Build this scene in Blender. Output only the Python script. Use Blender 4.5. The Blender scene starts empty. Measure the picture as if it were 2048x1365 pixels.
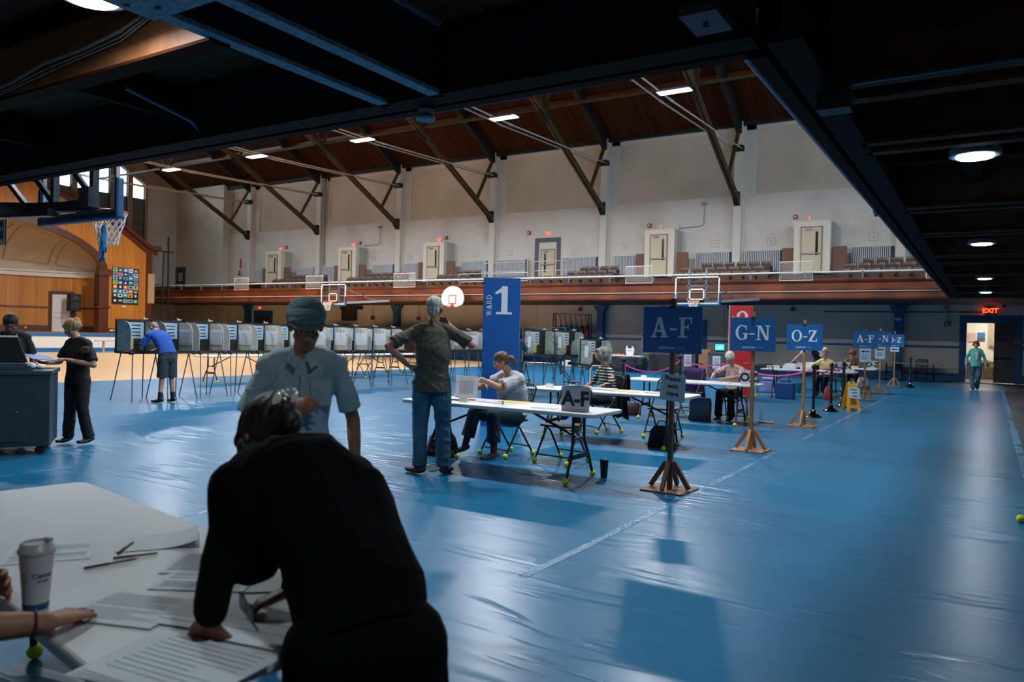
import bpy, bmesh, math, random
import numpy as np
from mathutils import Vector, Matrix, noise
S = bpy.context.scene
COL = S.collection
PI = math.pi

# ------------------------------------------------------------------ camera
cam_d = bpy.data.cameras.new('camera'); cam = bpy.data.objects.new('camera', cam_d); COL.objects.link(cam)
S.camera = cam
yaw, pitch, roll = 0.560103577, -0.00754643072, 0.0241460737
fw = Vector((-math.sin(yaw)*math.cos(pitch), math.cos(yaw)*math.cos(pitch), math.sin(pitch)))
r0 = Vector((math.cos(yaw), math.sin(yaw), 0)); u0 = r0.cross(fw)
rv = r0*math.cos(roll)+u0*math.sin(roll); uv = -r0*math.sin(roll)+u0*math.cos(roll)
cam.matrix_world = Matrix(((rv.x, uv.x, -fw.x, 0), (rv.y, uv.y, -fw.y, 0), (rv.z, uv.z, -fw.z, 1.5), (0, 0, 0, 1)))
cam_d.sensor_width = 36; cam_d.lens = 1524.12487*36/2048
cam_d.clip_start = .05; cam_d.clip_end = 200
cam_d.dof.use_dof = True; cam_d.dof.focus_distance = 8.5; cam_d.dof.aperture_fstop = 3.2

# ------------------------------------------------------------------ world, exposure
W = bpy.data.worlds.new('daylight'); S.world = W; W.use_nodes = True
bg = W.node_tree.nodes['Background']; bg.inputs[0].default_value = (.80, .90, 1, 1); bg.inputs[1].default_value = 6.0
vs = S.view_settings
vs.view_transform = 'Standard'; vs.look = 'None'; vs.gamma = 1; vs.use_curve_mapping = False
vs.exposure = 0.78
S.cycles.use_denoising = True
S.cycles.max_bounces = 7; S.cycles.diffuse_bounces = 4; S.cycles.glossy_bounces = 3; S.cycles.transmission_bounces = 4; S.cycles.transparent_max_bounces = 12
S.cycles.sample_clamp_indirect = 4
S.cycles.caustics_reflective = False; S.cycles.caustics_refractive = False
LAMP_W = 410.0

# ------------------------------------------------------------------ colours and materials
def hexc(h):
    h = h.lstrip('#'); c = [int(h[i:i+2], 16)/255 for i in (0, 2, 4)]
    return tuple((v/12.92 if v <= .04045 else ((v+.055)/1.055)**2.4) for v in c)+(1,)
MATS = {}
def nt(m): return m.node_tree.nodes, m.node_tree.links
def mat(name, h='#808080', rough=.6, metal=0, spec=.5, bump=None, var=None, emit=None, alpha=None, sheen=0):
    if name in MATS: return MATS[name]
    m = bpy.data.materials.new(name); m.use_nodes = True; N, L = nt(m); b = N['Principled BSDF']
    b.inputs['Base Color'].default_value = hexc(h); b.inputs['Roughness'].default_value = rough
    b.inputs['Metallic'].default_value = metal; b.inputs['Specular IOR Level'].default_value = spec
    if sheen: b.inputs['Sheen Weight'].default_value = sheen
    if emit: b.inputs['Emission Color'].default_value = hexc(emit[0]); b.inputs['Emission Strength'].default_value = emit[1]
    tc = N.new('ShaderNodeTexCoord')
    if var:
        n = N.new('ShaderNodeTexNoise'); n.inputs['Scale'].default_value = var[0]; n.inputs['Detail'].default_value = 4
        L.new(tc.outputs['Object'], n.inputs['Vector'])
        mx = N.new('ShaderNodeMix'); mx.data_type = 'RGBA'; mx.inputs[6].default_value = hexc(h); mx.inputs[7].default_value = hexc(var[1])
        mr = N.new('ShaderNodeMapRange'); mr.inputs[1].default_value = .35; mr.inputs[2].default_value = .68
        L.new(n.outputs[0], mr.inputs[0]); L.new(mr.outputs[0], mx.inputs[0]); L.new(mx.outputs[2], b.inputs['Base Color'])
    if bump:
        n = N.new('ShaderNodeTexNoise'); n.inputs['Scale'].default_value = bump[0]; n.inputs['Detail'].default_value = 5
        L.new(tc.outputs['Object'], n.inputs['Vector'])
        bp = N.new('ShaderNodeBump'); bp.inputs['Strength'].default_value = bump[1]; bp.inputs['Distance'].default_value = bump[2] if len(bump) > 2 else .01
        L.new(n.outputs[0], bp.inputs['Height']); L.new(bp.outputs[0], b.inputs['Normal'])
    MATS[name] = m; return m

def mathn(N, L, op, a, b=None, c=None):
    n = N.new('ShaderNodeMath'); n.operation = op
    for i, v in enumerate((a, b, c)):
        if v is None: continue
        if isinstance(v, (int, float)): n.inputs[i].default_value = v
        else: L.new(v, n.inputs[i])
    return n.outputs[0]
def boards(name, h1, h2, width, axis, rough=.5, gap=.06, grain='z', bump=.4, spec=.4):
    """boards laid side by side along `axis`; grain runs along `grain`"""
    m = bpy.data.materials.new(name); m.use_nodes = True; N, L = nt(m); b = N['Principled BSDF']
    tc = N.new('ShaderNodeTexCoord'); sp = N.new('ShaderNodeSeparateXYZ'); L.new(tc.outputs['Object'], sp.inputs[0])
    a = sp.outputs['xyz'.index(axis)]
    q = mathn(N, L, 'DIVIDE', a, width); fr = mathn(N, L, 'FRACT', q); fl = mathn(N, L, 'FLOOR', q)
    edge = mathn(N, L, 'LESS_THAN', fr, gap)
    wn = N.new('ShaderNodeTexWhiteNoise'); wn.noise_dimensions = '1D'; L.new(fl, wn.inputs['W'])
    mp = N.new('ShaderNodeMapping'); sc = [14, 14, 14]; sc['xyz'.index(grain)] = .8; mp.inputs['Scale'].default_value = sc
    L.new(tc.outputs['Object'], mp.inputs[0]); n = N.new('ShaderNodeTexNoise'); n.inputs['Scale'].default_value = 1.5; n.inputs['Detail'].default_value = 6
    L.new(mp.outputs[0], n.inputs['Vector'])
    f = mathn(N, L, 'MULTIPLY_ADD', wn.outputs[0], .55, mathn(N, L, 'MULTIPLY', n.outputs[0], .5))
    mx = N.new('ShaderNodeMix'); mx.data_type = 'RGBA'; mx.inputs[6].default_value = hexc(h1); mx.inputs[7].default_value = hexc(h2); L.new(f, mx.inputs[0])
    m2 = N.new('ShaderNodeMix'); m2.data_type = 'RGBA'; L.new(mx.outputs[2], m2.inputs[6]); m2.inputs[7].default_value = [v*.25 for v in hexc(h1)[:3]]+[1]
    L.new(mathn(N, L, 'MULTIPLY', edge, .7), m2.inputs[0]); L.new(m2.outputs[2], b.inputs['Base Color'])
    bp = N.new('ShaderNodeBump'); bp.inputs['Strength'].default_value = bump; bp.inputs['Distance'].default_value = .01
    L.new(mathn(N, L, 'SUBTRACT', 1, edge), bp.inputs['Height']); L.new(bp.outputs[0], b.inputs['Normal'])
    b.inputs['Roughness'].default_value = rough; b.inputs['Specular IOR Level'].default_value = spec; MATS[name] = m; return m
def brick(name, h, axis='x', stain='#8f8578', amt=.55):
    m = bpy.data.materials.new(name); m.use_nodes = True; N, L = nt(m); b = N['Principled BSDF']
    tc = N.new('ShaderNodeTexCoord'); sp = N.new('ShaderNodeSeparateXYZ'); L.new(tc.outputs['Object'], sp.inputs[0])
    cb = N.new('ShaderNodeCombineXYZ'); L.new(sp.outputs['xyz'.index(axis)], cb.inputs[0]); L.new(sp.outputs[2], cb.inputs[1])
    br = N.new('ShaderNodeTexBrick'); L.new(cb.outputs[0], br.inputs['Vector']); br.inputs['Scale'].default_value = 1
    br.inputs['Brick Width'].default_value = .24; br.inputs['Row Height'].default_value = .088; br.inputs['Mortar Size'].default_value = .012
    br.inputs['Color1'].default_value = hexc(h); br.inputs['Color2'].default_value = [v*.95 for v in hexc(h)[:3]]+[1]
    br.inputs['Mortar'].default_value = [v*.80 for v in hexc(h)[:3]]+[1]
    n = N.new('ShaderNodeTexNoise'); n.inputs['Scale'].default_value = .35; n.inputs['Detail'].default_value = 7; L.new(tc.outputs['Object'], n.inputs['Vector'])
    mr = N.new('ShaderNodeMapRange'); mr.inputs[1].default_value = .5; mr.inputs[2].default_value = .8; mr.inputs[4].default_value = amt; L.new(n.outputs[0], mr.inputs[0])
    mx = N.new('ShaderNodeMix'); mx.data_type = 'RGBA'; L.new(mr.outputs[0], mx.inputs[0]); L.new(br.outputs[0], mx.inputs[6]); mx.inputs[7].default_value = hexc(stain)
    L.new(mx.outputs[2], b.inputs['Base Color']); bp = N.new('ShaderNodeBump'); bp.inputs['Strength'].default_value = .25; bp.inputs['Distance'].default_value = .01; bp.invert = True
    L.new(br.outputs['Fac'], bp.inputs['Height']); L.new(bp.outputs[0], b.inputs['Normal']); b.inputs['Roughness'].default_value = .55
    MATS[name] = m; return m
def M(n): return MATS[n]

# ------------------------------------------------------------------ mesh builder
class MB:
    def __init__(s): s.v = []; s.f = []; s.mi = []; s.k = 0
    def add(s, V, F):
        o = len(s.v); s.v += [tuple(p) for p in V]; s.f += [tuple(i+o for i in f) for f in F]; s.mi += [s.k]*len(F); return s
    def box(s, c, d, rz=0, mtx=None):
        x, y, z = [q/2 for q in d]; P = [Vector((a, b, e)) for a in (-x, x) for b in (-y, y) for e in (-z, z)]
        R = mtx if mtx is not None else Matrix.Rotation(rz, 3, 'Z'); c = Vector(c)
        return s.add([R@p+c for p in P], [(0, 1, 3, 2), (4, 6, 7, 5), (0, 4, 5, 1), (2, 3, 7, 6), (0, 2, 6, 4), (1, 5, 7, 3)])
    def b2(s, a, b): return s.box([(p+q)/2 for p, q in zip(a, b)], [abs(q-p) for p, q in zip(a, b)])
    def bar(s, a, b, w, h=None, up=(0, 0, 1)):
        a = Vector(a); b = Vector(b); d = (b-a); l = d.length; d.normalize(); u = Vector(up)
        if abs(d.dot(u)) > .98: u = Vector((0, 1, 0))
        x = d.cross(u).normalized(); z = x.cross(d); R = Matrix((x, d, z)).transposed()
        return s.box((a+b)/2, (w, l, h or w), mtx=R)
    def tube(s, P, r, n=8, closed=False):
        P = [Vector(p) for p in P]; R = r if isinstance(r, (list, tuple)) else [r]*len(P); V = []; F = []; k = len(P); u = None
        for i, p in enumerate(P):
            if closed: t = P[(i+1) % k]-P[i-1]
            else: t = (P[min(i+1, k-1)]-P[max(i-1, 0)])
            t.normalize()
            if u is None:
                u = Vector((0, 0, 1)) if abs(t.z) < .9 else Vector((1, 0, 0))
            x = (u-t*u.dot(t)).normalized(); y = t.cross(x); u = x
            for j in range(n):
                a = 2*PI*j/n; V.append(p+(x*math.cos(a)+y*math.sin(a))*R[i])
        for i in range(k if closed else k-1):
            for j in range(n): F.append((i*n+j, i*n+(j+1) % n, ((i+1) % k)*n+(j+1) % n, ((i+1) % k)*n+j))
        if not closed: F += [tuple(range(n))[::-1], tuple(range((k-1)*n, k*n))]
        return s.add(V, F)
    def cyl(s, a, b, r, r2=None, n=16): return s.tube([a, b], [r, r if r2 is None else r2], n)
    def lathe(s, prof, c=(0, 0, 0), n=24):
        V = []; F = []; c = Vector(c)
        for r, z in prof:
            for j in range(n): a = 2*PI*j/n; V.append(c+Vector((r*math.cos(a), r*math.sin(a), z)))
        for i in range(len(prof)-1):
            for j in range(n): F.append((i*n+j, i*n+(j+1) % n, (i+1)*n+(j+1) % n, (i+1)*n+j))
        F += [tuple(range(n))[::-1], tuple(range((len(prof)-1)*n, len(prof)*n))]
        return s.add(V, F)
    def ell(s, c, r, R=None, n=12, m=8):
        c = Vector(c); r = (r, r, r) if isinstance(r, (int, float)) else r; V = [Vector((0, 0, -r[2]))]; F = []
        for i in range(1, m):
            t = -PI/2+PI*i/m
            for j in range(n): a = 2*PI*j/n; V.append(Vector((r[0]*math.cos(t)*math.cos(a), r[1]*math.cos(t)*math.sin(a), r[2]*math.sin(t))))
        V.append(Vector((0, 0, r[2])))
        for j in range(n): F.append((0, 1+(j+1) % n, 1+j)); F.append((len(V)-1, len(V)-1-n+j, len(V)-1-n+(j+1) % n))
        for i in range(m-2):
            for j in range(n): F.append((1+i*n+j, 1+i*n+(j+1) % n, 1+(i+1)*n+(j+1) % n, 1+(i+1)*n+j))
        return s.add([(R@v if R is not None else v)+c for v in V], F)
    def prism(s, poly, o, ux, uy, d):
        """polygon (2d) in plane o+ux*x+uy*y, thickness vector d"""
        o = Vector(o); ux = Vector(ux); uy = Vector(uy); d = Vector(d); n = len(poly)
        A = [o+ux*x+uy*y for x, y in poly]; V = A+[p+d for p in A]
        return s.add(V, [tuple(range(n))[::-1], tuple(range(n, 2*n))]+[(i, (i+1) % n, (i+1) % n+n, i+n) for i in range(n)])
    def loft(s, P, RR, side, n=16, flat=''):
        """closed elliptical tube with round ends; RR=(half width, half depth) per point; side = width direction(s)"""
        P = [Vector(p) for p in P]; k = len(P); V = []; F = []; rings = []
        for i, p in enumerate(P):
            t = (P[min(i+1, k-1)]-P[max(i-1, 0)]).normalized(); sd = Vector(side[i] if isinstance(side, list) else side)
            x = sd-t*sd.dot(t)
            if x.length < 1e-4: x = t.orthogonal()
            x.normalize(); y = t.cross(x); a, b = RR[i] if isinstance(RR[i], (tuple, list)) else (RR[i], RR[i])
            rings.append((p, t, x, y, a, b))
        full = []
        p, t, x, y, a, b = rings[0]; m = min(a, b)
        if 's' not in flat:
            for q in (.97, .8, .45): full.append((p-t*m*q, x, y, a*math.sqrt(1-q*q), b*math.sqrt(1-q*q)))
        full += [(r[0], r[2], r[3], r[4], r[5]) for r in rings]
        p, t, x, y, a, b = rings[-1]; m = min(a, b)
        if 'e' not in flat:
            for q in (.45, .8, .97): full.append((p+t*m*q, x, y, a*math.sqrt(1-q*q), b*math.sqrt(1-q*q)))
        for p, x, y, a, b in full:
            for j in range(n): g = 2*PI*j/n; V.append(p+x*a*math.cos(g)+y*b*math.sin(g))
        for i in range(len(full)-1):
            for j in range(n): F.append((i*n+j, i*n+(j+1) % n, (i+1)*n+(j+1) % n, (i+1)*n+j))
        F += [tuple(range(n))[::-1], tuple(range((len(full)-1)*n, len(full)*n))]
        return s.add(V, F)
    def build(s, name, m=None, parent=None, smooth=False, bevel=0, loc=None):
        me = bpy.data.meshes.new(name); me.from_pydata(s.v, [], s.f)
        for x in (m if isinstance(m, (list, tuple)) else [m]):
            if x: me.materials.append(M(x) if isinstance(x, str) else x)
        if any(s.mi): me.polygons.foreach_set('material_index', s.mi)
        bm = bmesh.new(); bm.from_mesh(me); bmesh.ops.recalc_face_normals(bm, faces=bm.faces); bm.to_mesh(me); bm.free()
        if smooth: me.polygons.foreach_set('use_smooth', [True]*len(me.polygons))
        o = bpy.data.objects.new(name, me); COL.objects.link(o)
        if parent: o.parent = parent
        if loc: o.location = loc
        if bevel:
            b = o.modifiers.new('bevel', 'BEVEL'); b.width = bevel; b.segments = 2; b.limit_method = 'ANGLE'
        if smooth and not bevel:
            sm = me
            try: sm.set_sharp_from_angle(angle=math.radians(50))
            except Exception: pass
        return o
def tag(o, label=None, cat=None, group=None, kind=None):
    for k, v in (('label', label), ('category', cat), ('group', group), ('kind', kind)):
        if v: o[k] = v
    return o
def thing(name, label, cat, loc=(0, 0, 0), rz=0, group=None):
    o = bpy.data.objects.new(name, None); COL.objects.link(o); o.location = loc; o.rotation_euler = (0, 0, rz); o.empty_display_size = .1
    return tag(o, label, cat, group)
def kids(o): return [c for c in bpy.data.objects if c.parent == o]
TREES = {}
def dup(o, loc=None, rz=None, label=None, group=None):
    if o.name not in TREES: TREES[o.name] = [(c, kids(c)) for c in kids(o)]
    r = o.copy(); COL.objects.link(r)
    if loc is not None: r.location = loc
    if rz is not None: r.rotation_euler = (0, 0, rz)
    if label: r['label'] = label
    if group: r['group'] = group
    for c, gs in TREES[o.name]:
        d = c.copy(); COL.objects.link(d); d.parent = r
        for g in gs: e = g.copy(); COL.objects.link(e); e.parent = d
    return r
def struct(name, mb, m, **k): return tag(mb.build(name, m, **k), kind='structure')
def text(name, s, size, m, parent, mtx, depth=.001, bold=0, spacing=1, align='CENTER'):
    c = bpy.data.curves.new(name, 'FONT'); c.body = s; c.size = size; c.extrude = depth; c.offset = bold; c.align_x = align; c.align_y = 'CENTER'; c.space_character = spacing; c.resolution_u = 3
    t = bpy.data.objects.new(name, c); COL.objects.link(t); dg = bpy.context.evaluated_depsgraph_get()
    me = bpy.data.meshes.new_from_object(t.evaluated_get(dg)); bpy.data.objects.remove(t); bpy.data.curves.remove(c)
    me.transform(mtx); me.materials.clear(); me.materials.append(M(m)); o = bpy.data.objects.new(name, me); COL.objects.link(o)
    if parent: o.parent = parent
    return o
def plane_mtx(o, right, up):
    r = Vector(right).normalized(); u = Vector(up).normalized(); n = r.cross(u)
    return Matrix(((r.x, u.x, n.x, o[0]), (r.y, u.y, n.y, o[1]), (r.z, u.z, n.z, o[2]), (0, 0, 0, 1)))
# slab serif glyphs from strokes, unit cap height
def arc(cx, cy, rx, ry, a0, a1, n=24): return [(cx+rx*math.cos(math.radians(a0+(a1-a0)*i/n)), cy+ry*math.sin(math.radians(a0+(a1-a0)*i/n))) for i in range(n+1)]
def ring(cx, cy, rx, ry, tx, ty, a0, a1, n=28):
    """crescent stroke, thick at the sides (tx) and thin at top and bottom (ty)"""
    Q = []
    for i in range(n):
        b = [math.radians(a0+(a1-a0)*(i+k)/n) for k in (0, 1)]
        Q.append([(cx+rx*math.cos(b[0]), cy+ry*math.sin(b[0])), (cx+rx*math.cos(b[1]), cy+ry*math.sin(b[1])), (cx+(rx-tx)*math.cos(b[1]), cy+(ry-ty)*math.sin(b[1])), (cx+(rx-tx)*math.cos(b[0]), cy+(ry-ty)*math.sin(b[0]))])
    return Q
def R4(x0, y0, x1, y1): return [(x0, y0), (x1, y0), (x1, y1), (x0, y1)]
GL = {
 'A': (.86, [[(.05, 0), (.15, 0), (.45, 1), (.33, 1)], [(.31, 1), (.50, 1), (.82, 0), (.60, 0)], R4(.2, .28, .62, .37), R4(-.03, 0, .28, .08), R4(.5, 0, .89, .08)]),
 'F': (.74, [R4(.12, 0, .31, 1), R4(0, 0, .46, .08), R4(0, .92, .7, 1), R4(.3, .47, .52, .56), [(.62, .7), (.7, .7), (.7, 1), (.6, 1)], R4(.46, .38, .53, .65)]),
 'G': (.86, ring(.44, .5, .44, .52, .19, .08, 50, 330)+[R4(.6, .05, .79, .44), R4(.5, .38, .88, .46), R4(.7, .66, .77, .98)]),
 'N': (.95, [R4(.12, 0, .22, 1), R4(.73, 0, .83, 1), [(.12, 1), (.32, 1), (.83, 0), (.64, 0)], R4(0, 0, .34, .07), R4(0, .93, .3, 1), R4(.61, .93, .95, 1)]),
 'O': (.88, ring(.44, .5, .44, .52, .18, .07, 0, 360)),
 'Z': (.74, [R4(.03, .91, .7, 1), R4(.02, 0, .72, .09), [(.02, .05), (.24, .05), (.7, .95), (.48, .95)], R4(.03, .7, .1, 1), R4(.65, 0, .72, .3)]),
 '-': (.42, [R4(.04, .36, .38, .46)]),
 '1': (.6, [R4(.22, 0, .44, 1), R4(.04, 0, .6, .08), [(.0, .78), (.24, .84), (.44, 1), (.30, 1)], [(.0, .7), (.0, .78), (.24, .86), (.24, .78)]]),
 '2': (.7, ring(.34, .7, .32, .3, .16, .08, -10, 165)+[[(.62, .66), (.46, .62), (.02, .08), (.2, .08)], R4(.02, 0, .66, .16), R4(.6, 0, .67, .26), arc(.1, .72, .09, .09, 0, 360, 12)]),
 'W': (1.2, [[(.1, 1), (.26, 1), (.45, 0), (.35, 0)], [(.35, 0), (.43, 0), (.65, 1), (.57, 1)], [(.52, 1), (.68, 1), (.87, 0), (.77, 0)], [(.77, 0), (.84, 0), (1.09, 1), (1.01, 1)], R4(0, .95, .34, 1), R4(.46, .95, .76, 1), R4(.92, .95, 1.18, 1)]),
 'R': (.86, [R4(.12, 0, .26, 1), R4(.02, 0, .38, .05), R4(.02, .95, .4, 1), R4(.26, .46, .42, .53)]+ring(.38, .735, .3, .265, .13, .06, -90, 90)+[[(.4, .5), (.55, .48), (.86, 0), (.68, 0)]]),
 'D': (.9, [R4(.12, 0, .26, 1), R4(.02, 0, .4, .06), R4(.02, .94, .4, 1)]+ring(.36, .5, .46, .5, .15, .06, -90, 90)),
}
def glyphs(mb, s, o, ux, uy, h, d, gap=.06, center=True):
    ux = Vector(ux); uy = Vector(uy); w = sum(GL[c][0]+gap for c in s)-gap; x = -w/2*h if center else 0
    for c in s:
        for i, q in enumerate(GL[c][1]): mb.prism([(x+a*h, b*h) for a, b in q], Vector(o)+Vector(d)*(.02*(i % 4)), ux, uy, d)
        x += (GL[c][0]+gap)*h
def rrect(w, h, r, n=5, cx=0, cy=0):
    P = []
    for sx, sy, a in ((1, 1, 0), (-1, 1, 90), (-1, -1, 180), (1, -1, 270)):
        for i in range(n+1): t = math.radians(a+90*i/n); P.append((cx+sx*(w/2-r)+r*math.cos(t), cy+sy*(h/2-r)+r*math.sin(t)))
    return P
# ------------------------------------------------------------------ materials of the place
mat('white_paint', '#d9d2c8', .55); mat('blue_paint', '#0b609c', .45, var=(2, '#09558a')); mat('plaster', '#d9cbb8', .8, var=(.4, '#c6b6a2'), bump=(3, .15))
brick('brick_far', '#e2dbd2', 'x'); brick('brick_end', '#c9bfae', 'y'); brick('brick_near', '#b9b2a8', 'x')
mat('plaster_tan', '#b39a82', .8, var=(.5, '#9c8570')); mat('grey_trim', '#5b5c63', .6); mat('cream_door', '#cfbfa4', .5); mat('cream_frame', '#ddd6c6', .5)
mat('steel_olive', '#463a28', .6, spec=.25, var=(3, '#57482e')); mat('steel_dark', '#1d1e21', .6, spec=.2, var=(4, '#33302c')); mat('steel_blue', '#7f98a8', .6, spec=.2, var=(30, '#5d717e')); mat('steel_edge', '#1e1410', .7, spec=.06)
mat('iron', '#17191c', .5, metal=.3); mat('chrome', '#b9bcc0', .25, metal=1); mat('wood_dark', '#33180d', .7, spec=.03, var=(5, '#3d1e10'), bump=(8, .2)); mat('wood_cut', '#5a2c17', .4)
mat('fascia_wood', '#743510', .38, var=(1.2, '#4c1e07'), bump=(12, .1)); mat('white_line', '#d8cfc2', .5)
boards('panel_wood', '#a9601c', '#c98535', .09, 'y', rough=.42, gap=.05, grain='z', bump=.2)
boards('roof_boards', '#26110a', '#4a2714', .14, 'x', rough=.7, gap=.07, grain='y', spec=.1)
boards('gallery_boards', '#55301f', '#7d4d38', .075, 'x', rough=.5, gap=.16, grain='y', bump=1, spec=.15)
boards('court', '#c79a68', '#dcb07e', .057, 'x', rough=.3, gap=.03, grain='y', bump=.05)
mat('concrete', '#34363a', .5, var=(1.5, '#26282b')); mat('lamp_glow', '#ffffff', .5, emit=('#eef4ff', 22)); mat('lamp_round', '#ffffff', .5, emit=('#d9f2ff', 14))
mat('lamp_housing', '#8a8d90', .4, metal=.3); mat('tape_worn', '#1f6c9a', .22, var=(3.5, '#5f8fae'), bump=(40, .8)); mat('red_box', '#a32a20', .4); mat('exit_white', '#e0dad4', .5)
mat('exit_glow', '#ff3a20', .5, emit=('#ff3a1c', 2.2)); mat('exit_pale', '#ff8a70', .5, emit=('#ff5a40', .7)); mat('black_rubber', '#101012', .6)

# blue vinyl sheet: glossy, with creases that run across the aisle
m = bpy.data.materials.new('blue_vinyl'); m.use_nodes = True; MATS['blue_vinyl'] = m; N, L = nt(m); b = N['Principled BSDF']
tc = N.new('ShaderNodeTexCoord')
n1 = N.new('ShaderNodeTexNoise'); n1.inputs['Scale'].default_value = .7; n1.inputs['Detail'].default_value = 3; L.new(tc.outputs['Object'], n1.inputs['Vector'])
mx = N.new('ShaderNodeMix'); mx.data_type = 'RGBA'; L.new(n1.outputs[0], mx.inputs[0]); mx.inputs[6].default_value = hexc('#0a587f'); mx.inputs[7].default_value = hexc('#146a92'); L.new(mx.outputs[2], b.inputs['Base Color'])
mp = N.new('ShaderNodeMapping'); mp.inputs['Scale'].default_value = (.55, 3.2, 1); mp.inputs['Rotation'].default_value = (0, 0, .12); L.new(tc.outputs['Object'], mp.inputs[0])
n2 = N.new('ShaderNodeTexNoise'); n2.inputs['Scale'].default_value = 1.1; n2.inputs['Detail'].default_value = 2; n2.inputs['Distortion'].default_value = .6; L.new(mp.outputs[0], n2.inputs['Vector'])
rdg = mathn(N, L, 'SUBTRACT', 1, mathn(N, L, 'MULTIPLY', mathn(N, L, 'ABSOLUTE', mathn(N, L, 'SUBTRACT', n2.outputs[0], .52)), 14)); rdg = mathn(N, L, 'MAXIMUM', rdg, 0)
n4 = N.new('ShaderNodeTexNoise'); n4.inputs['Scale'].default_value = .9; L.new(tc.outputs['Object'], n4.inputs['Vector'])
rdg = mathn(N, L, 'MULTIPLY', rdg, mathn(N, L, 'MAXIMUM', mathn(N, L, 'MULTIPLY', mathn(N, L, 'SUBTRACT', n4.outputs[0], .45), 7), 0))
n3 = N.new('ShaderNodeTexNoise'); n3.inputs['Scale'].default_value = 5; n3.inputs['Detail'].default_value = 4; L.new(tc.outputs['Object'], n3.inputs['Vector'])
h = mathn(N, L, 'MULTIPLY_ADD', n3.outputs[0], .35, mathn(N, L, 'MULTIPLY', rdg, 1.0)); h = mathn(N, L, 'MULTIPLY_ADD', n2.outputs[0], .9, h)
bp = N.new('ShaderNodeBump'); bp.inputs['Strength'].default_value = .55; bp.inputs['Distance'].default_value = .008; L.new(h, bp.inputs['Height']); L.new(bp.outputs[0], b.inputs['Normal'])
b.inputs['Roughness'].default_value = .31; b.inputs['Specular IOR Level'].default_value = .34

# glass
def glass(name, tint=(1, 1, 1), gl=.08, rough=.02, mixc=.0):
    m = bpy.data.materials.new(name); m.use_nodes = True; N, L = nt(m); N.remove(N['Principled BSDF']); o = N['Material Output']
    t = N.new('ShaderNodeBsdfTransparent'); t.inputs[0].default_value = (*tint, 1); g = N.new('ShaderNodeBsdfGlossy'); g.inputs['Roughness'].default_value = rough
    mx = N.new('ShaderNodeMixShader'); mx.inputs[0].default_value = gl; L.new(t.outputs[0], mx.inputs[1]); L.new(g.outputs[0], mx.inputs[2]); L.new(mx.outputs[0], o.inputs[0]); MATS[name] = m
glass('pane_glass', (.93, .97, 1)); glass('board_glass', (.86, .93, .95), .06); glass('plastic_clear', (.88, .9, .92), .12, .15)

XE, XR, YN, YF = -54.3, 4.0, -1.2, 37.17        # end wall, right wall, near wall, far wall
EAVE, SL, YC = 11.9, .565, 18.35
def roofz(y): return EAVE+(YF-YC-abs(y-YC))*SL if True else 0

# ------------------------------------------------------------------ floors
f = MB(); f.b2((XE, YN, -.12), (-20.3, YF, -.004)); struct('floor', f, 'court')
f = MB(); f.b2((.42, YN, -.12), (XR, YF, -.004)); struct('floor', f, 'concrete')
f = MB(); f.b2((-20.3, YN, -.12), (.42, YF, 0)); struct('floor', f, 'blue_vinyl')
f = MB(); f.b2((-2, YF+.3, -.12), (3, 41.5, -.002)); struct('floor', f, mat('terrazzo', '#8d8375', .3))
for x, w in ((-2.42, .032), (-5.39, .028), (-8.15, .028), (-11.1, .028), (-14.0, .028), (-17.0, .028)):
    random.seed(int(-x*10)); y = YN+.1; T = thing('floor_tape', 'worn floor tape strip, '+{-2.42: 'the widest one, running beside the wooden sign posts', -5.39: 'the one under the left ends of the check-in tables', -8.15: 'the first one left of the man in the green shirt', -11.1: 'the one between the blonde woman and the booths', -14.0: 'the one along the feet of the grey booths', -17.0: 'the one behind the grey booths'}[x], 'tape', (0, 0, 0), 0, 'tape strips joining the floor sheets')
    while y < 36.9:
        l = random.uniform(.6, 3.2); gap = random.uniform(.0, .25)+(random.random() < .45)*random.uniform(0, 2.5)*(w < .04)
        P = [(y+l*i/6, random.uniform(-.006, .006)) for i in range(7)]
        t = MB(); t.prism([(x-w+e, a) for a, e in P]+[(x+w+e, a) for a, e in P[::-1]], (0, 0, .0005), (1, 0, 0), (0, 1, 0), (0, 0, .0012)); t.build('tape_piece', 'tape_worn', T); y += l+gap
T = thing('floor_tape', 'worn tape edge where the blue sheet meets the dark floor by the exit', 'tape', (0, 0, 0), 0, 'tape strips joining the floor sheets'); y = 3
random.seed(5)
while y < 35:
    l = random.uniform(1, 3); t = MB(); t.b2((.36+random.uniform(-.01, .01), y, .0005), (.45+random.uniform(-.01, .01), y+l, .002)); t.build('tape_piece', 'tape_worn', T); y += l+random.uniform(0, .15)
t = MB(); t.box((-.55, 36.6, .006), (2.0, .8, .012)); tag(t.build('door_mat', mat('mat_brown', '#3a3230', .9)), 'dark mat on the floor in front of the exit doorway', 'mat')

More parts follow.
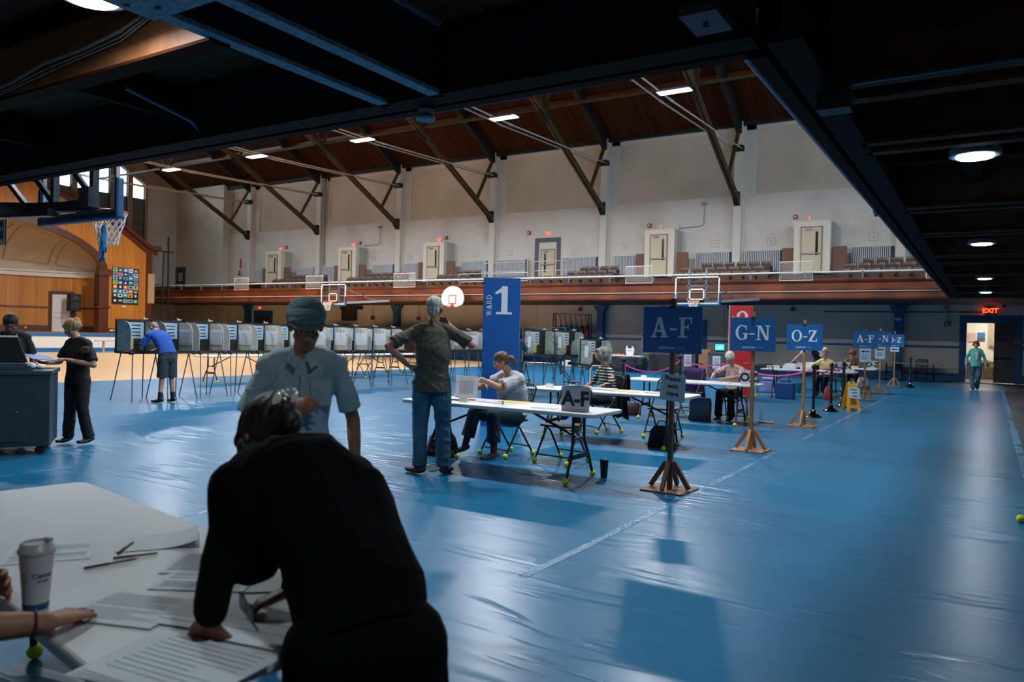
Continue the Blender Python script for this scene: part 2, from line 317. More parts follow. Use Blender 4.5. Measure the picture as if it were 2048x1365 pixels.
# ------------------------------------------------------------------ walls
w = MB()
w.b2((XE-.3, YF, 0), (-1.1, YF+.3, 8.55)); w.b2((-1.1, YF, 2.79), (XR, YF+.3, 8.55)); w.b2((1.05, YF, 0), (XR, YF+.3, 2.79)); struct('wall_far', w, 'brick_far')
w = MB(); w.b2((XE-.3, YF+.06, 8.55), (XR, YF+.3, EAVE)); struct('wall_far_upper', w, 'plaster')
w = MB()
for k in range(8):                                                  # white margins that frame the plaster panels
    x = -45.9+7.11*(k-1)
    w.b2((x+.14, YF, 8.5), (x+.62, YF+.1, EAVE))
w.b2((XE, YF, EAVE-.22), (XR, YF+.1, EAVE)); struct('trim_far_upper', w, 'white_paint')
w = MB(); w.b2((XE, YF-.02, 1.40), (-1.1, YF+.01, 1.50)); w.b2((XE, YF-.02, 0), (-1.1, YF+.01, .34)); w.b2((1.05, YF-.02, 1.40), (XR, YF+.01, 1.5)); w.b2((1.05, YF-.02, 0), (XR, YF+.01, .34)); struct('trim_far', w, 'blue_paint')
w = MB(); w.b2((-48.6, YF-.02, 0), (-48.3, YF+.01, EAVE)); w.b2((XE, YF-.55, 0), (-48.6, YF+.01, EAVE+.3)); struct('wall_tower', w, brick('brick_tower', '#ddd3c2', 'x'))
# exit doorway
w = MB(); w.b2((-1.1, YF-.04, 0), (-.84, YF+.3, 2.79)); w.b2((.88, YF-.04, 0), (1.12, YF+.3, 2.79)); w.b2((-.84, YF-.04, 2.48), (.88, YF+.3, 2.79)); struct('trim_doorway', w, 'blue_paint')
d = MB(); d.b2((.14, YF+.02, .02), (.88, YF+.07, 2.48)); d1 = struct('door_1', d, mat('door_grey', '#4b4b50', .5))
d = MB(); d.b2((.15, YF-.05, 1.0), (.80, YF-.02, 1.07)); d.b2((.17, YF-.05, .98), (.23, YF+.03, 1.09)); d.build('push_bar', 'iron', d1)
w = MB(); w.b2((-2, 41.2, 0), (3, 41.5, 3.4)); struct('wall_corridor', w, brick('brick_corr', '#e8e0d0', 'x', amt=0))
w = MB(); w.b2((-2.1, YF+.3, 0), (-2, 41.5, 3.4)); w.b2((3, YF+.3, 0), (3.1, 41.5, 3.4)); struct('wall_corridor_side', w, 'white_paint')
w = MB(); w.b2((-2.1, YF+.3, 3.3), (3.1, 41.5, 3.45)); struct('ceiling_corridor', w, 'white_paint')
w = MB(); w.b2((-.05, 41.05, 1.55), (3, 41.2, 3.3)); w.b2((-2, 41.05, 0), (-.0, 41.2, .9)); struct('trim_corridor', w, mat('corr_tan', '#a8957c', .7))
al = bpy.data.lights.new('corridor_lamp', 'AREA'); al.shape = 'RECTANGLE'; al.size = 1.2; al.size_y = .3; al.energy = 60; al.color = (1, .93, .82); ao = bpy.data.objects.new('corridor_lamp', al); COL.objects.link(ao); ao.location = (.2, 39.6, 3.25)
r = MB()
for i in range(24): r.b2((-.9+i*.07, 40.9, .12), (-.9+i*.07+.045, 41.0, .75))
r.b2((-.92, 40.85, .72), (.82, 41.05, .82)); tag(r.build('radiator', mat('rad_brown', '#6b5844', .5)), 'brown column radiator seen through the open exit doorway', 'radiator')
p = thing('poster', 'small blue poster on the corridor wall beyond the exit doorway', 'poster', (-.35, 41.17, 1.95))
q = MB(); q.box((0, 0, 0), (.3, .01, .4)); q.build('sheet', mat('poster_blue', '#2a78b8', .5), p); q = MB(); q.box((0, -.008, -.12), (.3, .006, .13)); q.build('lower_band', mat('poster_brown', '#5c5040', .6), p)
q = MB(); q.box((-.72, 41.16, 1.92), (.3, .01, .42)); tag(q.build('poster', mat('poster_pink', '#c9a79c', .6)), 'pale pink notice on the corridor wall beyond the exit doorway', 'poster')
q = MB(); q.box((.35, 41.0, 1.7), (.5, .01, .36)); tag(q.build('notice', mat('notice_tan', '#b8a184', .6)), 'tan framed notice above the corridor radiator', 'notice')

# end wall behind the stage, gable with stepped windows
w = MB(); wins = []
for k in range(11):
    for s in (1, -1):
        a, c = (33.0-1.36*k, 33.98-1.36*k)
        if s < 0: a, c = 2*YC-c, 2*YC-a
        wins.append((a, c))
wins.sort(); y = YN; tops = []
def wt(y): return 12.2+.56*(33.98-YC-abs(y-YC))
for a, c in wins:
    w.prism([(y, 0), (a, 0), (a, roofz(a)), (y, roofz(y))] if not (y < YC < a) else [(y, 0), (a, 0), (a, roofz(a)), (YC, roofz(YC)), (y, roofz(y))], (XE-.3, 0, 0), (0, 1, 0), (0, 0, 1), (.3, 0, 0))
    w.b2((XE-.3, a, 0), (XE, c, 7.9))
    w.prism([(a, wt(a)), (c, wt(c)), (c, roofz(c)), (a, roofz(a))], (XE-.3, 0, 0), (0, 1, 0), (0, 0, 1), (.3, 0, 0)); y = c
w.prism([(y, 0), (YF, 0), (YF, roofz(YF)), (y, roofz(y))], (XE-.3, 0, 0), (0, 1, 0), (0, 0, 1), (.3, 0, 0)); struct('wall_end', w, 'plaster_tan')
w = MB(); w.b2((XE, 34.2, 0), (XE+.03, YF, 12.3)); struct('trim_end', w, mat('end_white', '#dcd6ca', .7, var=(.5, '#c9c1b4')))
for i, (a, c) in enumerate(wins):
    if c < 20 and i % 2: pass
    wn = MB(); wn.b2((XE-.16, a, 11.08), (XE-.15, c, max(wt(a), wt(c)))); wo = tag(wn.build('window_%d' % (i+1), 'pane_glass'), kind='structure')
    fr = MB(); X0 = XE-.2; X1 = XE-.08; t = .06
    fr.b2((X0, a, 7.9), (X1, a+t, wt(a))); fr.b2((X0, c-t, 7.9), (X1, c, wt(c))); fr.bar((XE-.14, a, wt(a)-.03), (XE-.14, c, wt(c)-.03), .1, .07)
    for z in (7.93, 9.2, 11.08): fr.b2((X0, a, z-.03), (X1, c, z+.03))
    fr.b2((XE-.16, a+.48, 11.1), (XE-.13, a+.5, min(wt(a), wt(c)))); fr.b2((XE-.16, a, 12.0), (XE-.13, c, 12.02)); fr.build('frame', mat('win_frame', '#2b2b2e', .5), wo)
    pl = MB(); pl.b2((XE-.12, a, 7.9), (XE-.10, c, 11.08)); pl.build('blackout_panel', mat('blackout', '#6d6a64', .8), wo)
# right wall with unseen windows added over the gallery to let in bluish daylight, near wall
w = MB(); y = YN; ow = [(5+5.4*i, 8.2+5.4*i) for i in range(5)]
for i, (a, c) in enumerate(ow):
    pts = [(y, 0), (a, 0), (a, roofz(a)), (y, roofz(y))]
    w.prism(pts, (XR, 0, 0), (0, 1, 0), (0, 0, 1), (.3, 0, 0)); w.b2((XR, a, 0), (XR+.3, c, 7)); w.prism([(a, 12), (c, 12), (c, roofz(c)), ((a+c)/2, max(roofz((a+c)/2), roofz(a))), (a, roofz(a))], (XR, 0, 0), (0, 1, 0), (0, 0, 1), (.3, 0, 0)); y = c
    wn = MB(); wn.b2((XR+.14, a, 7), (XR+.15, c, 12)); wo = tag(wn.build('window_%d' % (40+i), 'pane_glass'), kind='structure')
w.prism([(y, 0), (YF, 0), (YF, roofz(YF)), (y, roofz(y))], (XR, 0, 0), (0, 1, 0), (0, 0, 1), (.3, 0, 0)); struct('wall_right', w, brick('brick_right', '#b9b2a8', 'y'))
w = MB(); w.b2((XE, YN-.3, 0), (XR, YN, EAVE)); struct('wall_near', w, 'brick_near')
for nm, y0, y1 in (('roof_near', YN-.3, YC), ('roof_far', YC, YF+.3)):
    w = MB(); w.prism([(y0, roofz(y0)), (y1, roofz(y1)), (y1, roofz(y1)+.2), (y0, roofz(y0)+.2)], (XE-.3, 0, 0), (0, 1, 0), (0, 0, 1), (XR-XE+.6, 0, 0)); o = struct('ceiling_'+nm, w, 'roof_boards')

# ------------------------------------------------------------------ roof steel
w = MB(); w.b2((XE, YF-.28, EAVE-.02), (XR, YF, EAVE+.42)); struct('trim_1', w, 'steel_dark')
KX = [-3.38+.0-7.11*i for i in range(7)]
def both(fn):                                                       # the far half and its mirror over the hall's long axis
    fn(lambda y: y); fn(lambda y: 2*YC-y if 2*YC-y > YN+.05 else YN+.05)
for i, x in enumerate(KX):
    t = thing('roof_truss', 'olive steel roof truss above '+('the balcony door nearest the right gallery', 'the first bay from the right gallery edge', 'the second white wall column from the right', 'the blue WARD 1 banner side of the hall', 'the fourth bay from the right', 'the second wall column from the stage', 'the stage end corner tower')[i], 'roof truss', (x, 0, 0), 0, 'roof trusses')
    def half(g):
        ch = MB(); ra = MB()
        def strut(a, b, w, h=None):
            m_ = MB(); m_.bar(a, b, w, h); m_.build('strut', 'steel_olive', t)
        for dx in (-.085, .085):
            ch.bar((dx, g(36.85), 8.25), (dx, g(30.3), 11.72), .1, .2); ch.bar((dx, g(30.3), 11.72), (dx, g(24.0), 14.6), .1, .2); ch.bar((dx, g(24), 14.6), (dx, YC, 16.2), .1, .2)
        ra.bar((0, g(37.0), roofz(37.0)-.30), (0, YC, roofz(YC)-.32), .26, .5); 
        strut((0, g(35.3), 9.15), (0, g(36.9), 11.75), .16, .11); strut((0, g(30.3), 11.75), (0, g(31.6), roofz(31.6)-.4), .12); strut((0, g(30.3), 11.75), (0, g(27.6), roofz(27.6)-.4), .1); strut((0, g(24), 14.6), (0, g(24.6), roofz(24.6)-.4), .12); strut((0, g(24), 14.6), (0, g(21), roofz(21)-.4), .1)
        gp = MB()
        gp.prism([(36.95, 8.0), (36.95, 8.62), (36.75, 8.68), (36.4, 8.4), (36.75, 8.02)] if g(1) == 1 else [(g(36.95), 8.0), (g(36.95), 8.62), (g(36.75), 8.68), (g(36.4), 8.4), (g(36.75), 8.02)], (-.13, 0, 0), (0, 1, 0), (0, 0, 1), (.26, 0, 0)); gp.build('gusset_plate', 'steel_dark', t); gp = MB()
        gp.prism([(g(30.6), 11.3), (g(30.9), 11.8), (g(30.3), 12.1), (g(29.8), 11.8), (g(30.0), 11.5)], (-.03, 0, 0), (0, 1, 0), (0, 0, 1), (.06, 0, 0))
        gp.build('gusset_plate', 'steel_dark', t); gp = MB(); gp.box((0, g(36.8), 10.75), (.5, .35, .26)); gp.build('rod_bracket', 'steel_dark', t)
        ch.build('lower_chord', 'steel_olive', t); ra.build('rafter', 'steel_dark', t)
    both(half)
    for dx in (-.19, .19):
        ro = MB(); ro.tube([(dx, YN+.3, 10.72), (dx, 9.5, 10.42), (dx, 27.2, 10.42), (dx, 36.8, 10.72)], .034, 6)
        for y in (27.2, 9.5): ro.cyl((dx, y-.18, 10.42), (dx, y+.18, 10.43), .05, n=8)
        ro.build('tie_rod', mat('rod', '#b5b0a4', .5), t)
    ro = MB(); ro.bar((-.25, 22.9, 10.44), (.25, 22.9, 10.44), .1, .07); ro.build('rod_spacer', 'rod', t)
for i, (y, z, s, m_) in enumerate(((30.3, 11.95, .1, 'steel_olive'), (6.4, 11.95, .1, 'steel_olive'), (24.0, 14.8, .1, 'steel_olive'), (34.2, None, .2, 'wood_cut'), (31.2, None, .2, 'wood_cut'), (28.2, None, .2, 'wood_cut'), (25.2, None, .2, 'wood_cut'), (22.2, None, .2, 'wood_cut'))):
    w = MB(); z = z or roofz(y)-.16; w.b2((XE, y-s/2, z-s*.6), (XR, y+s/2, z+s*.6)); struct('trim_%d' % (2+i), w, m_)
w = MB(); w.tube([(XE, 33.0, 12.9), (XR, 33.0, 12.9)], .05, 8)
for i in range(18): w.cyl((-50+3*i, 33, 12.9), (-50+3*i, 33, 12.7), .025, n=6)
tag(w.build('sprinkler_pipe', 'steel_dark'), 'long dark sprinkler pipe hung under the roof boards', 'pipe')
# wall columns above and below the balcony
for i, x in enumerate(KX):
    w = MB(); w.b2((x-.19, YF-.30, 3.9), (x+.19, YF, EAVE+.3)); w.b2((x+.192, YF-.06, 3.9), (x+.30, YF, EAVE)); struct('trim_%d' % (20+i), w, 'white_paint')
    mat('pipe_grey', '#a39e97', .5)
    if i == 5:
        w = MB(); w.tube([(x+.36, YF-.12, 4.0), (x+.36, YF-.12, EAVE-.1)], .07, 8); tag(w.build('downpipe', 'pipe_grey'), 'thick grey pipe beside the second wall column from the stage', 'pipe')
        w = MB(); w.tube([(x+.40, YF-.12, 8.5), (x+.56, YF-.1, 8.6), (x+.60, YF-.1, 8.8), (x+.60, YF-.1, EAVE-.1)], .05, 6); tag(w.build('downpipe', 'pipe_grey'), 'bent grey pipe right of the thick one on the far wall', 'pipe')
    w = MB(); w.b2((x-.17, YF-.4, 0), (x+.17, YF, 3.25)); w.prism([(-.17, 2.85), (.17, 2.85), (.38, 3.2), (-.38, 3.2)], (x, YF-.42, 0), (1, 0, 0), (0, 0, 1), (0, .4, 0)); struct('trim_%d' % (30+i), w, 'blue_paint')

# ------------------------------------------------------------------ galleries
YB, XG, YG, ZU = 32.0, -1.29, 4.70, 3.22
w = MB(); w.b2((XE, YB+.1, 3.45), (XR, YF, 3.72)); w.b2((XE, 34.62, 3.7), (XR, YF, 4.02)); w.b2((XE, 35.52, 3.9), (XR, YF, 4.32)); w.b2((XE, 36.3, 4.2), (XR, YF, 4.6)); struct('floor', w, mat('gallery_floor', '#4a3a30', .7))
w = MB(); w.b2((XE, YB+.1, ZU+.02), (XR, YF, 3.46)); struct('ceiling_far_gallery', w, mat('underside', '#3a3330', .7))
for nm, bx in (('near', ((XE, YN, 3.74), (XR, YG-.1, 4.0))), ('right', ((XG+.1, YG-.1, 3.74), (XR, YB+.1, 4.0)))):
    w = MB(); w.b2(*bx); struct('ceiling_'+nm+'_gallery', w, 'gallery_boards')
def profile(mb, a, b, out, P):                                      # moulding: profile points (out, z) swept from a to b
    a = Vector(a); b = Vector(b); o = Vector(out); mb.prism(P, a, o, (0, 0, 1), b-a)
FP = [(0, ZU), (.10, ZU), (.12, ZU+.05), (.07, ZU+.08), (.05, ZU+.30), (.09, ZU+.33), (.09, ZU+.37), (.04, ZU+.40), (.03, ZU+.64), (.08, ZU+.68), (.13, ZU+.76), (.13, ZU+.82), (0, ZU+.82)]
w = MB(); profile(w, (XE, YB+.1, 0), (XG, YB+.1, 0), (0, -1, 0), FP); struct('trim_40', w, 'fascia_wood')
w = MB(); w.b2((XE, YB-.02, 3.525), (XG, YB+.05, 3.545)); struct('trim_41', w, 'white_line')
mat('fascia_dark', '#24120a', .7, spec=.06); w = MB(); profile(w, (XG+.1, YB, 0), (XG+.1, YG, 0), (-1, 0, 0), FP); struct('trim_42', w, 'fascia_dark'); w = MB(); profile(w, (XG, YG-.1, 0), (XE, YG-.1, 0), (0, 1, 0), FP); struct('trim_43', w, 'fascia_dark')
# edge girders with pipes and cables under the near and right galleries
def girder(a, b, wd=.16, z0=ZU, z1=3.74, m='steel_dark', name='trim_50', axis=None):
    w = MB(); a = Vector(a); b = Vector(b)
    w.bar((a.x, a.y, z0+.015), (b.x, b.y, z0+.015), wd, .03); w.bar((a.x, a.y, (z0+z1)/2), (b.x, b.y, (z0+z1)/2), .03, z1-z0-.02); w.bar((a.x, a.y, z1-.015), (b.x, b.y, z1-.015), wd, .03)
    w.mi[6:12] = [1]*6  # web coloured dark for the shade between the flanges
    return struct(name, w, [m, 'steel_dark'])
n_ = 50
for a, b, wd in (((XE, YG-.25), (XG+.1, YG-.25), .2), ((XG+.25, YG-.2), (XG+.25, YB), .2)):
    girder((*a, 0), (*b, 0), wd, m='steel_edge', name='trim_%d' % n_); n_ += 1
for x in (-3.99+.06, -3.50+.06):
    girder((x, YN, 0), (x, YG-.3, 0), .10, m='steel_blue', name='trim_%d' % n_); n_ += 1  # pale blue flange colour stands in for light bounced off the floor
w = MB(); w.box((-3.68, 2.38, ZU-.005), (.62, .30, .02)); [w.cyl((-3.92+.12*i, 2.33+.1*(i % 2), ZU-.03), (-3.92+.12*i, 2.33+.1*(i % 2), ZU), .015, n=6) for i in range(5)]; struct('trim_%d' % n_, w, 'steel_blue'); n_ += 1
for i, x in enumerate((-11.1, -18.2, -25.3, -32.4, -39.6, -46.7)):
    girder((x, YN, 0), (x, YG-.3, 0), .3, m='steel_dark', name='trim_%d' % n_); n_ += 1
w = MB(); w.b2((-11, 2.86, ZU), (-3.95, 2.99, 3.74)); struct('trim_%d' % n_, w, mat('beam_brown', '#8a5530', .6, var=(5, '#6a3d20'))); n_ += 1
w = MB(); w.b2((-11, 2.85, ZU-.02), (-3.95, 3.0, ZU+.0)); w.b2((-11, 2.80, 3.6), (-3.95, 3.06, 3.74)); struct('trim_%d' % n_, w, 'wood_dark'); n_ += 1
w = MB(); w.b2((-11, 1.75, ZU+.15), (-3.45, 1.85, 3.74)); struct('trim_%d' % n_, w, 'steel_dark'); n_ += 1
for x in (-6.42, -8.8): 
    w = MB(); w.b2((x-.04, 3.0, 3.42), (x+.04, YG-.3, 3.74)); struct('trim_%d' % n_, w, 'wood_dark'); n_ += 1
for y in (5.70, 7.4, 11.03, 13.6, 17.0, 18.4, 21.5, 25.2, 28.6):
    w = MB(); w.b2((XG+.3, y-.2, ZU+.02), (XR, y-.15, 3.74)); w.b2((XG+.3, y+.15, ZU+.02), (XR, y+.2, 3.74)); w.b2((XG+.3, y-.24, ZU), (XR, y-.12, ZU+.03)); w.b2((XG+.3, y+.12, ZU), (XR, y+.24, ZU+.03)); struct('trim_%d' % n_, w, mat('beam_purple', '#6a4534', .7, spec=.05, var=(4, '#503226'))); n_ += 1
for y in (9.2, 15.2, 20.0, 23.3, 27.0, 30.3):
    w = MB(); w.b2((XG+.3, y-.05, 3.45), (XR, y+.05, 3.74)); struct('trim_%d' % n_, w, 'wood_dark'); n_ += 1
w = MB(); w.b2((-.32, YG, 3.5), (-.12, YB, 3.74)); struct('trim_%d' % n_, w, 'wood_dark')
w = MB(); w.tube([(XG-.03, YB, 3.26), (XG-.03, 11.2, 3.27), (XG-.03, 11.1, 3.21), (XG-.03, 10.9, 3.27), (XG-.03, YG+.03, 3.26), (-1.6, YG+.03, 3.26), (-3, YG+.03, 3.25), (-9, YG+.02, 3.27), (-30, YG+.02, 3.25)], .026, 8)
tag(w.build('conduit', mat('conduit_blue', '#39506b', .35, metal=.5)), 'long dark blue conduit along the bottom edge of the near and right galleries', 'pipe')
w = MB(); random.seed(3)
w.tube([(-1.0, 4.9, 3.34)]+[(-1.3-.45*i, YG-.02, 3.42+.03*math.sin(i*1.3)+.02*math.sin(i*2.9)) for i in range(26)], .008, 6); tag(w.build('cable', 'iron'), 'thin dark cable clipped along the near gallery edge girder', 'cable')
for k, (dz, r) in enumerate(((0, .012), (-.03, .006), (-.05, .005))):
    w = MB(); w.tube([(-4.12, 2.84, 3.52+dz), (-4.5, 2.84, 3.5+dz), (-4.85, 2.84, 3.42+dz*1.3), (-5.3, 2.84, 3.38+dz), (-5.8, 2.84, 3.37+dz*1.5), (-6.3, 2.84, 3.30+dz), (-7.2, 2.84, 3.28+dz), (-8.2, 2.84, 3.22+.1)], r, 6)
    tag(w.build('cable', mat('cable_grey', '#a39b93', .5)), ('thick grey cable', 'middle thin cable', 'lowest thin cable')[k]+' stapled across the lit brown ceiling beam', 'cable', 'cables on the brown ceiling beam')
w = MB(); w.tube([(-5.9, 3.5, 3.40), (-6.05, 4.2, 3.33), (-6.2, 4.4, 3.3)], .012, 6); tag(w.build('cable', mat('cable_teal', '#0c7a96', .4)), 'short teal cable bent under the dark ceiling joists', 'cable')
w = MB(); w.box((-1.33, 4.0, ZU-.0), (.20, .30, .05)); w.cyl((-1.33, 4.0, ZU-.05), (-1.33, 4.0, ZU-.02), .015, n=8); tag(w.build('ceiling_plate', mat('plate_grey', '#3a3b42', .6)), 'square grey cover plate on the near gallery underside', 'plate')
w = MB(); w.box((-.92, 5.46, ZU-.10), (.2, .16, .14)); tag(w.build('junction_box', mat('jbox', '#2e2e2a', .5, metal=.4)), 'dark junction box under the right gallery corner', 'box')
w = MB(); w.tube([(-.8, 5.4, 3.2), (.5, 5.36, 3.2), (2, 5.3, 3.2)], .014, 6); tag(w.build('conduit', 'conduit_blue'), 'thin conduit running right from the dark junction box', 'pipe')
w = MB(); w.lathe([(.07, 0), (.075, .02), (.05, .05), (.06, .08)], (-3.7, 4.58, ZU-.09), 12); tag(w.build('smoke_detector', 'steel_blue'), 'round detector under the near gallery edge girder', 'detector')

# ------------------------------------------------------------------ lamps of the place and added ones
def hall_lamp(x, y, z, label, k=1.0):
    t = thing('high_bay_lamp', label, 'lamp', (x, y, z), 0, 'high bay lamps under the roof')
    h = MB(); h.prism([(-.62, 0), (.62, 0), (.55, .07), (-.55, .07)], (0, -.2, 0), (1, 0, 0), (0, 0, 1), (0, .4, 0)); h.build('housing', 'lamp_housing', t)
    g = MB()
    for dy in (-.1, .1): g.b2((-.56, dy-.08, -.012), (.56, dy+.08, -.002))
    g.build('tube_panel', 'lamp_glow', t)
    c = MB()
    for dx in (-.4, .4): c.tube([(dx, 0, .06), (dx, 0, roofz(y)-z)], .006, 4)
    c.build('hanger', 'steel_dark', t)
    l = bpy.data.lights.new('lamp_light', 'AREA'); l.shape = 'RECTANGLE'; l.size = 1.1; l.size_y = .36; l.energy = LAMP_W*k; l.color = (.93, .96, 1); l.spread = math.radians(170)
    lo = bpy.data.objects.new('lamp_light', l); COL.objects.link(lo); lo.parent = t; lo.location = (0, 0, -.03)
words = ('nearest the right gallery', 'second from the right gallery', 'third from the right gallery', 'fourth from the right gallery', 'fifth from the right, nearest the stage')
for i, x in enumerate((-9.38, -16.33, -23.79, -30.8, -37.68)):
    hall_lamp(x, 25.05, 10.0, 'glowing white high bay lamp hanging from the roof, '+words[i], 1.45)
for i, x in enumerate((-2.6, -9.4, -16.4, -23.7, -30.8, -37.7)): hall_lamp(x, 9.4, 10.0, 'white high bay lamp in the unseen row assumed above the camera side', .85)  # unseen mirrored row, shifted to light faces turned to the camera
def round_lamp(x, y, z, label, w_):
    t = thing('ceiling_lamp', label, 'lamp', (x, y, z), 0, 'round lamps under the galleries')
    h = MB(); h.lathe([(.06, .5), (.06, .12), (.2, .06), (.21, .0), (.19, -.005)], n=28); h.build('housing', 'lamp_housing', t)
    g = MB(); g.lathe([(.15, -.012), (.145, -.02), (.10, -.024)], n=28); g.build('diffuser', 'lamp_round', t)
    l = bpy.data.lights.new('lamp_light', 'AREA'); l.shape = 'DISK'; l.size = .26; l.energy = w_; l.color = (.85, .96, 1); l.spread = math.radians(175)
    lo = bpy.data.objects.new('lamp_light', l); COL.objects.link(lo); lo.parent = t; lo.location = (0, 0, -.04)
for i, (y, wd) in enumerate(((8.03, 'nearest the camera'), (14.95, 'second from the camera'), (22.6, 'third from the camera'), (28.3, 'farthest, by the exit doorway'))): round_lamp(-.155, y, 3.22, 'round glowing lamp under the right gallery, '+wd, 18)
round_lamp(-4.42, 2.41, 3.39, 'round lamp at the top edge of the picture by the blue girder', 20)
round_lamp(-.155, 1.1, 3.22, 'unseen round lamp added under the gallery right above the camera', 9)  # added out of view to brighten the people in the foreground
round_lamp(-11.4, 2.41, 3.39, 'unseen round lamp added under the near gallery beyond the left picture edge', 16)  # added out of view for more light under the near gallery
# ------------------------------------------------------------------ stage
mat('stage_white', '#cfcac2', .6); mat('wood_trim', '#4b2412', .4, var=(6, '#5e3018')); mat('shell_white', '#c6b49c', .8, var=(.6, '#b8a58c')); mat('stage_floor_m', '#8a6038', .5)
mat('speaker_black', '#15161a', .5); mat('door_white', '#d8d4cc', .5); mat('outlet', '#c9c3b4', .5)
mat('white_board', '#dedad2', .4); mat('orange_rim', '#d8481c', .4); mat('pad_blue', '#0a4a73', .5); mat('net', '#d9d6d0', .8); mat('seat_wood', '#54423a', .4, var=(14, '#6d594c')); mat('seat_iron', '#2a2624', .5)
mat('rad_white', '#c9cbd0', .5); mat('panel_brown', '#7b5546', .7); mat('rail_white', '#d5d1ca', .45); mat('rail_post', '#565a70', .5); mat('glass_dark', '#14120f', .15)
XS, XP, XB = -43.0, -46.2, -50.6
w = MB(); w.prism([(6.5, -43.6), (9, -43.15), (YC, -42.9), (27.5, -43.15), (30.6, -43.7), (30.6, -54), (6.5, -54)], (0, 0, 0), (0, 1, 0), (1, 0, 0), (0, 0, 1.02)); o = struct('floor', w, 'stage_white')
def follow(z0, z1, off, m, name):
    w = MB(); P = [(30.6, -43.7), (27.5, -43.15), (YC, -42.9), (9, -43.15), (6.5, -43.6)]
    for (a, b), (c, d) in zip(P, P[1:]): w.prism([(a, b-.0), (c, d-.0), (c, d+off), (a, b+off)], (0, 0, z0), (0, 1, 0), (1, 0, 0), (0, 0, z1-z0))
    return struct(name, w, m)
follow(.86, 1.03, .03, 'blue_paint', 'trim_130'); follow(0, .22, .02, 'blue_paint', 'trim_131')
w = MB(); w.prism([(6.5, -43.65), (9, -43.2), (YC, -42.95), (27.5, -43.2), (30.6, -43.75), (30.6, -54), (6.5, -54)], (0, 0, 1.02), (0, 1, 0), (1, 0, 0), (0, 0, .03)); struct('floor', w, 'stage_floor_m')
# proscenium: orange boarded front with an elliptical opening, dark mouldings
def el(a, b, t): return (YC+a*math.cos(t), 4.75+b*math.sin(t))
A_, B_ = 7.75, 2.75
top = [(YC, 11.2), (YC+8.0, 8.35), (29.1, 6.55), (29.3, 6.2), (29.3, 1.05)]
w = MB()
for s in (1, -1):
    E_ = [el(A_, B_, PI/2*(1-i/20)) for i in range(21)]
    poly = [(YC, 4.75+B_)]+E_[1:]+[(YC+A_, 1.05), (29.3, 1.05), (29.3, 6.2), (29.1, 6.55), (YC+8.2, 8.3), (YC, 11.4)]
    tri = MB(); O = [(YC, 11.4), (YC+8.2, 8.3), (29.1, 6.55), (29.3, 6.2), (29.3, 1.05)]
    def topz(y): return 11.4-(y-YC)*3.1/8.2 if y < YC+8.2 else (8.3-(y-YC-8.2)*1.75/2.55 if y < 29.1 else 6.55)
    for (ya, za), (yb, zb) in zip(E_, E_[1:]):
        w.prism([(YC+s*(ya-YC), za), (YC+s*(yb-YC), zb), (YC+s*(yb-YC), topz(yb)), (YC+s*(ya-YC), topz(ya))], (XP-.25, 0, 0), (0, 1, 0), (0, 0, 1), (.25, 0, 0))
    w.prism([(YC+s*(y-YC), z) for y, z in [(YC+A_, 1.05), (29.3, 1.05), (29.3, 6.3), (29.1, 6.55), (YC+8.2, 8.3), (YC+A_, topz(YC+A_))]], (XP-.25, 0, 0), (0, 1, 0), (0, 0, 1), (.25, 0, 0))
    w.b2((XP-6, YC+s*(29.2-YC)-.1, 1.05), (XP, YC+s*(29.2-YC)+.1, 6.5))
struct('wall_stage_front', w, 'panel_wood')
for s in (1, -1):
    g = lambda y: YC+s*(y-YC)
    w = MB()
    for i in range(20):                                             # arch moulding
        t0, t1 = PI/2*(1-i/20), PI/2*(1-(i+1)/20); a0, a1 = el(A_-.05, B_-.05, t0), el(A_-.05, B_-.05, t1); b0, b1 = el(A_+.42, B_+.36, t0), el(A_+.42, B_+.36, t1)
        w.prism([(g(p[0]), p[1]) for p in (a0, a1, b1, b0)], (XP, 0, 0), (0, 1, 0), (0, 0, 1), (.12, 0, 0))
    struct('trim_%d' % (132 if s > 0 else 133), w, 'wood_trim')
    w = MB(); w.b2((XP, g(25.92), 1.05), (XP+.22, g(26.52), 4.7)); w.b2((XP, g(25.82), 4.55), (XP+.3, g(26.62), 4.95)); w.b2((XP, g(25.8), 2.55), (XP+.28, g(26.6), 2.7)); w.b2((XP, g(25.85), 1.05), (XP+.28, g(26.58), 1.35)); w.b2((XP-.3, g(25.9), 1.05), (XP, g(26.2), 4.7))
    w.b2((XP, g(26.5), 1.05), (XP+.08, g(29.3), 1.32)); w.b2((XP, g(29.05), 1.05), (XP+.14, g(29.4), 6.2)); struct('trim_%d' % (134 if s > 0 else 135), w, 'wood_trim')
    w = MB()                                                        # raking cornice
    C_ = [(g(YC), 11.4), (g(YC+8.2), 8.3), (g(29.1), 6.6), (g(29.75), 6.55)]
    for (a, b), (c, d) in zip(C_, C_[1:]):
        w.prism([(a, b-.42), (c, d-.42), (c, d-.1), (a, b-.1)], (XP, 0, 0), (0, 1, 0), (0, 0, 1), (.16, 0, 0)); w.prism([(a, b-.12), (c, d-.12), (c, d+.12), (a, b+.12)], (XP-.3, 0, 0), (0, 1, 0), (0, 0, 1), (.75, 0, 0))
    w.b2((XP-6.0, g(29.6), 6.45), (XP, g(30.1), 6.75)); struct('trim_%d' % (136 if s > 0 else 137), w, 'wood_trim')
    w = MB(); w.b2((XP+.12, g(29.1), 3.0), (XP+.2, g(29.55), 4.9)); tag(w.build('acoustic_panel', mat('tan_board', '#b08a62', .7)), 'tan board fixed to the '+('right' if s > 0 else 'left')+' edge of the stage front', 'panel')
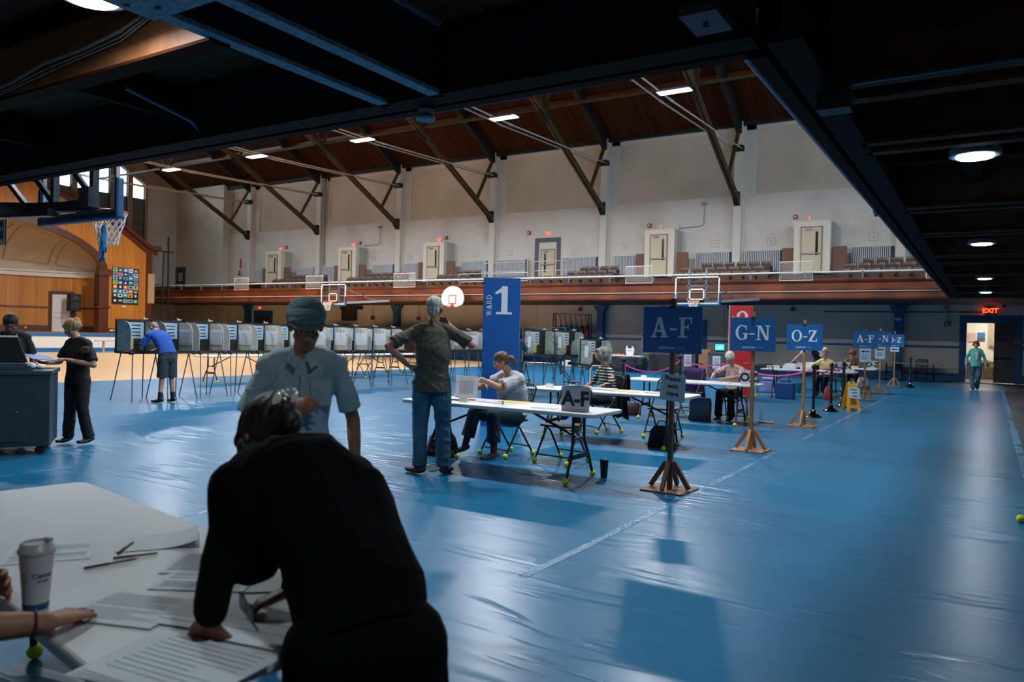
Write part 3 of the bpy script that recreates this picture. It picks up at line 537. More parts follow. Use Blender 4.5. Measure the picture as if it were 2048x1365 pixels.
# stage shell
def apx(dy): return -46.45-4.2*math.sqrt(max(0, 1-(dy/8.35)**2))
def dome(t, s, o=0.):
    dy = 8.3*math.cos(t); xa, xb = XP-.12, apx(dy); ya, yb = YC+(A_+.1)*math.cos(t), YC+dy; za, zb = 4.75+(B_+.1)*math.sin(t), 4.72
    return Vector((xb+(xa-xb)*(1-math.cos(s*PI/2))+o, yb+(ya-yb)*s, zb+(za-zb)*math.sin(s*PI/2)))
w = MB(); V = [dome(PI*i/48, j/10) for i in range(49) for j in range(11)]; F = [(i*11+j, i*11+j+1, i*11+j+12, i*11+j+11) for i in range(48) for j in range(10)]
w.add(V, F); struct('ceiling_stage_shell', w, 'shell_white', smooth=True)
w = MB()
for a, b in ((.12, .42), (.46, .68), (.72, .95)):
    for g_ in (lambda t: t, lambda t: PI-t):
        Q_ = [dome(g_(PI/2*(a+(b-a)*i/8)), .16, .03) for i in range(9)]+[dome(g_(PI/2*b), s_, .03) for s_ in (.4, .65)]+[dome(g_(PI/2*(b-(b-a)*i/8)), .82, .03) for i in range(9)]+[dome(g_(PI/2*a), s_, .03) for s_ in (.65, .4)]
        w.tube(Q_, .03, 5, closed=True); struct('trim_138', w, mat('shell_mould', '#d6c6b0', .7))
AD = [-8.34, -8.1, -7.3, -6.35, -4.8, -3, -1, 1, 3, 4.8, 6.35, 7.3, 8.1, 8.34]
def aseg(z0, z1, o, m, name, skip=()):
    w = MB()
    for i, (a, b) in enumerate(zip(AD, AD[1:])):
        if i in skip: continue
        w.prism([(YC+a, apx(a)+o), (YC+b, apx(b)+o), (YC+b, apx(b)-.15), (YC+a, apx(a)-.15)], (0, 0, z0), (0, 1, 0), (1, 0, 0), (0, 0, z1-z0))
    return struct(name, w, m)
aseg(4.42, 4.70, .2, 'stage_white', 'trim_139'); aseg(4.68, 4.78, .3, 'stage_white', 'trim_145'); aseg(1.05, 4.5, 0, 'panel_wood', 'wall_stage_back')
aseg(1.05, 1.42, .04, 'wood_trim', 'trim_140', (10,)); aseg(2.48, 2.58, .05, 'wood_trim', 'trim_146', (10,))
p0_, p1_ = Vector((apx(6.35)+.02, YC+6.35, 0)), Vector((apx(7.3)+.02, YC+7.3, 0)); dd_ = (p1_-p0_).normalized(); nn_ = Vector((dd_.y, -dd_.x, 0))
if nn_.x < 0: nn_ = -nn_
L_ = (p1_-p0_).length
def dbox(a, b, z0, z1, o0, o1, w): w.prism([(a, o0), (b, o0), (b, o1), (a, o1)], p0_+Vector((0, 0, z0)), dd_, nn_, (0, 0, z1-z0)); return w
w = MB(); dbox(-.08, .10, 1.05, 3.55, 0, .08, w); dbox(L_-.10, L_+.08, 1.05, 3.55, 0, .08, w); dbox(.1, L_-.1, 3.36, 3.55, 0, .08, w); struct('trim_141', w, 'wood_trim')
w = MB(); dbox(.10, L_-.10, 1.05, 3.36, 0, .05, w); d2 = struct('door_2', w, 'door_white')
w = MB(); dbox(.2, L_-.2, 2.2, 2.22, .05, .06, w); dbox(.2, L_-.2, 1.9, 1.92, .05, .06, w); dbox(L_-.2, L_-.14, 2.02, 2.08, .05, .12, w); w.build('door_handle', 'chrome', d2)
for i, (x, y, z) in enumerate(((apx(5.2)+.07, 23.6, 1.27), (XP+.09, 26.8, 1.2), (XP+.09, 27.1, 1.2), (XP+.02, 27.6, 2.72))):
    w = MB(); w.box((x, y, z), (.03, .24, .12)); tag(w.build('outlet_box', 'outlet'), 'small pale outlet plate '+('low on the stage back wall left of the white door', 'on the base board just right of the stage pillar', 'on the base board, farther right of the stage pillar', 'just below the colourful banner of squares')[i], 'outlet')
t = thing('loudspeaker', 'black loudspeaker on a pole stand at the right of the white stage door', 'loudspeaker', (-47.9, 25.45, 1.05))
w = MB(); w.prism([(-.33, 1.28), (.33, 1.28), (.31, 2.35), (-.31, 2.35)], (-.25, 0, 0), (0, 1, 0), (0, 0, 1), (.5, 0, 0)); w.build('cabinet', 'speaker_black', t, bevel=.03)
w = MB(); w.prism([(-.22, 2.0), (.22, 2.0), (.15, 2.2), (-.15, 2.2)], (.25, 0, 0), (0, 1, 0), (0, 0, 1), (.02, 0, 0)); w.build('horn', mat('horn_grey', '#3c3d42', .4), t)
w = MB(); w.cyl((.252, 0, 1.62), (.26, 0, 1.62), .22, n=20); w.build('woofer_grille', mat('grille', '#24252a', .6), t); w = MB(); w.cyl((0, 0, 0), (0, 0, 1.3), .03, n=8); w.build('pole', 'iron', t)
# t-shirt banner of squares
t = thing('square_banner', 'black hanging banner with five columns of colourful printed squares right of the stage', 'banner', (XP+.03, 27.68, 2.87))
w = MB(); w.b2((0, -.86, 0), (.03, .86, 2.27)); w.build('backing', mat('quilt_black', '#131419', .9), t)
rows = [('8fbf8a', '3b3b40', '3a8fc4', 'd7dde0', '1a2440'), ('8b8782', 'c98aa0', '23252c', '4590c0', 'c0b7bd'), ('6fb6dd', '15171c', '3a90c8', '3a8cc0', '8f8f96'), ('a4c436', '2e6fa8', '1d2026', '2b7a4b', '5f9fd0'), ('d8501c', '1a1d2a', 'e8622c', '6fb3da', 'd9c070'), ('4c9c78', '2f86c2', '9fc4d8', 'e06a24', '31345a'), ('37383c', 'c9c9cf', '3b9a8a', 'd99a2c', '1b1d24'), ('17181d', '2a2c2e', '8fb0bd', '7f9fae', '1c7a4e')]
rowz = [2.0, 1.73, 1.5, 1.22, .95, .68, .42, .08]
for r, (cs, z) in enumerate(zip(rows, rowz)):
    for c, h_ in enumerate(cs):
        w = MB(); y = -.83+c*.336; w.b2((.03, y, z), (.036, y+.30, z+(.23 if r else .24))); w.k = 1; cy, cz = y+.15, z+.12
        random.seed(r*7+c); k = random.randrange(4)
        if k == 0: w.cyl((.036, cy, cz), (.04, cy, cz), .075, n=14)
        elif k == 1: [w.b2((.036, cy-.1, cz-.07+.05*i), (.04, cy+.1-.03*(i % 2), cz-.045+.05*i)) for i in range(3)]
        elif k == 2: w.prism([(cy-.08, cz-.07), (cy+.08, cz-.07), (cy, cz+.09)], (.036, 0, 0), (0, 1, 0), (0, 0, 1), (.004, 0, 0))
        else: w.b2((.036, cy-.09, cz-.02), (.04, cy+.09, cz+.05))
        L_ = int(h_[:2], 16)+int(h_[2:4], 16)+int(h_[4:], 16)
        w.build('square', [mat('sq_'+h_, '#'+h_, .8), mat('sq_w', '#dfe3e4', .8) if L_ < 400 else mat('sq_k', '#2b3440', .8)], t)
w = MB(); w.tube([(XP-1.2, 31.5, 0), (XP-1.2, 31.4, 7.6)], .06, 8); w.tube([(XP-1.1, 30.9, 0), (XP-1.1, 31.0, 6.6)], .05, 8); w.bar((XP-1.3, 30.2, 6.6), (XP-1.3, 31.8, 6.6), .08); tag(w.build('pipe_run', 'iron'), 'dark vertical pipes between the stage front and the balcony end', 'pipe')
t = thing('bench', 'low grey bench on the wooden court in front of the stage', 'bench', (-41.6, 24.9, 0))
w = MB(); w.b2((-.15, -1.6, .62), (.15, 1.2, .66)); w.build('seat', mat('bench_grey', '#8b8f8e', .5), t); w = MB(); w.b2((-.04, .3, .03), (.04, .4, .62)); w.b2((-.3, .1, 0), (.3, .6, .04)); w.build('leg', 'bench_grey', t)
w = MB(); w.b2((-.04, -1.2, .03), (.04, -1.1, .62)); w.b2((-.3, -1.4, 0), (.3, -.9, .04)); w.build('leg', 'bench_grey', t)

# ------------------------------------------------------------------ balcony: doors, seats, rails, radiators
def up_door(x0, label, n, flush=False):
    y = YF if flush else 36.2
    if not flush:
        w = MB(); w.b2((x0-.0, y+.04, 4.6), (x0+.06+1.5, YF, 6.98)); w.b2((x0, y-.0, 4.6), (x0+.32, y+.04, 6.98)); w.b2((x0+1.2, y, 4.6), (x0+1.56, y+.04, 6.98)); w.b2((x0+.32, y+.001, 6.70), (x0+1.2, y+.04, 6.98)); struct('wall_vestibule', w, 'cream_frame')
        w = MB(); w.b2((x0+1.56, y+.3, 4.6), (x0+1.62, YF, 6.95)); struct('trim_%d' % (150+n), w, mat('vest_grey', '#b5b2ab', .6))
    else:
        w = MB(); w.b2((x0-.0, y-.06, 4.6), (x0+.25, y, 7.0)); w.b2((x0+1.4, y-.06, 4.6), (x0+1.62, y, 7.0)); w.b2((x0+.25, y-.06, 6.75), (x0+1.4, y, 7.0)); struct('trim_%d' % (150+n), w, 'grey_trim')
        w = MB(); w.b2((x0+.25, y-.03, 4.6), (x0+1.4, y, 6.75)); struct('trim_%d' % (160+n), w, 'cream_frame')
        w = MB(); w.b2((x0+.3, y-.05, 6.42), (x0+1.36, y-.03, 6.7)); struct('trim_%d' % (170+n), w, 'white_paint')
    dx = .34 if not flush else .42; dw = .84
    dt = 6.68 if not flush else 6.32
    w = MB(); w.b2((x0+dx, y-.05, 4.62), (x0+dx+dw, y-.0, dt)); d = struct('door_%d' % (3+n), w, 'cream_door')
    w = MB(); w.b2((x0+dx-.04, y-.06, 4.6), (x0+dx, y, dt+.05)); w.b2((x0+dx+dw, y-.06, 4.6), (x0+dx+dw+.04, y, dt+.05)); w.b2((x0+dx-.04, y-.06, dt), (x0+dx+dw+.04, y, dt+.05)); w.build('frame', mat('door_edge', '#8d7c66', .5), d)
    gx = x0+dx+(.60 if not flush else .2); w = MB(); w.b2((gx, y-.06, dt-1.25), (gx+.11, y-.04, dt-.2)); w.build('glass', 'glass_dark', d)
    w = MB(); w.b2((x0+dx+.02, y-.12, 5.48), (x0+dx+dw-.03, y-.06, 5.54)); w.build('push_bar', 'lamp_housing', d)
    w = MB(); w.b2((x0+dx+.15, y-.12, dt-.12), (x0+dx+.42, y-.05, dt-.04)); w.build('door_closer', 'lamp_housing', d)
dl = ('at the stage end', 'second from the stage', 'above the standing man in the green shirt', 'in the dark grey frame', 'above the second sign post', 'nearest the right gallery')
vx = (-43.31, -36.28, -29.19, -21.9, -14.92, -7.68)
for n, x0 in enumerate(vx):
    up_door(x0, dl[n], n, n == 3)
    if n != 3:
        for a, b, s_ in ((1.64, 2.22, 'right'), (-.55, -.02, 'left')): w = MB(); w.b2((x0+a, 36.4, 4.6), (x0+b, 36.46, 5.82)); tag(w.build('side_panel', 'panel_brown'), 'brown panel '+s_+' of the balcony door '+dl[n], 'panel')
    ex = thing('exit_sign', 'small lit exit sign over the balcony door '+dl[n], 'exit sign', (x0+.48+(.4 if n == 3 else 0), YF-.035, 7.24))
    w = MB(); w.box((0, 0, 0), (.3 if n < 4 else .06, .06, .22)); w.build('case', 'exit_white', ex)
    if n < 4: text('lettering', 'EXIT', .17, 'exit_glow', ex, plane_mtx((0, -.034, 0), (1, 0, 0), (0, 0, 1)), .002, .006)
    w = MB(); w.box((0, -.035, 0), (.24, .006, .17) if n < 4 else (.05, .006, .2)); w.build('lens', 'exit_pale', ex)
    ax = x0+(1.0 if n < 3 else (-.42 if n == 3 else -.15)); t = thing('fire_alarm', 'red fire alarm box above the balcony door '+dl[n], 'alarm', (ax, YF-.05, 7.34))
    w = MB(); w.box((0, 0, 0), (.2, .1, .2)); w.build('housing', 'red_box', t, bevel=.02); w = MB(); w.cyl((0, -.05, 0), (0, -.07, 0), .05, n=12); w.build('strobe', 'exit_white', t)
    if n in (1, 4):
        w = MB(); w.tube([(x0+1.5, YF-.05, 7.13), (x0+2.55, YF-.05, 7.16), (x0+2.72, YF-.05, 7.25), (x0+2.75, YF-.05, 8.2)], .02, 6); w.box((x0+2.75, YF-.14, 8.28), (.22, .2, .13)); w.cyl((x0+1.5, YF-.1, 7.13), (x0+1.5, YF-.02, 7.13), .06, n=10); tag(w.build('security_camera', 'pipe_grey'), 'small grey camera on a bent conduit '+('right of the second balcony door from the stage' if n == 1 else 'above the balcony door over the second sign post'), 'camera')
for b, (x0, x1, w_) in enumerate(((-45.3, -43.95, 0), (-41.0, -39.3, 0), (-38.4, -36.85, 0), (-33.9, -32.15, 0), (-31.3, -29.8, 0), (-26.8, -24.95, 0), (-24.4, -22.35, 0), (-20.0, -17.9, 0), (-16.9, -15.6, 0), (-12.5, -10.75, 0), (-10.1, -8.35, 0), (-5.35, -3.65, 0), (-2.9, -1.3, 0))):
    t = thing('radiator', 'white ribbed wall radiator behind the balcony seats, '+('one' if 0 else ('first', 'second', 'third', 'fourth', 'fifth', 'sixth', 'seventh', 'eighth', 'ninth', 'tenth', 'eleventh', 'twelfth', 'last')[b])+' from the stage end', 'radiator', (x0, 36.95, 4.6))
    w = MB(); n = int((x1-x0)/.085)
    for i in range(n): w.b2((i*.085, -.05, .15), (i*.085+.045, .03, 1.22))
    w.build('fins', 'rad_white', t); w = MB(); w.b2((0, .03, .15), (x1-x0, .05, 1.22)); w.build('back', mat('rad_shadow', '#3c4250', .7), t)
    w = MB(); w.b2((-.04, -.06, 1.2), (x1-x0+.02, .05, 1.25)); w.cyl((x1-x0+.08, 0, 0), (x1-x0+.08, 0, 1.25), .035, n=8); w.build('top_pipe', 'rail_white', t)
# seats
s0 = thing('theatre_seat', 'x', 'seat', (0, 0, 0))
w = MB(); P = []
for i in range(7):
    a = (i-3)/3; P.append((a*.235, -.02-.05*(1-a*a)*-1))
poly = P+[(x, y+.02) for x, y in P[::-1]]
w.prism(poly, (0, 0, .42), (1, 0, 0), (0, 1, 0), (0, .05, .47)); w.build('backrest', 'seat_wood', s0)
w = MB(); w.prism([(-.23, 0), (.23, 0), (.21, .40), (-.21, .40)], (0, -.06, .42), (1, 0, 0), (0, -.2, .9), (0, .025, 0)); w.build('seat_pan', 'seat_wood', s0)
w = MB(); w.b2((.25, -.3, 0), (.28, .04, .06)); w.b2((.25, -.1, 0), (.28, -.03, .6)); w.b2((.235, -.32, .58), (.295, .06, .62)); w.build('arm_frame', 'seat_iron', s0)
first = True; nseat = 0
rowsY = ((34.15, 3.72, 'front'), (35.05, 4.02, 'middle'), (35.95, 4.32, 'top'))
bayn = ('stage end bay', 'second bay from the stage', 'bay left of grey door', 'bay right of grey door', 'bay above the signs', 'bay by the right gallery')
def nth(i): return ('first', 'second', 'third', 'fourth', 'fifth', 'sixth', 'seventh', 'eighth', 'ninth', 'tenth', 'eleventh', 'twelfth', 'thirteenth', 'fourteenth')[i]
segs = [[(-41.2, -36.95), (-41.2, -36.9), (-40.3, -36.9)], [(-34.3, -29.8), (-34.3, -29.8), (-33.4, -29.9)], [(-27.2, -20.3), (-27.2, -24.6), (-26.4, -24.4)], [(-20.2, -15.5), (-18.7, -15.5), (-18.4, -15.6)], [(-12.7, -8.2), (-12.6, -8.3), (-11.9, -8.4)], [(-5.5, -1.6), (-5.4, -1.9), (-4.8, -2.3)], [(-1.5, 2.5), (-1.4, 2.5), (-1.3, 2.5)]]
for b, sg in enumerate(segs[:6]):
    for (y, z, rn), (x0, x1) in zip(rowsY, sg):
        n = int((x1-x0)/.56)
        for i in range(n):
            lb = 'brown theatre seat, %s balcony row, %s, %s from the left' % (rn, bayn[b], nth(i)); gp_ = '%s row balcony seats, %s' % (rn, bayn[b])
            if first: s0.location = (x0+.28+i*.56, y, z); s0['label'] = lb; s0['group'] = gp_; first = False
            else: dup(s0, (x0+.28+i*.56, y, z), 0, lb, gp_)
            nseat += 1
# seats in a brown block at the stage end
w = MB(); w.b2((-45.4, 35.2, 4.0), (-43.4, 36.4, 4.75)); w.b2((-44.6, 34.2, 3.8), (-42.2, 35.2, 4.4)); tag(w.build('platform', 'wood_dark'), 'dark brown stepped platform at the stage end of the balcony', 'platform')
# front rail
t = thing('balcony_rail', 'long white handrail on short posts along the far balcony front', 'railing', (0, YB+.05, 0))
w = MB(); w.tube([(XE, 0, 4.37), (XG, 0, 4.29)], .036, 8); w.build('handrail', 'rail_white', t)
x = -53.2
while x < -1.5:
    w = MB(); w.cyl((x, 0, 4.02), (x, 0, 4.31), .045, n=8); w.build('post', 'rail_post', t); x += 2.13
def gate(x0, x1, y, z0, z1, label, mesh=True, mid=False):
    t = thing('guard_frame', label, 'railing', (0, y, 0)); w = MB(); w.tube([(x0, 0, z0), (x1, 0, z0), (x1, 0, z1), (x0, 0, z1)], .026, 6, closed=True)
    if mid: w.cyl((x0, 0, (z0+z1)/2), (x1, 0, (z0+z1)/2), .022, n=6)
    w.build('frame', 'rail_white', t)
    if mesh:
        w = MB(); n = int((x1-x0)/.1); H = z1-z0
        for i in range(-int(H/.1), n+1):
            for s in (1, -1):
                a = x0+i*.1; c, d = (a, a+H) if s > 0 else (a+H, a); lo, hi = max(min(c, d), x0), min(max(c, d), x1)
                if hi-lo > .04:
                    f_ = lambda xx: z0+(xx-c)/(d-c)*H
                    w.bar((lo, 0, f_(lo)), (hi, 0, f_(hi)), .006)
        w.build('wire_mesh', 'rail_white', t)
for x0, x1, lb in ((-41.2, -39.85, 'at the stage end'), (-34.65, -33.25, 'behind the far left backboard'), (-27.8, -26.3, 'right of the third balcony door'), (-14.06, -12.77, 'over the large A-F sign'), (-7.3, -6.04, 'by the farthest right door'), (-2.05, -1.35, 'at the right gallery corner')):
    gate(x0, x1, YB-.02, 3.98, 4.73, 'white guard frame with wire mesh on the balcony front '+lb)
for i, (x0, x1, y, z0, z1) in enumerate(((-24.2, -21.5, 35.4, 4.5, 5.5), (-20.9, -18.9, 35.4, 4.5, 5.5), (-22.4, -20.2, 33.6, 3.9, 4.75), (-24.6, -22.6, 33.6, 3.9, 4.75))):
    gate(x0, x1, y, z0, z1, 'white two-bar railing around the grey framed balcony door, '+('upper left', 'upper right', 'lower right', 'lower left')[i]+' one', False, True)
# notices on the wall
for i, x in enumerate((-46.6, -38.6, -34.1, -31.0, -26.0, -23.6, -18.6, -16.4, -11.6, -8.9, -4.5)):
    w = MB(); w.tube([(x-.18, YF-.01, 6.1), (x+.18, YF-.01, 6.1), (x+.18, YF-.01, 6.42), (x-.18, YF-.01, 6.42)], .012, 4, closed=True); w.box((x, YF-.01, 6.26), (.06, .02, .12)); tag(w.build('wall_frame', mat('frame_faint', '#b9b2a8', .6)), 'faint painted frame on the white brick wall above the radiators', 'frame', 'faint frames on the far brick wall')
# extinguisher and door at the corner tower
t = thing('fire_extinguisher', 'red fire extinguisher on the far wall at the stage end of the balcony', 'fire extinguisher', (-48.1+.9, YF-.12, 5.05))
w = MB(); w.lathe([(.09, 0), (.1, .04), (.1, .5), (.05, .58), (.03, .6)], n=14); w.build('cylinder', 'red_box', t, smooth=True); w = MB(); w.box((0, 0, .68), (.12, .05, .12)); w.cyl((0, 0, .6), (.1, 0, .35), .015, n=6); w.build('valve', 'iron', t); w = MB(); w.lathe([(.103, .25), (.103, .38)], n=14); w.build('paper_label', 'exit_white', t)
w = MB(); w.b2((-47.3, YF-.02, 6.0), (-47.1, YF, 6.5)); w.prism([(-.1, 0), (.1, 0), (0, .3)], (-47.2, YF-.02, 6.5), (1, 0, 0), (0, 0, 1), (0, .02, 0)); tag(w.build('extinguisher_sign', mat('orange_sign', '#d8452a', .5)), 'orange pointer sign above the fire extinguisher', 'sign')
w = MB(); y_ = YF-.57; w.b2((-54.2, y_, 3.72), (-53.0, y_+.02, 6.15)); d = struct('door_12', w, mat('brown_door', '#3a2a25', .5))
w = MB(); w.b2((-54.2, y_-.04, 3.72), (-54.05, y_, 6.2)); w.b2((-53.15, y_-.04, 3.72), (-53.0, y_, 6.2)); w.b2((-54.2, y_-.04, 6.05), (-53.0, y_, 6.2)); w.build('frame', 'grey_trim', d)
w = MB(); w.b2((-53.85, y_-.03, 5.1), (-53.4, y_, 5.75)); w.b2((-53.85, y_-.03, 4.2), (-53.4, y_, 4.9)); w.build('glass', mat('pane_grey', '#a9a49b', .3), d)
w = MB(); w.b2((XE+.03, 34.7, 3.9), (XE+.3, 36.2, 4.75)); tag(w.build('radiator_cover', mat('cover_grey', '#55524f', .6)), 'grey radiator cover on the end wall beyond the stage', 'radiator cover')

# ------------------------------------------------------------------ under the far balcony: doors, boxes, cylinders, panels
def blue_door(x0, x1, z, n, lb, inner='#3b3230'):
    w = MB(); w.b2((x0, YF-.05, 0), (x0+.28, YF, z)); w.b2((x1-.28, YF-.05, 0), (x1, YF, z)); w.b2((x0+.28, YF-.05, z-.34), (x1-.28, YF, z)); struct('trim_%d' % (180+n), w, 'blue_paint')
    w = MB(); w.b2((x0+.28, YF-.03, 0), (x1-.28, YF, z-.34)); d = struct('door_%d' % (13+n), w, mat('door_dark%d' % n, inner, .5)); w = MB(); w.cyl((x1-.5, YF-.05, 1.6), (x1-.5, YF-.05, 2.1), .02, n=6); w.build('door_handle', 'chrome', d)
blue_door(-45.6, -43.6, 2.84, 0, ''); blue_door(-53.9, -52.6, 2.84, 1, '', '#0c4c86'); blue_door(-13.55, -11.9, 2.5, 2, '', '#2c2420')
t = thing('exit_sign', 'small lit exit sign over the blue framed door under the balcony', 'exit sign', (-44.9, YF-.06, 3.05)); w = MB(); w.box((0, 0, 0), (.34, .06, .2)); w.build('case', 'exit_white', t); text('lettering', 'EXIT', .15, 'exit_glow', t, plane_mtx((0, -.034, 0), (1, 0, 0), (0, 0, 1)), .002, .006); w = MB(); w.box((0, -.032, 0), (.3, .004, .17)); w.build('lens', 'exit_pale', t)
t = thing('exit_sign', 'lit red EXIT sign above the open doorway on the right', 'exit sign', (-.02, YF-.12, 2.98)); w = MB(); w.box((0, 0, 0), (.46, .08, .28)); w.build('case', 'iron', t)
text('lettering', 'EXIT', .27, mat('exit_bright', '#ff3010', .5, emit=('#ff2a10', 6)) and 'exit_bright', t, plane_mtx((0, -.045, 0), (1, 0, 0), (0, 0, 1)), .004, .008)
t = thing('door_sign', 'small dark lettered plate on the blue frame right of the grey door', 'sign', (1.0, YF-.06, 1.74)); w = MB(); w.box((0, 0, 0), (.34, .02, .2)); w.build('plate', mat('plate_dim', '#7f7f86', .5), t); text('lettering', 'EXIT', .12, 'iron', t, plane_mtx((0, -.012, 0), (1, 0, 0), (0, 0, 1)), .001)
for i, (x, z, s, lb) in enumerate(((-18.95, 3.0, .17, 'under the balcony right of the blue poster board'), (-14.3, 3.08, .17, 'left of the large A-F sign'), (-7.85, 3.02, .17, 'between the G-N and O-Z signs'), (-1.62, 3.12, .13, 'left of the lit EXIT sign'), (.45, 3.2, .13, 'right of the lit EXIT sign'), (-34.0, 2.42, .26, 'behind the far left backboard'), (-1.55, 2.42, .2, 'beside the exit doorway frame'), (-30.2, 2.4, .2, 'behind the green shirted man'))):
    t = thing('alarm_box', 'small red wall box '+lb, 'alarm', (x, YF-.06, z)); w = MB(); w.box((0, 0, 0), (s, .1, s)); w.build('housing', 'red_box', t); w = MB(); w.cyl((0, -.05, 0), (0, -.08, 0), s*.25, n=10); w.build('lens', 'exit_white' if i in (3, 6) else 'iron', t); w = MB(); w.cyl((0, .02, s/2), (0, .02, 3.3-z), .015, n=6); w.build('conduit', 'pipe_grey', t)
w = MB(); w.cyl((-6.5, YF-.03, 2.93), (-.3, YF-.03, 2.93), .02, n=6); tag(w.build('conduit', 'steel_dark'), 'thin horizontal conduit on the wall left of the lit EXIT sign', 'pipe')
t = thing('wall_light', 'white dome light on the blue column behind the far signs', 'lamp', (-3.38, YF-.46, 2.62)); w = MB(); w.lathe([(.02, -.09), (.12, -.05), (.16, .0), (.16, .03)], n=16); w.build('dome', 'exit_white', t)
w = MB(); w.b2((-36.6, YF-.25, 2.2), (-35.4, YF-.03, 3.0)); w.b2((-36.7, YF-.3, 2.95), (-34.9, YF-.03, 3.15)); tag(w.build('ventilation_unit', mat('vent_dark', '#2c2926', .6)), 'dark ventilation unit under the balcony near the far left hoop', 'vent unit')
w = MB(); w.b2((-41.5, YF-.5, 0), (-39.7, YF-.03, 2.35)); tag(w.build('cabinet', mat('cab_dark', '#2a2a30', .6)), 'dark grey cabinet against the far wall behind the booths', 'cabinet')
for i, (x0, x1, h_, c) in enumerate(((-33.9, -31.6, 1.85, '#0e4f8f'), (-37.6, -35.2, 1.9, '#10406f'), (-31.4, -29.2, 1.85, '#3a2c2a'), (-27.9, -26.5, 1.72, '#0e4f8f'), (-29.1, -27.95, 1.8, '#3a2c2a'), (-26.4, -22.0, 1.75, '#0d4272'))):
    w = MB(); w.box(((x0+x1)/2, 35.9, h_/2), (x1-x0, .3, h_)); tag(w.build('storage_cabinet', mat('cabn%d' % i, c, .6)), ('blue cabinet behind the last grey booth', 'dark blue cabinet behind the man in the flat cap', 'brown cabinet left of the green shirted man', 'small blue cabinet left of the blue poster board', 'brown cabinet behind the green shirted man', 'long dark blue cabinet hidden behind the poster board')[i], 'cabinet')
t = thing('cylinder_rack', 'rack of hanging blue and red cylinders against the wall left of the blue column', 'rack', (-19.2, 36.4, 0))
w = MB(); w.tube([(-1.05, 0, 0), (-1.0, 0, 2.75), (1.15, 0, 2.68), (1.2, 0, 0)], .03, 6); w.tube([(-1.05, .3, 0), (-1.0, .3, 2.75), (1.15, .3, 2.68), (1.2, .3, 0)], .03, 6)
for i in range(7): w.tube([(-.95+.32*i, 0, 2.7), (-.95+.32*i, .15, 2.3), (-.9+.32*i, .15, 2.1)], .018, 5)
w.build('frame', 'iron', t)
for i in range(7):
    w = MB(); w.lathe([(.05, 1.0), (.115, 1.08), (.115, 2.0), (.04, 2.12)], (-.92+.32*i, .15, 0), 12); w.build('cylinder', mat('cyl_blue', '#0d6ca0', .4) if i < 5 else mat('cyl_red', '#6b1f1f', .4), t, smooth=True)
w = MB(); w.b2((-1.1, .0, .95), (1.2, .35, 1.0)); w.build('shelf', 'iron', t)
t = thing('rail_stand', 'long metal rail on posts behind the green booths', 'railing', (-19.0, 34.6, 0)); w = MB(); w.tube([(-4.6, 0, 1.98), (.6, 0, 1.95)], .03, 6); w.build('rail', 'chrome', t)
for dx in (-4.5, -2, .55): w = MB(); w.cyl((dx, 0, 0), (dx, 0, 1.97), .03, n=6); w.build('post', 'chrome', t)
w = MB(); w.tube([(-20.35, 34.9, 3.2), (-20.35, 34.9, 1.3)], .022, 6); tag(w.build('yellow_cable', mat('yellow_cord', '#c79a20', .5)), 'yellow cable hanging from the balcony behind the booths', 'cable')
for i, x in enumerate((-11.0, -9.9)):
    w = MB(); w.tube([(x, YF-.3, 3.2), (x+.03*(-1)**i, YF-.3, 2.2), (x+.05, YF-.3, 1.55)], .018, 6); tag(w.build('yellow_cable', 'yellow_cord'), 'thin yellow cable hanging on the wall '+('just right of the large A-F sign' if not i else 'above the box with the small screen'), 'cable')

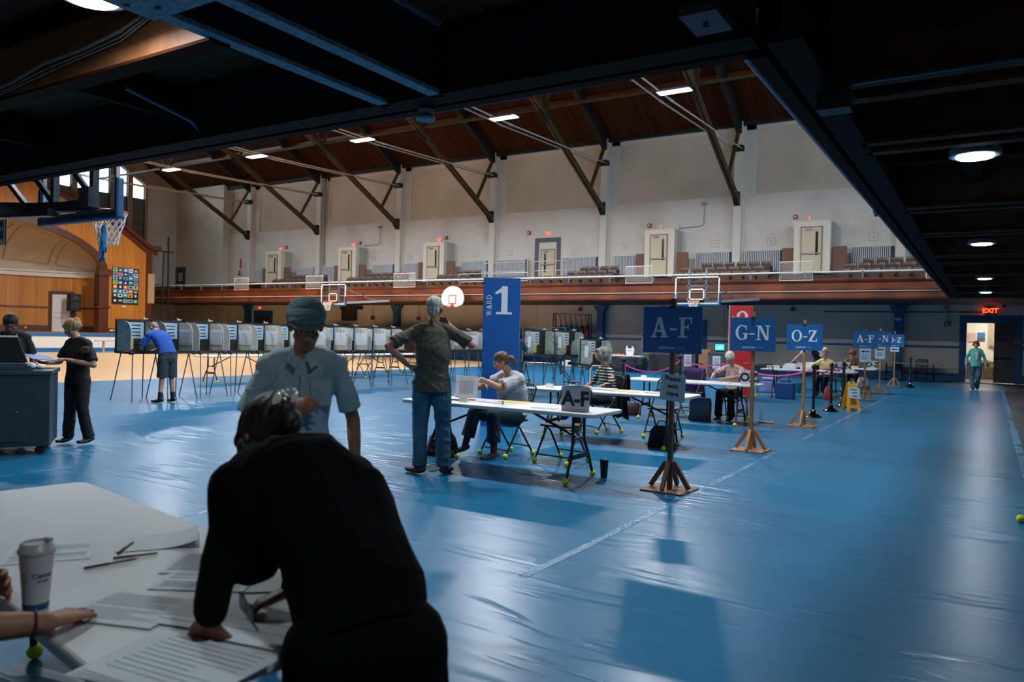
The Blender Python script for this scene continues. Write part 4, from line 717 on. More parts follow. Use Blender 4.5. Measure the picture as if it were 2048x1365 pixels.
# ------------------------------------------------------------------ hoops
def net(mb, c, r, n=12, rings=6, h=.45, r2=None):
    r2 = r2 or r*.55; c = Vector(c)
    def P(i, k): a = 2*PI*(i+.5*(k % 2))/n; q = k/rings; rr = r+(r2-r)*min(1, q*1.25)+.02*r*math.sin(i*2.3+k); return c+Vector((rr*math.cos(a), rr*math.sin(a), -h*q))
    for k in range(rings):
        for i in range(n):
            a = P(i, k); mb.tube([a, P(i, k+1) if k % 2 == 0 else P(i+1, k+1)], .0075, 4); mb.tube([a, P(i-1, k+1) if k % 2 == 0 else P(i, k+1)], .0075, 4)
def glass_hoop(x, y, label, rz=0, arms=True, near=False):
    """board faces local -y"""
    t = thing('basketball_hoop', label, 'basketball hoop', (x, y, 0), rz)
    w = MB(); w.b2((-.89, .012, 2.95), (.89, .028, 3.98)); w.build('backboard_glass', 'board_glass', t)
    w = MB()
    for a in (-.9, .86): w.b2((a, 0, 2.92), (a+.05, .05, 4.01))
    for a in (2.92, 3.96): w.b2((-.9, 0, a), (.91, .05, a+.05))
    w.build('board_frame', 'rail_white' if not near else 'lamp_housing', t)
    if not near:
        w = MB()
        for a in (-.31, .26): w.b2((a, -.004, 3.08), (a+.05, .01, 3.53))
        for a in (3.08, 3.48): w.b2((-.31, -.004, a), (.31, .01, a+.05))
        w.build('target_square', 'rail_white', t)
    w = MB(); w.b2((-.95, -.03, 2.84), (.95, .08, 2.93)); w.b2((-.96, -.03, 2.84), (-.88, .08, 3.36)); w.b2((.88, -.03, 2.84), (.96, .08, 3.36)); w.build('edge_padding', 'pad_blue', t, bevel=.03)
    w = MB(); cy = -.38; w.tube([(.228*math.cos(2*PI*i/28), cy+.228*math.sin(2*PI*i/28), 3.05) for i in range(28)], .012, 6, closed=True); w.b2((-.12, -.16, 2.99), (.12, 0, 3.06)); w.b2((-.09, -.02, 2.94), (.09, .01, 3.1)); w.build('rim', 'orange_rim', t)
    w = MB(); net(w, (0, cy, 3.04), .228); w.build('net', 'net', t)
    w = MB()
    if not near:
        for a in (-.35, .35): w.b2((a-.03, .06, 2.98), (a+.03, .12, 4.3))
        for a in (3.08, 3.62): w.b2((-.45, .06, a), (.45, .1, a+.06))
        if arms:
            w.bar((.35, .1, 3.9), (.95, 2.48, 3.2), .04); w.bar((-.35, .1, 4.1), (-.9, 2.48, 3.9), .04); w.bar((.3, .1, 3.0), (1.8, 2.5, 3.24), .12)
        w.build('support_arms', 'lamp_housing', t)
    return t
glass_hoop(-9.92, 29.55, 'glass basketball backboard with orange rim above the A-F and G-N signs')
glass_hoop(-29.95, 29.55, 'distant glass basketball backboard behind the man in the flat cap')
t = thing('basketball_hoop', 'white fan shaped backboard with orange square behind the grey haired man', 'basketball hoop', (-23.5, 31.6, 0))
w = MB(); P = arc(0, 3.30, .72, .66, -8, 188, 20); P = [(x, z) for x, z in P]+[(-.62, 3.02), (-.3, 2.9), (.3, 2.9), (.62, 3.02)]; w.prism(P, (0, 0, 0), (1, 0, 0), (0, 0, 1), (0, .05, 0)); w.build('backboard', 'white_board', t)
w = MB()
for a in (-.24, .2): w.b2((a, -.01, 3.05), (a+.04, 0, 3.5))
for a in (3.05, 3.46): w.b2((-.24, -.01, a), (.24, 0, a+.04))
w.b2((-.06, -.06, 2.9), (.1, 0, 3.06)); w.tube([(.2*math.cos(2*PI*i/20), -.28+.2*math.sin(2*PI*i/20), 2.93) for i in range(20)], .014, 6, closed=True); w.build('rim', 'orange_rim', t)
w = MB(); w.bar((.3, .03, 3.05), (.5, .38, 3.3), .06); w.build('support_arms', 'iron', t)
t = glass_hoop(-10.2, 5.48, 'near glass backboard with thick blue edge pads and a caught blue jersey below', PI, near=True)
w = MB()
for z0, z1, yy in ((3.2, 3.2, .5), (3.0, 3.0, .5)): pass
for a in (-.5, .45):
    w.bar((a, .08, 3.02), (a+1.4, .55, 3.0), .11, .12); w.bar((a, .1, 3.9), (a, .1, 2.98), .08); w.bar((a, .1, 3.1), (a+.5, .3, 3.75), .06)
w.bar((-.5, .1, 3.05), (.5, .1, 3.05), .12); w.box((-.45, .14, 3.12), (.22, .14, .25)); w.bar((.3, .3, 3.02), (2.6, .5, 3.18), .14, .1); w.bar((.0, .36, 2.93), (2.6, .66, 2.98), .12, .1); w.bar((.9, .2, 3.05), (1.5, .3, 3.6), .06); w.bar((1.6, .3, 3.05), (2.2, .4, 3.6), .06)
w.build('support_arms', mat('arm_navy', '#15212c', .45), t)
t = thing('towel', 'blue jersey hanging through the net of the near basketball hoop', 'cloth', (-10.12, 5.74, 2.80))
w = MB(); V = []; F = []
for i in range(11):
    for j in range(4):
        zz = -.046*i; wd = .10-.004*i+(.03 if i < 3 else 0); V.append(((j-1.5)/1.5*wd*.55+.012*math.sin(i*.7), .03*math.sin(j*1.9+i*.4), zz+.02*j))
for i in range(10):
    for j in range(3): F.append((i*4+j, i*4+j+1, i*4+j+5, i*4+j+4))
w.add(V, F); o = w.build('cloth', mat('jersey_blue', '#1a86c4', .7), t, smooth=True); sm = o.modifiers.new('s', 'SOLIDIFY'); sm.thickness = .008
w = MB(); w.box((.0, .045, -.28), (.05, .008, .07)); w.build('print', mat('print_orange', '#d8862a', .7), t)
t = thing('hanging_sign', 'dark blue sign with white border cut by the left picture edge', 'sign', (-10.95, 4.9, 2.52))
w = MB(); w.b2((-1.0, 0, 0), (.02, .02, .34)); w.build('board', mat('sign_navy', '#0f2238', .5), t); w = MB(); w.tube([(-1.0, -.003, .005), (.015, -.003, .005), (.015, -.003, .335), (-1.0, -.003, .335)], .006, 4, closed=True); w.build('border', 'exit_white', t)
for s_, z in (('FINALS', .21), ('ONE', .05)): text('lettering', s_, .075, 'exit_white', t, plane_mtx((-.02, -.004, z), (1, 0, 0), (0, 0, 1)), .001, align='RIGHT')
# ------------------------------------------------------------------ furniture builders
mat('table_white', '#cfd0d2', .42); mat('table_leg', '#1d2128', .4, metal=.4); mat('tennis', '#c6d62c', .9, bump=(90, .3)); mat('ball_red', '#b8261c', .9); mat('chair_black', '#1b1d22', .45); mat('chair_mesh', '#2a2d33', .6)
mat('paper', '#d9dce2', .7); mat('paper_grey', '#b9bcc6', .7); mat('paper_yellow', '#d6bd5a', .7); mat('ink', '#1a1c22', .6); mat('booth_grey', '#87857e', .5); mat('booth_green', '#7d8b84', .5); mat('booth_frame', '#20221f', .5); mat('leg_steel', '#5c6674', .35, metal=.6); mat('sheet_blue', '#a9c8dc', .7)
mat('pine', '#a9794c', .55, var=(6, '#8d6038'), bump=(20, .2)); mat('pine_dark', '#6e4526', .55, var=(6, '#54331a'), bump=(20, .2)); mat('pine_pale', '#c79a6a', .55, var=(6, '#b08455'), bump=(20, .2))
mat('sign_blue', '#0a5b9a', .45); mat('sign_ink', '#d8e0e4', .5); mat('sign_cyan', '#3f93c9', .5); mat('banner_blue', '#07549c', .5); mat('banner_side', '#9fb0bf', .5); mat('red_banner', '#c9201e', .5); mat('magenta', '#c0237a', .5)
mat('clear_plate', '#b9bdc4', .35); mat('scan_body', '#263540', .5, bump=(150, .08)); mat('scan_lid', '#33454f', .45)
# marbled booth wings
for nm in ('booth_grey', 'booth_green'):
    m = M(nm); N, L = nt(m); tc = N.new('ShaderNodeTexCoord'); wv = N.new('ShaderNodeTexWave'); wv.inputs['Scale'].default_value = 1.5; wv.inputs['Distortion'].default_value = 12; wv.inputs['Detail'].default_value = 1.5; wv.inputs['Detail Scale'].default_value = .9
    L.new(tc.outputs['Object'], wv.inputs['Vector']); c0 = hexc('#b3b1a8' if nm == 'booth_grey' else '#96a6a0'); cr = N.new('ShaderNodeValToRGB'); cr.color_ramp.elements[0].position = .0; cr.color_ramp.elements[0].color = c0; cr.color_ramp.elements[1].position = 1; cr.color_ramp.elements[1].color = c0
    e = cr.color_ramp.elements.new(.93); e.color = c0; e = cr.color_ramp.elements.new(.97); e.color = hexc('#d0cec6') if nm == 'booth_grey' else hexc('#4b5853'); L.new(wv.outputs[0], cr.inputs[0]); L.new(cr.outputs[0], N['Principled BSDF'].inputs['Base Color'])
def tennis(parent, x, y, m='tennis'):
    w = MB(); w.ell((x, y, .034), .034, n=14, m=9); return w.build('tennis_ball', m, parent, smooth=True)
def make_table(label, loc, rz, L_=2.44, D_=.76, balls=True, group='white folding tables', ins=.34, sp=.31):
    t = thing('folding_table', label, 'table', loc, rz, group)
    w = MB(); w.prism(rrect(L_, D_, .07), (0, 0, .70), (1, 0, 0), (0, 1, 0), (0, 0, .04)); w.build('tabletop', 'table_white', t, bevel=.01)
    for s in (-1, 1):
        x = s*(L_/2-ins); z0 = .06 if balls else 0
        for q in (-1, 1):
            w = MB(); w.tube([(x, q*.13, .70), (x, q*.13, .42), (x+s*.02, q*min(.2, sp*.9), .26), (x+s*.02, q*sp, z0-.02 if balls else 0)], .0155, 8); w.build('leg', 'table_leg', t, smooth=True)
            if balls: tennis(t, x+s*.02, q*(sp+.005))
        w = MB(); w.bar((x+s*.02, -min(.2, sp*.9), .26), (x+s*.02, min(.2, sp*.9), .26), .02, .05); w.build('crossbar', 'table_leg', t)
        w = MB(); w.bar((x, 0, .44), (s*.28, 0, .685), .022, .022); w.bar((x, -.13, .44), (x, .13, .44), .02, .02); w.build('brace', 'table_leg', t)
    return t
def make_chair(label, loc, rz, balls=('tennis',)*4, m='chair_black', white=False):
    """folding chair, sitter faces +y; back legs behind"""
    t = thing('folding_chair', label, 'chair', loc, rz, None); mm = m
    for s in (-1, 1):
        w = MB(); w.tube([(s*.215, -.27, .84), (s*.22, -.22, .72), (s*.225, .02, .40), (s*.23, .25, .03)], .0125, 8); w.build('leg', mm, t, smooth=True)
        w = MB(); w.tube([(s*.19, .1, .44), (s*.195, -.02, .36), (s*.2, -.25, .03)], .0125, 8); w.build('leg', mm, t, smooth=True)
        if balls: tennis(t, s*.23, .25, balls[0 if s < 0 else 1]); tennis(t, s*.2, -.25, balls[2 if s < 0 else 3])
    w = MB(); w.cyl((-.228, .21, .1), (.228, .21, .1), .01, n=8); w.build('stretcher', mm, t); w = MB(); w.cyl((-.2, -.2, .12), (.2, -.2, .12), .01, n=8); w.build('stretcher', mm, t)
    w = MB(); w.prism(rrect(.42, .40, .06), (0, .02, .435), (1, 0, 0), (0, 1, 0), (0, 0, .025)); w.build('seat', mm if not white else 'chair_mesh', t, bevel=.006)
    w = MB(); w.tube([(-.215, -.27, .84), (-.17, -.285, .885), (0, -.295, .895), (.17, -.285, .885), (.215, -.27, .84)], .013, 8); w.tube([(-.217, -.235, .66), (0, -.26, .61), (.217, -.235, .66)], .012, 8); w.build('back_frame', mm, t, smooth=True)
    w = MB()
    for i in range(13):
        x = -.2+.4*i/12; w.bar((x, -.285+.05*abs(x), .878-.15*x*x), (x, -.255+.05*abs(x), .62+.5*x*x), .006)
    for i in range(7):
        z = .65+i*.035; w.bar((-.205, -.26, z), (.205, -.26, z), .005)
    w.build('back_mesh', 'chair_mesh', t)
    return t
def booth(label, loc, rz, m='booth_grey', zt=1.0, group=None, sheets=True):
    """voter stands at -y side looking to +y"""
    t = thing('voting_booth', label, 'voting booth', loc, rz, group)
    w = MB(); w.b2((-.32, -.27, zt-.05), (.32, .27, zt-.01)); w.b2((-.34, -.30, zt-.045), (.34, -.25, zt+.012)); w.b2((-.33, .24, zt-.045), (.33, .29, zt+.03)); w.cyl((-.35, -.28, zt-.03), (-.27, -.28, zt-.03), .035, n=8); w.cyl((.27, -.28, zt-.03), (.35, -.28, zt-.03), .035, n=8); w.build('tray', 'booth_frame', t)
    P = [(-.24, 0), (.26, 0), (.26, .60), (-.02, .60), (-.12, .575), (-.19, .52), (-.235, .43), (-.24, .35)]
    for s in (-1, 1):
        w = MB(); w.prism([(y, z) for y, z in P], (s*.30-.006, 0, zt), (0, 1, 0), (0, 0, 1), (.012, 0, 0)); wg = w.build('side_panel', m, t)
    w = MB(); w.b2((-.31, .26, zt), (.31, .275, zt+.60)); w.b2((-.32, .245, zt), (-.28, .285, zt+.63)); w.b2((.28, .245, zt), (.32, .285, zt+.63)); w.b2((-.32, .245, zt+.59), (.32, .285, zt+.64)); w.build('back_panel', 'booth_frame', t)
    if sheets:
        w = MB(); w.b2((-.27, .255, zt+.25), (.12 if m == 'booth_green' else .27, .26, zt+.585)); w.k = 1
        for i in range(7): w.b2((-.25, .252, zt+.29+i*.04), (-.03, .2545, zt+.296+i*.04))
        for i in range(4): w.b2((.0, .252, zt+.30+i*.07), (.1 if m == 'booth_green' else .2, .2545, zt+.32+i*.07))
        w.build('instruction_sheet', ['sheet_blue' if m == 'booth_grey' else 'paper_grey', 'ink'], t)
        w = MB(); w.b2((-.12, .253, zt+.03), (.05, .258, zt+.25)); w.build('yellow_sheet', 'paper_yellow', t)
        if m == 'booth_grey':
            w = MB(); w.b2((.289, -.2, zt+.13), (.293, .2, zt+.46)); w.k = 1
            for i in range(8): w.b2((.287, -.17, zt+.17+i*.032), (.2895, .17, zt+.174+i*.032))
            w.build('notice_sheet', ['paper', 'paper_grey'], t)
        else:
            w = MB(); w.b2((-.308, -.12, zt+.18), (-.304+.0, .06, zt+.46)); w.build('notice_sheet', 'paper', t)
    w = MB(); w.tube([(.28, .26, zt+.64), (.25, .22, zt+.69), (.2, .1, zt+.66)], .006, 5); w.box((.16, .04, zt+.655), (.1, .04, .02)); w.build('lamp_arm', 'rail_white', t)
    for sx, sy in ((-1, -1), (1, -1), (-1, 1), (1, 1)):
        w = MB(); w.cyl((sx*.24, sy*.2, zt-.04), (sx*.34, sy*.37, 0), .0115, n=8); w.build('leg', 'leg_steel', t)
    return t
def ord_(i): return ('first', 'second', 'third', 'fourth', 'fifth', 'sixth', 'seventh', 'eighth', 'ninth', 'tenth', 'eleventh', 'twelfth', 'thirteenth', 'fourteenth', 'fifteenth')[i]
b0 = None
for i in range(11):
    lb = 'grey marbled voting booth in the long row, '+ord_(i)+' from the left'
    loc = (-14.55, 9.02+.765*i, 0)
    if b0 is None: b0 = booth(lb, loc, PI/2, group='grey voting booths in the long row')
    else: dup(b0, loc, PI/2, lb, 'grey voting booths in the long row')
for i in range(5): dup(b0, (-14.55, 18.9+.78*i, 0), PI/2, 'grey marbled voting booth left of the blue poster board, '+ord_(i)+' of that cluster', 'grey voting booths by the poster board')
g0 = booth('green grey voting booth right beside the blue WARD 1 board', (-10.0, 17.3, 0), 1.0, 'booth_green', 1.02, 'green grey voting booths')
dup(g0, (-9.35, 17.75, 0), 1.0, 'green grey voting booth behind the empty chair, with a white sheet hung on its side', 'green grey voting booths')
dup(g0, (-9.95, 18.35, 0), 1.0+PI, 'green grey voting booth facing away, its rounded panel seen behind the tall ones', 'green grey voting booths')
booth('lower green grey voting booth behind the woman in the striped top', (-8.42, 17.45, 0), 1.0, 'booth_green', .82, 'green grey voting booths')
booth('lower green grey voting booth facing away, behind the grey haired woman', (-9.0, 18.0, 0), 1.0+PI, 'booth_green', .82, 'green grey voting booths')

# tables
make_table('white folding table in front with the A-F stand on it', (-4.50, 7.12, 0), .01)
make_table('white folding table in front of the woman in the striped top', (-4.58, 9.98, 0), .06)
make_table('white folding table in front of the white haired woman', (-4.62, 13.62, 0), -.01)
make_table('white folding table with stacks of boxes in front of the woman in yellow', (-4.22, 22.15, 0), 0)
make_table('white folding table behind the yellow shirt, where the red haired woman sits', (-4.1, 25.5, 0), 0)
make_table('white folding table standing against the far wall left of the exit doorway', (-2.85, 36.2, 0), 0, balls=False)
make_table('white folding table behind the man in the flat cap, left one by the booths', (-18.2, 14.3, 0), PI/2)
make_table('white folding table seen under the booths behind the green shirted man', (-18.0, 19.2, 0), PI/2)
make_table('white folding table farthest in the line behind the grey booths', (-18.0, 21.75, 0), PI/2)
make_table('small white table with snacks against the far wall', (-13.6, 30.9, 0), .1, L_=1.8, balls=False)
FT = make_table('large white folding table in the near left corner of the view', (-2.58, 1.47, 0), -.165, balls=True, ins=.2, sp=.12)
# chairs
C_ = [('black folding chair of the poll worker holding the binder', (-5.08, 8.05, 0), PI-.25, 0), ('empty black folding chair tucked behind the A-F table', (-4.28, 8.02, 0), PI-.1, 0),
 ('black folding chair under the woman in the striped top', (-5.18, 10.98, 0), PI-.5, 0), ('empty black folding chair behind the Please wait here sheet', (-4.15, 11.02, 0), PI, 0),
 ('black folding chair with a purple jacket over its back', (-5.12, 14.75, 0), PI-.2, 0), ('black folding chair of the white haired woman', (-4.05, 14.45, 0), PI+.1, 0),
 ('empty black folding chair in front of the box covered table', (-5.15, 21.25, 0), .1, 2), ('empty black folding chair behind the box covered table', (-5.0, 24.3, 0), PI, 0),
 ('black folding chair of the woman in the yellow shirt', (-3.85, 23.0, 0), PI, 0), ('black folding chair of the red haired woman', (-3.75, 26.5, 0), PI, 0),
 ('black folding chair pushed against the far wall under the white table', (-2.45, 36.75, 0), PI, -1), ('empty black folding chair in front of the green booths', (-9.4, 15.4, 0), .25, 0),
 ('second black folding chair by the green booths, right of the empty one', (-8.3, 15.9, 0), -1.2, 0), ('black folding chair at the white table behind the booths, left one', (-17.25, 18.5, 0), PI/2, 2), ('black folding chair at the white table behind the booths, right one', (-17.25, 20.9, 0), PI/2, 0)]
c0 = None
for lb, loc, rz, k in C_:
    if k == 0 and c0 is not None: dup(c0, loc, rz, lb)
    else:
        c = make_chair(lb, loc, rz, ('tennis',)*4 if k == 0 else (None if k < 0 else ('tennis', 'tennis', 'tennis', 'ball_red')))
        if k == 0: c0 = c
t = thing('folding_chair', 'white framed chair back behind the woman in the striped top', 'chair', (-7.6, 16.0, 0), .3)
w = MB(); w.tube([(-.25, 0, 0), (-.24, 0, .75), (-.18, 0, .84), (.18, 0, .84), (.24, 0, .75), (.25, 0, 0)], .015, 8); w.build('back_frame', 'rail_white', t, smooth=True); w = MB(); w.b2((-.22, -.42, .43), (.22, 0, .46)); w.build('seat', 'chair_black', t); w = MB(); w.tube([(-.24, -.4, 0), (-.22, -.38, .43)], .012, 6); w.build('leg', 'rail_white', t); w = MB(); w.tube([(.24, -.4, 0), (.22, -.38, .43)], .012, 6); w.build('leg', 'rail_white', t)

# ------------------------------------------------------------------ sign posts
def signpost(label, x, y, s, wood, rz=0, zt=1.82, kind=0, logo=True, ztop=1.90):
    t = thing('sign_post', label, 'sign', (x, y, 0), rz)
    w = MB(); w.b2((-.22, -.22, 0), (.22, .22, .016)); w.build('base_plate', wood, t)
    w = MB(); w.b2((-.022, -.022, .016), (.022, .022, ztop)); w.build('post', wood, t)
    for a in range(4):
        c, s_ = math.cos(a*PI/2+PI/4*0), math.sin(a*PI/2)
        w = MB(); w.bar((c*.04, s_*.04, .28), (c*.2, s_*.2, .03), .036, .042); w.build('brace', wood, t)
    w = MB(); w.b2((-.305, -.040, zt-.46), (.305, -.030, zt)); bd = w.build('sign_board', 'sign_blue', t)
    w = MB(); glyphs(w, s, (0, -.0405, zt-.305), (1, 0, 0), (0, 0, 1), .2, (0, -.0015, 0)); w.build('lettering', 'sign_ink', bd)
    w = MB()
    for i in range(5):
        cx = -.135+i*.067; w.prism([(cx+(.008 if k % 2 == 0 else .0035)*math.sin(k*PI/5), (.008 if k % 2 == 0 else .0035)*math.cos(k*PI/5)) for k in range(10)], (0, -.041, zt-.045), (1, 0, 0), (0, 0, 1), (0, -.001, 0))
    w.build('stars', 'sign_cyan', bd)
    text('logo_text', 'LEWISTON', .034, 'sign_ink', bd, plane_mtx((-.055, -.0415, zt-.41), (1, 0, 0), (0, 0, 1)), .0005, .0008, 1.05)
    text('logo_text', 'ME', .034, 'sign_cyan', bd, plane_mtx((.12, -.0415, zt-.41), (1, 0, 0), (0, 0, 1)), .0005, .0006)
    w = MB(); w.cyl((.073, -.041, zt-.41), (.073, -.042, zt-.41), .013, n=14); w.build('logo_mark', 'sign_cyan', bd)
    w = MB(); w.b2((-.025, -.055, zt-.015), (.025, .03, zt+.006)); w.tube([(-.012, -.05, zt), (0, -.06, zt+.025), (.012, -.05, zt)], .003, 5); w.build('binder_clip', 'iron', t)
    if kind:
        w = MB(); z1 = zt-.46; w.b2((-.14, -.034, z1-.37+(.2 if kind == 3 else 0)), (.14, -.030, z1+.01)); w.k = 1
        w.prism([(-.1, 0), (-.04, .04), (-.04, .014), (.1, .014), (.1, -.014), (-.04, -.014), (-.04, -.04)], (0, -.0355, z1-.09), (1, 0, 0), (0, 0, 1), (0, -.001, 0))
        if kind != 3:
            for i in range(6): w.b2((-.1, -.0355, z1-.18-i*.024), (.1-.03*(i % 3), -.0345, z1-.174-i*.024))
        w.build('arrow_sheet', ['sheet_blue', 'ink'], t)
    return t
t = signpost('tall wooden post with the largest blue A-F sign and a hanging paper sheet', -2.66, 7.25, 'A-F', 'pine_dark', -.03)
w = MB(); P = [(-.115, .90), (.145, .88), (.155, 1.135), (-.10, 1.165)]; w.prism(P, (0, -.034, 0), (1, 0, 0), (0, 0, 1), (0, -.003, 0)); sh = w.build('paper_sheet', 'paper_grey', t)
for i, s_ in enumerate(('Please', 'wait', 'here')): text('lettering', s_, .066, 'ink', sh, plane_mtx((.022+.0, -.0385, 1.108-i*.074), (1, 0, -.06), (.06, 0, 1)), .0005, .0016)
signpost('wooden post with the blue G-N sign, second along the taped line', -2.74, 10.58, 'G-N', 'pine', -.03)
signpost('wooden post with the blue O-Z sign, third along the taped line', -2.80, 14.29, 'O-Z', 'pine', 0)
signpost('wooden post with the far blue A-F sign and an arrow sheet', -2.83, 22.4, 'A-F', 'pine', 0, 1.84, 1)
signpost('pale wooden post with the far blue G-N sign and an arrow sheet', -2.86, 25.94, 'G-N', 'pine_pale', 0, 1.88, 1, ztop=1.98)
signpost('wooden post with the farthest blue O-Z sign and an arrow sheet', -2.92, 30.8, 'O-Z', 'pine', 0, 1.87, 3, ztop=1.98)

def banner(label, x, y, rz, bm, s, word):
    t = thing('poster_board', label, 'banner', (x, y, 0), rz)
    w = MB(); w.b2((-.305, -.005, .0), (.305, .10, 2.44)); w.build('core_board', 'banner_side', t)
    w = MB(); w.b2((-.30, -.012, .005), (.302, -.005, 2.435)); f = w.build('printed_face', bm, t)
    w = MB(); glyphs(w, s, (.03, -.0135, 1.84), (1, 0, 0), (0, 0, 1), .46, (0, -.002, 0)); w.build('numeral', 'sign_ink', f)
    w = MB(); glyphs(w, word, (-.165, -.0135, 1.98), (0, 0, 1), (-1, 0, 0), .085, (0, -.002, 0), gap=.10); w.build('lettering', 'sign_ink', f)
    w = MB()
    for i in range(5): w.cyl((-.22+i*.11, -.013, 2.36), (-.22+i*.11, -.016, 2.36), .009, n=5)
    w.build('stars', 'magenta', f)
    if s == '2': text('logo_text', 'LEWISTON', .03, 'sign_ink', f, plane_mtx((.17, -.014, .9), (1, 0, 0), (0, 0, 1)), .0005)
    return t
banner('tall blue WARD 1 poster board behind the seated poll worker', -6.80, 10.50, .575, 'banner_blue', '1', 'WARD')
banner('tall red poster board half hidden by the G-N sign', -5.66, 20.55, .5, 'red_banner', '2', 'WARD')

# stanchions, ribbon, floor sign
def stanchion(label, x, y, h=1.0):
    t = thing('stanchion', label, 'stanchion', (x, y, 0), 0, 'black rope stanchions')
    w = MB(); w.lathe([(.17, 0), (.172, .012), (.15, .025), (.11, .05), (.06, .1), (.035, .15), (.03, .16)], n=24); w.build('base', mat('base_gloss', '#0b0b0d', .12), t, smooth=True)
    w = MB(); w.cyl((0, 0, .15), (0, 0, h-.08), .03, n=14); w.build('post', 'iron', t, smooth=True)
    w = MB(); w.lathe([(.03, h-.1), (.04, h-.08), (.04, h-.05), (.028, h-.04), (.045, h-.01), (.05, h+.02), (.04, h+.05), (.015, h+.065)], n=16); w.build('top_knob', 'iron', t, smooth=True); return t
ST = [(-2.98, 16.21, 'black stanchion nearest the O-Z sign post'), (-2.93, 17.9, 'second black stanchion, middle of the three before the yellow floor sign'), (-2.9, 19.35, 'third black stanchion, just left of the yellow floor sign'), (-2.35, 30.2, 'lone black stanchion near the far wall table'), (-6.3, 14.35, 'black stanchion right of the woman in the striped top'), (-6.55, 18.4, 'black stanchion half hidden behind the large A-F sign'), (-5.35, 18.6, 'black stanchion behind the G-N sign post')]
for x, y, lb in ST: stanchion(lb, x, y, 1.0 if x > -5 else 1.04)
def ribbon(P, label, tail=None):
    w = MB()
    for i, ((x0, y0), (x1, y1)) in enumerate(zip(P, P[1:])):
        n = 12
        for k in range(n):
            q0, q1 = k/n, (k+1)/n; sag = .22 if math.hypot(x1-x0, y1-y0) > 2 else .1
            z = lambda q: .97-sag*4*q*(1-q)
            w.bar((x0+(x1-x0)*q0, y0+(y1-y0)*q0, z(q0)), (x0+(x1-x0)*q1, y0+(y1-y0)*q1, z(q1)), .004, .03)
    for x, y in (tail or []): w.bar((x+.04, y-.02, .97), (x+.05, y-.03, .72), .004, .03)
    return tag(w.build('ribbon', mat('pink', '#e04bb0', .6)), label, 'ribbon', 'pink barrier ribbon')
ribbon([(-6.3, 14.35), (-6.55, 18.4), (-5.35, 18.6)], 'pink ribbon strung between the stanchions behind the tables', [(-6.3, 14.35)])
ribbon([(-5.35, 18.6), (-2.98, 16.21), (-2.93, 17.9), (-2.9, 19.35)], 'pink ribbon strung in front of the table with the woman in yellow', [(-2.98, 16.21), (-2.93, 17.9), (-2.9, 19.35)])
t = thing('floor_sign', 'yellow folding floor sign with a paper sheet clipped on', 'floor sign', (-2.62, 18.6, 0), .45)
for s in (-1, 1):
    w = MB(); H = .66; ux, uy = (1, 0, 0), Vector((0, -s*.20, H)).normalized()
    w.prism([(-.15, 0), (-.08, 0), (-.07, .06), (.07, .06), (.08, 0), (.15, 0), (.09, .62), (.06, .67), (.03, .67), (.03, .62), (-.03, .62), (-.03, .67), (-.06, .67), (-.09, .62)], (0, s*.22, 0), ux, uy, (0, .015, 0)); p_ = w.build('panel', mat('cone_yellow', '#d99a10', .45), t)
    if s < 0:
        w = MB(); w.prism([(-.07, .14), (.07, .14), (.06, .3), (-.06, .3)], (0, -.222, 0), ux, uy, (0, -.002, 0)); w.build('print', mat('print_dark', '#6a4a10', .5), p_)
        w = MB(); w.prism([(-.12, .30), (.12, .27), (.12, .53), (-.12, .55)], (.03, -.226, 0), ux, uy, (0, -.003, 0)); ps = w.build('paper_sheet', 'sheet_blue', p_)
for i, s_ in enumerate(('Please', 'wait', 'here')): text('lettering', s_, .06, 'ink', t, plane_mtx((.03, -.232+.2/.69*(.49-i*.075), (.49-i*.075)*.957), (1, 0, 0), (0, .29, .957)), .0005, .001)

# ------------------------------------------------------------------ small things on and under the tables
def holder(label, x, y, s, rz=0, h=.25, wd=.30):
    t = thing('table_sign', label, 'sign', (x, y, .74), rz); w = MB(); w.b2((-wd/2, -.004, 0), (wd/2, .004, h)); w.b2((-wd/2, 0, 0), (wd/2, .07, .004)); w.build('holder', 'clear_plate', t)
    text('lettering', s, h*.80, 'ink', t, plane_mtx((0, -.006, h*.5), (1, 0, 0), (0, 0, 1)), .001, .008); return t
holder('white table stand lettered A-F on the front table', -3.55, 6.90, 'A-F', .1)
holder('white table stand lettered OZ beside the white haired woman', -3.52, 13.35, 'OZ', .05, .25, .27)
holder('small white A-F stand on the table of the woman in yellow', -3.4, 21.95, 'A-F', .05); holder('small white G-N stand behind the stanchions', -3.35, 23.6-1.2, 'G-N', 0); holder('small white O-Z stand right of the red haired woman', -3.0, 25.4, 'O-Z', 0)
def sheets(label, x, y, z, w_, d_, rz, m='paper', th=.003, name='paper_sheet', lines=6):
    t = thing(name, label, 'paper', (x, y, z), rz); w = MB(); w.b2((-w_/2, -d_/2, 0), (w_/2, d_/2, th)); w.build('page', m, t)
    if lines:
        w = MB()
        for i in range(lines): w.b2((-w_*.42, d_*(.4-.8*i/lines), th), (w_*(.42-.2*(i % 3 == 2)), d_*(.4-.8*i/lines)-d_*.02, th+.0006))
        w.build('printed_lines', mat('print_grey', '#8d919c', .7), t)
    return t
T1 = .741
sheets('loose white list in front of the poll worker with the binder', -4.95, 7.2, T1, .42, .28, .1); sheets('grey card at the middle of the front table', -4.73, 7.12, T1, .3, .1, .1, 'paper_grey', .006, lines=0); sheets('pale yellow sheet on the front table', -4.55, 7.36, T1, .35, .22, 0, 'paper_yellow', lines=0)
sheets('flat white sheet near the A-F stand', -3.95, 6.98, T1, .28, .1, .1, 'paper_grey', lines=0)
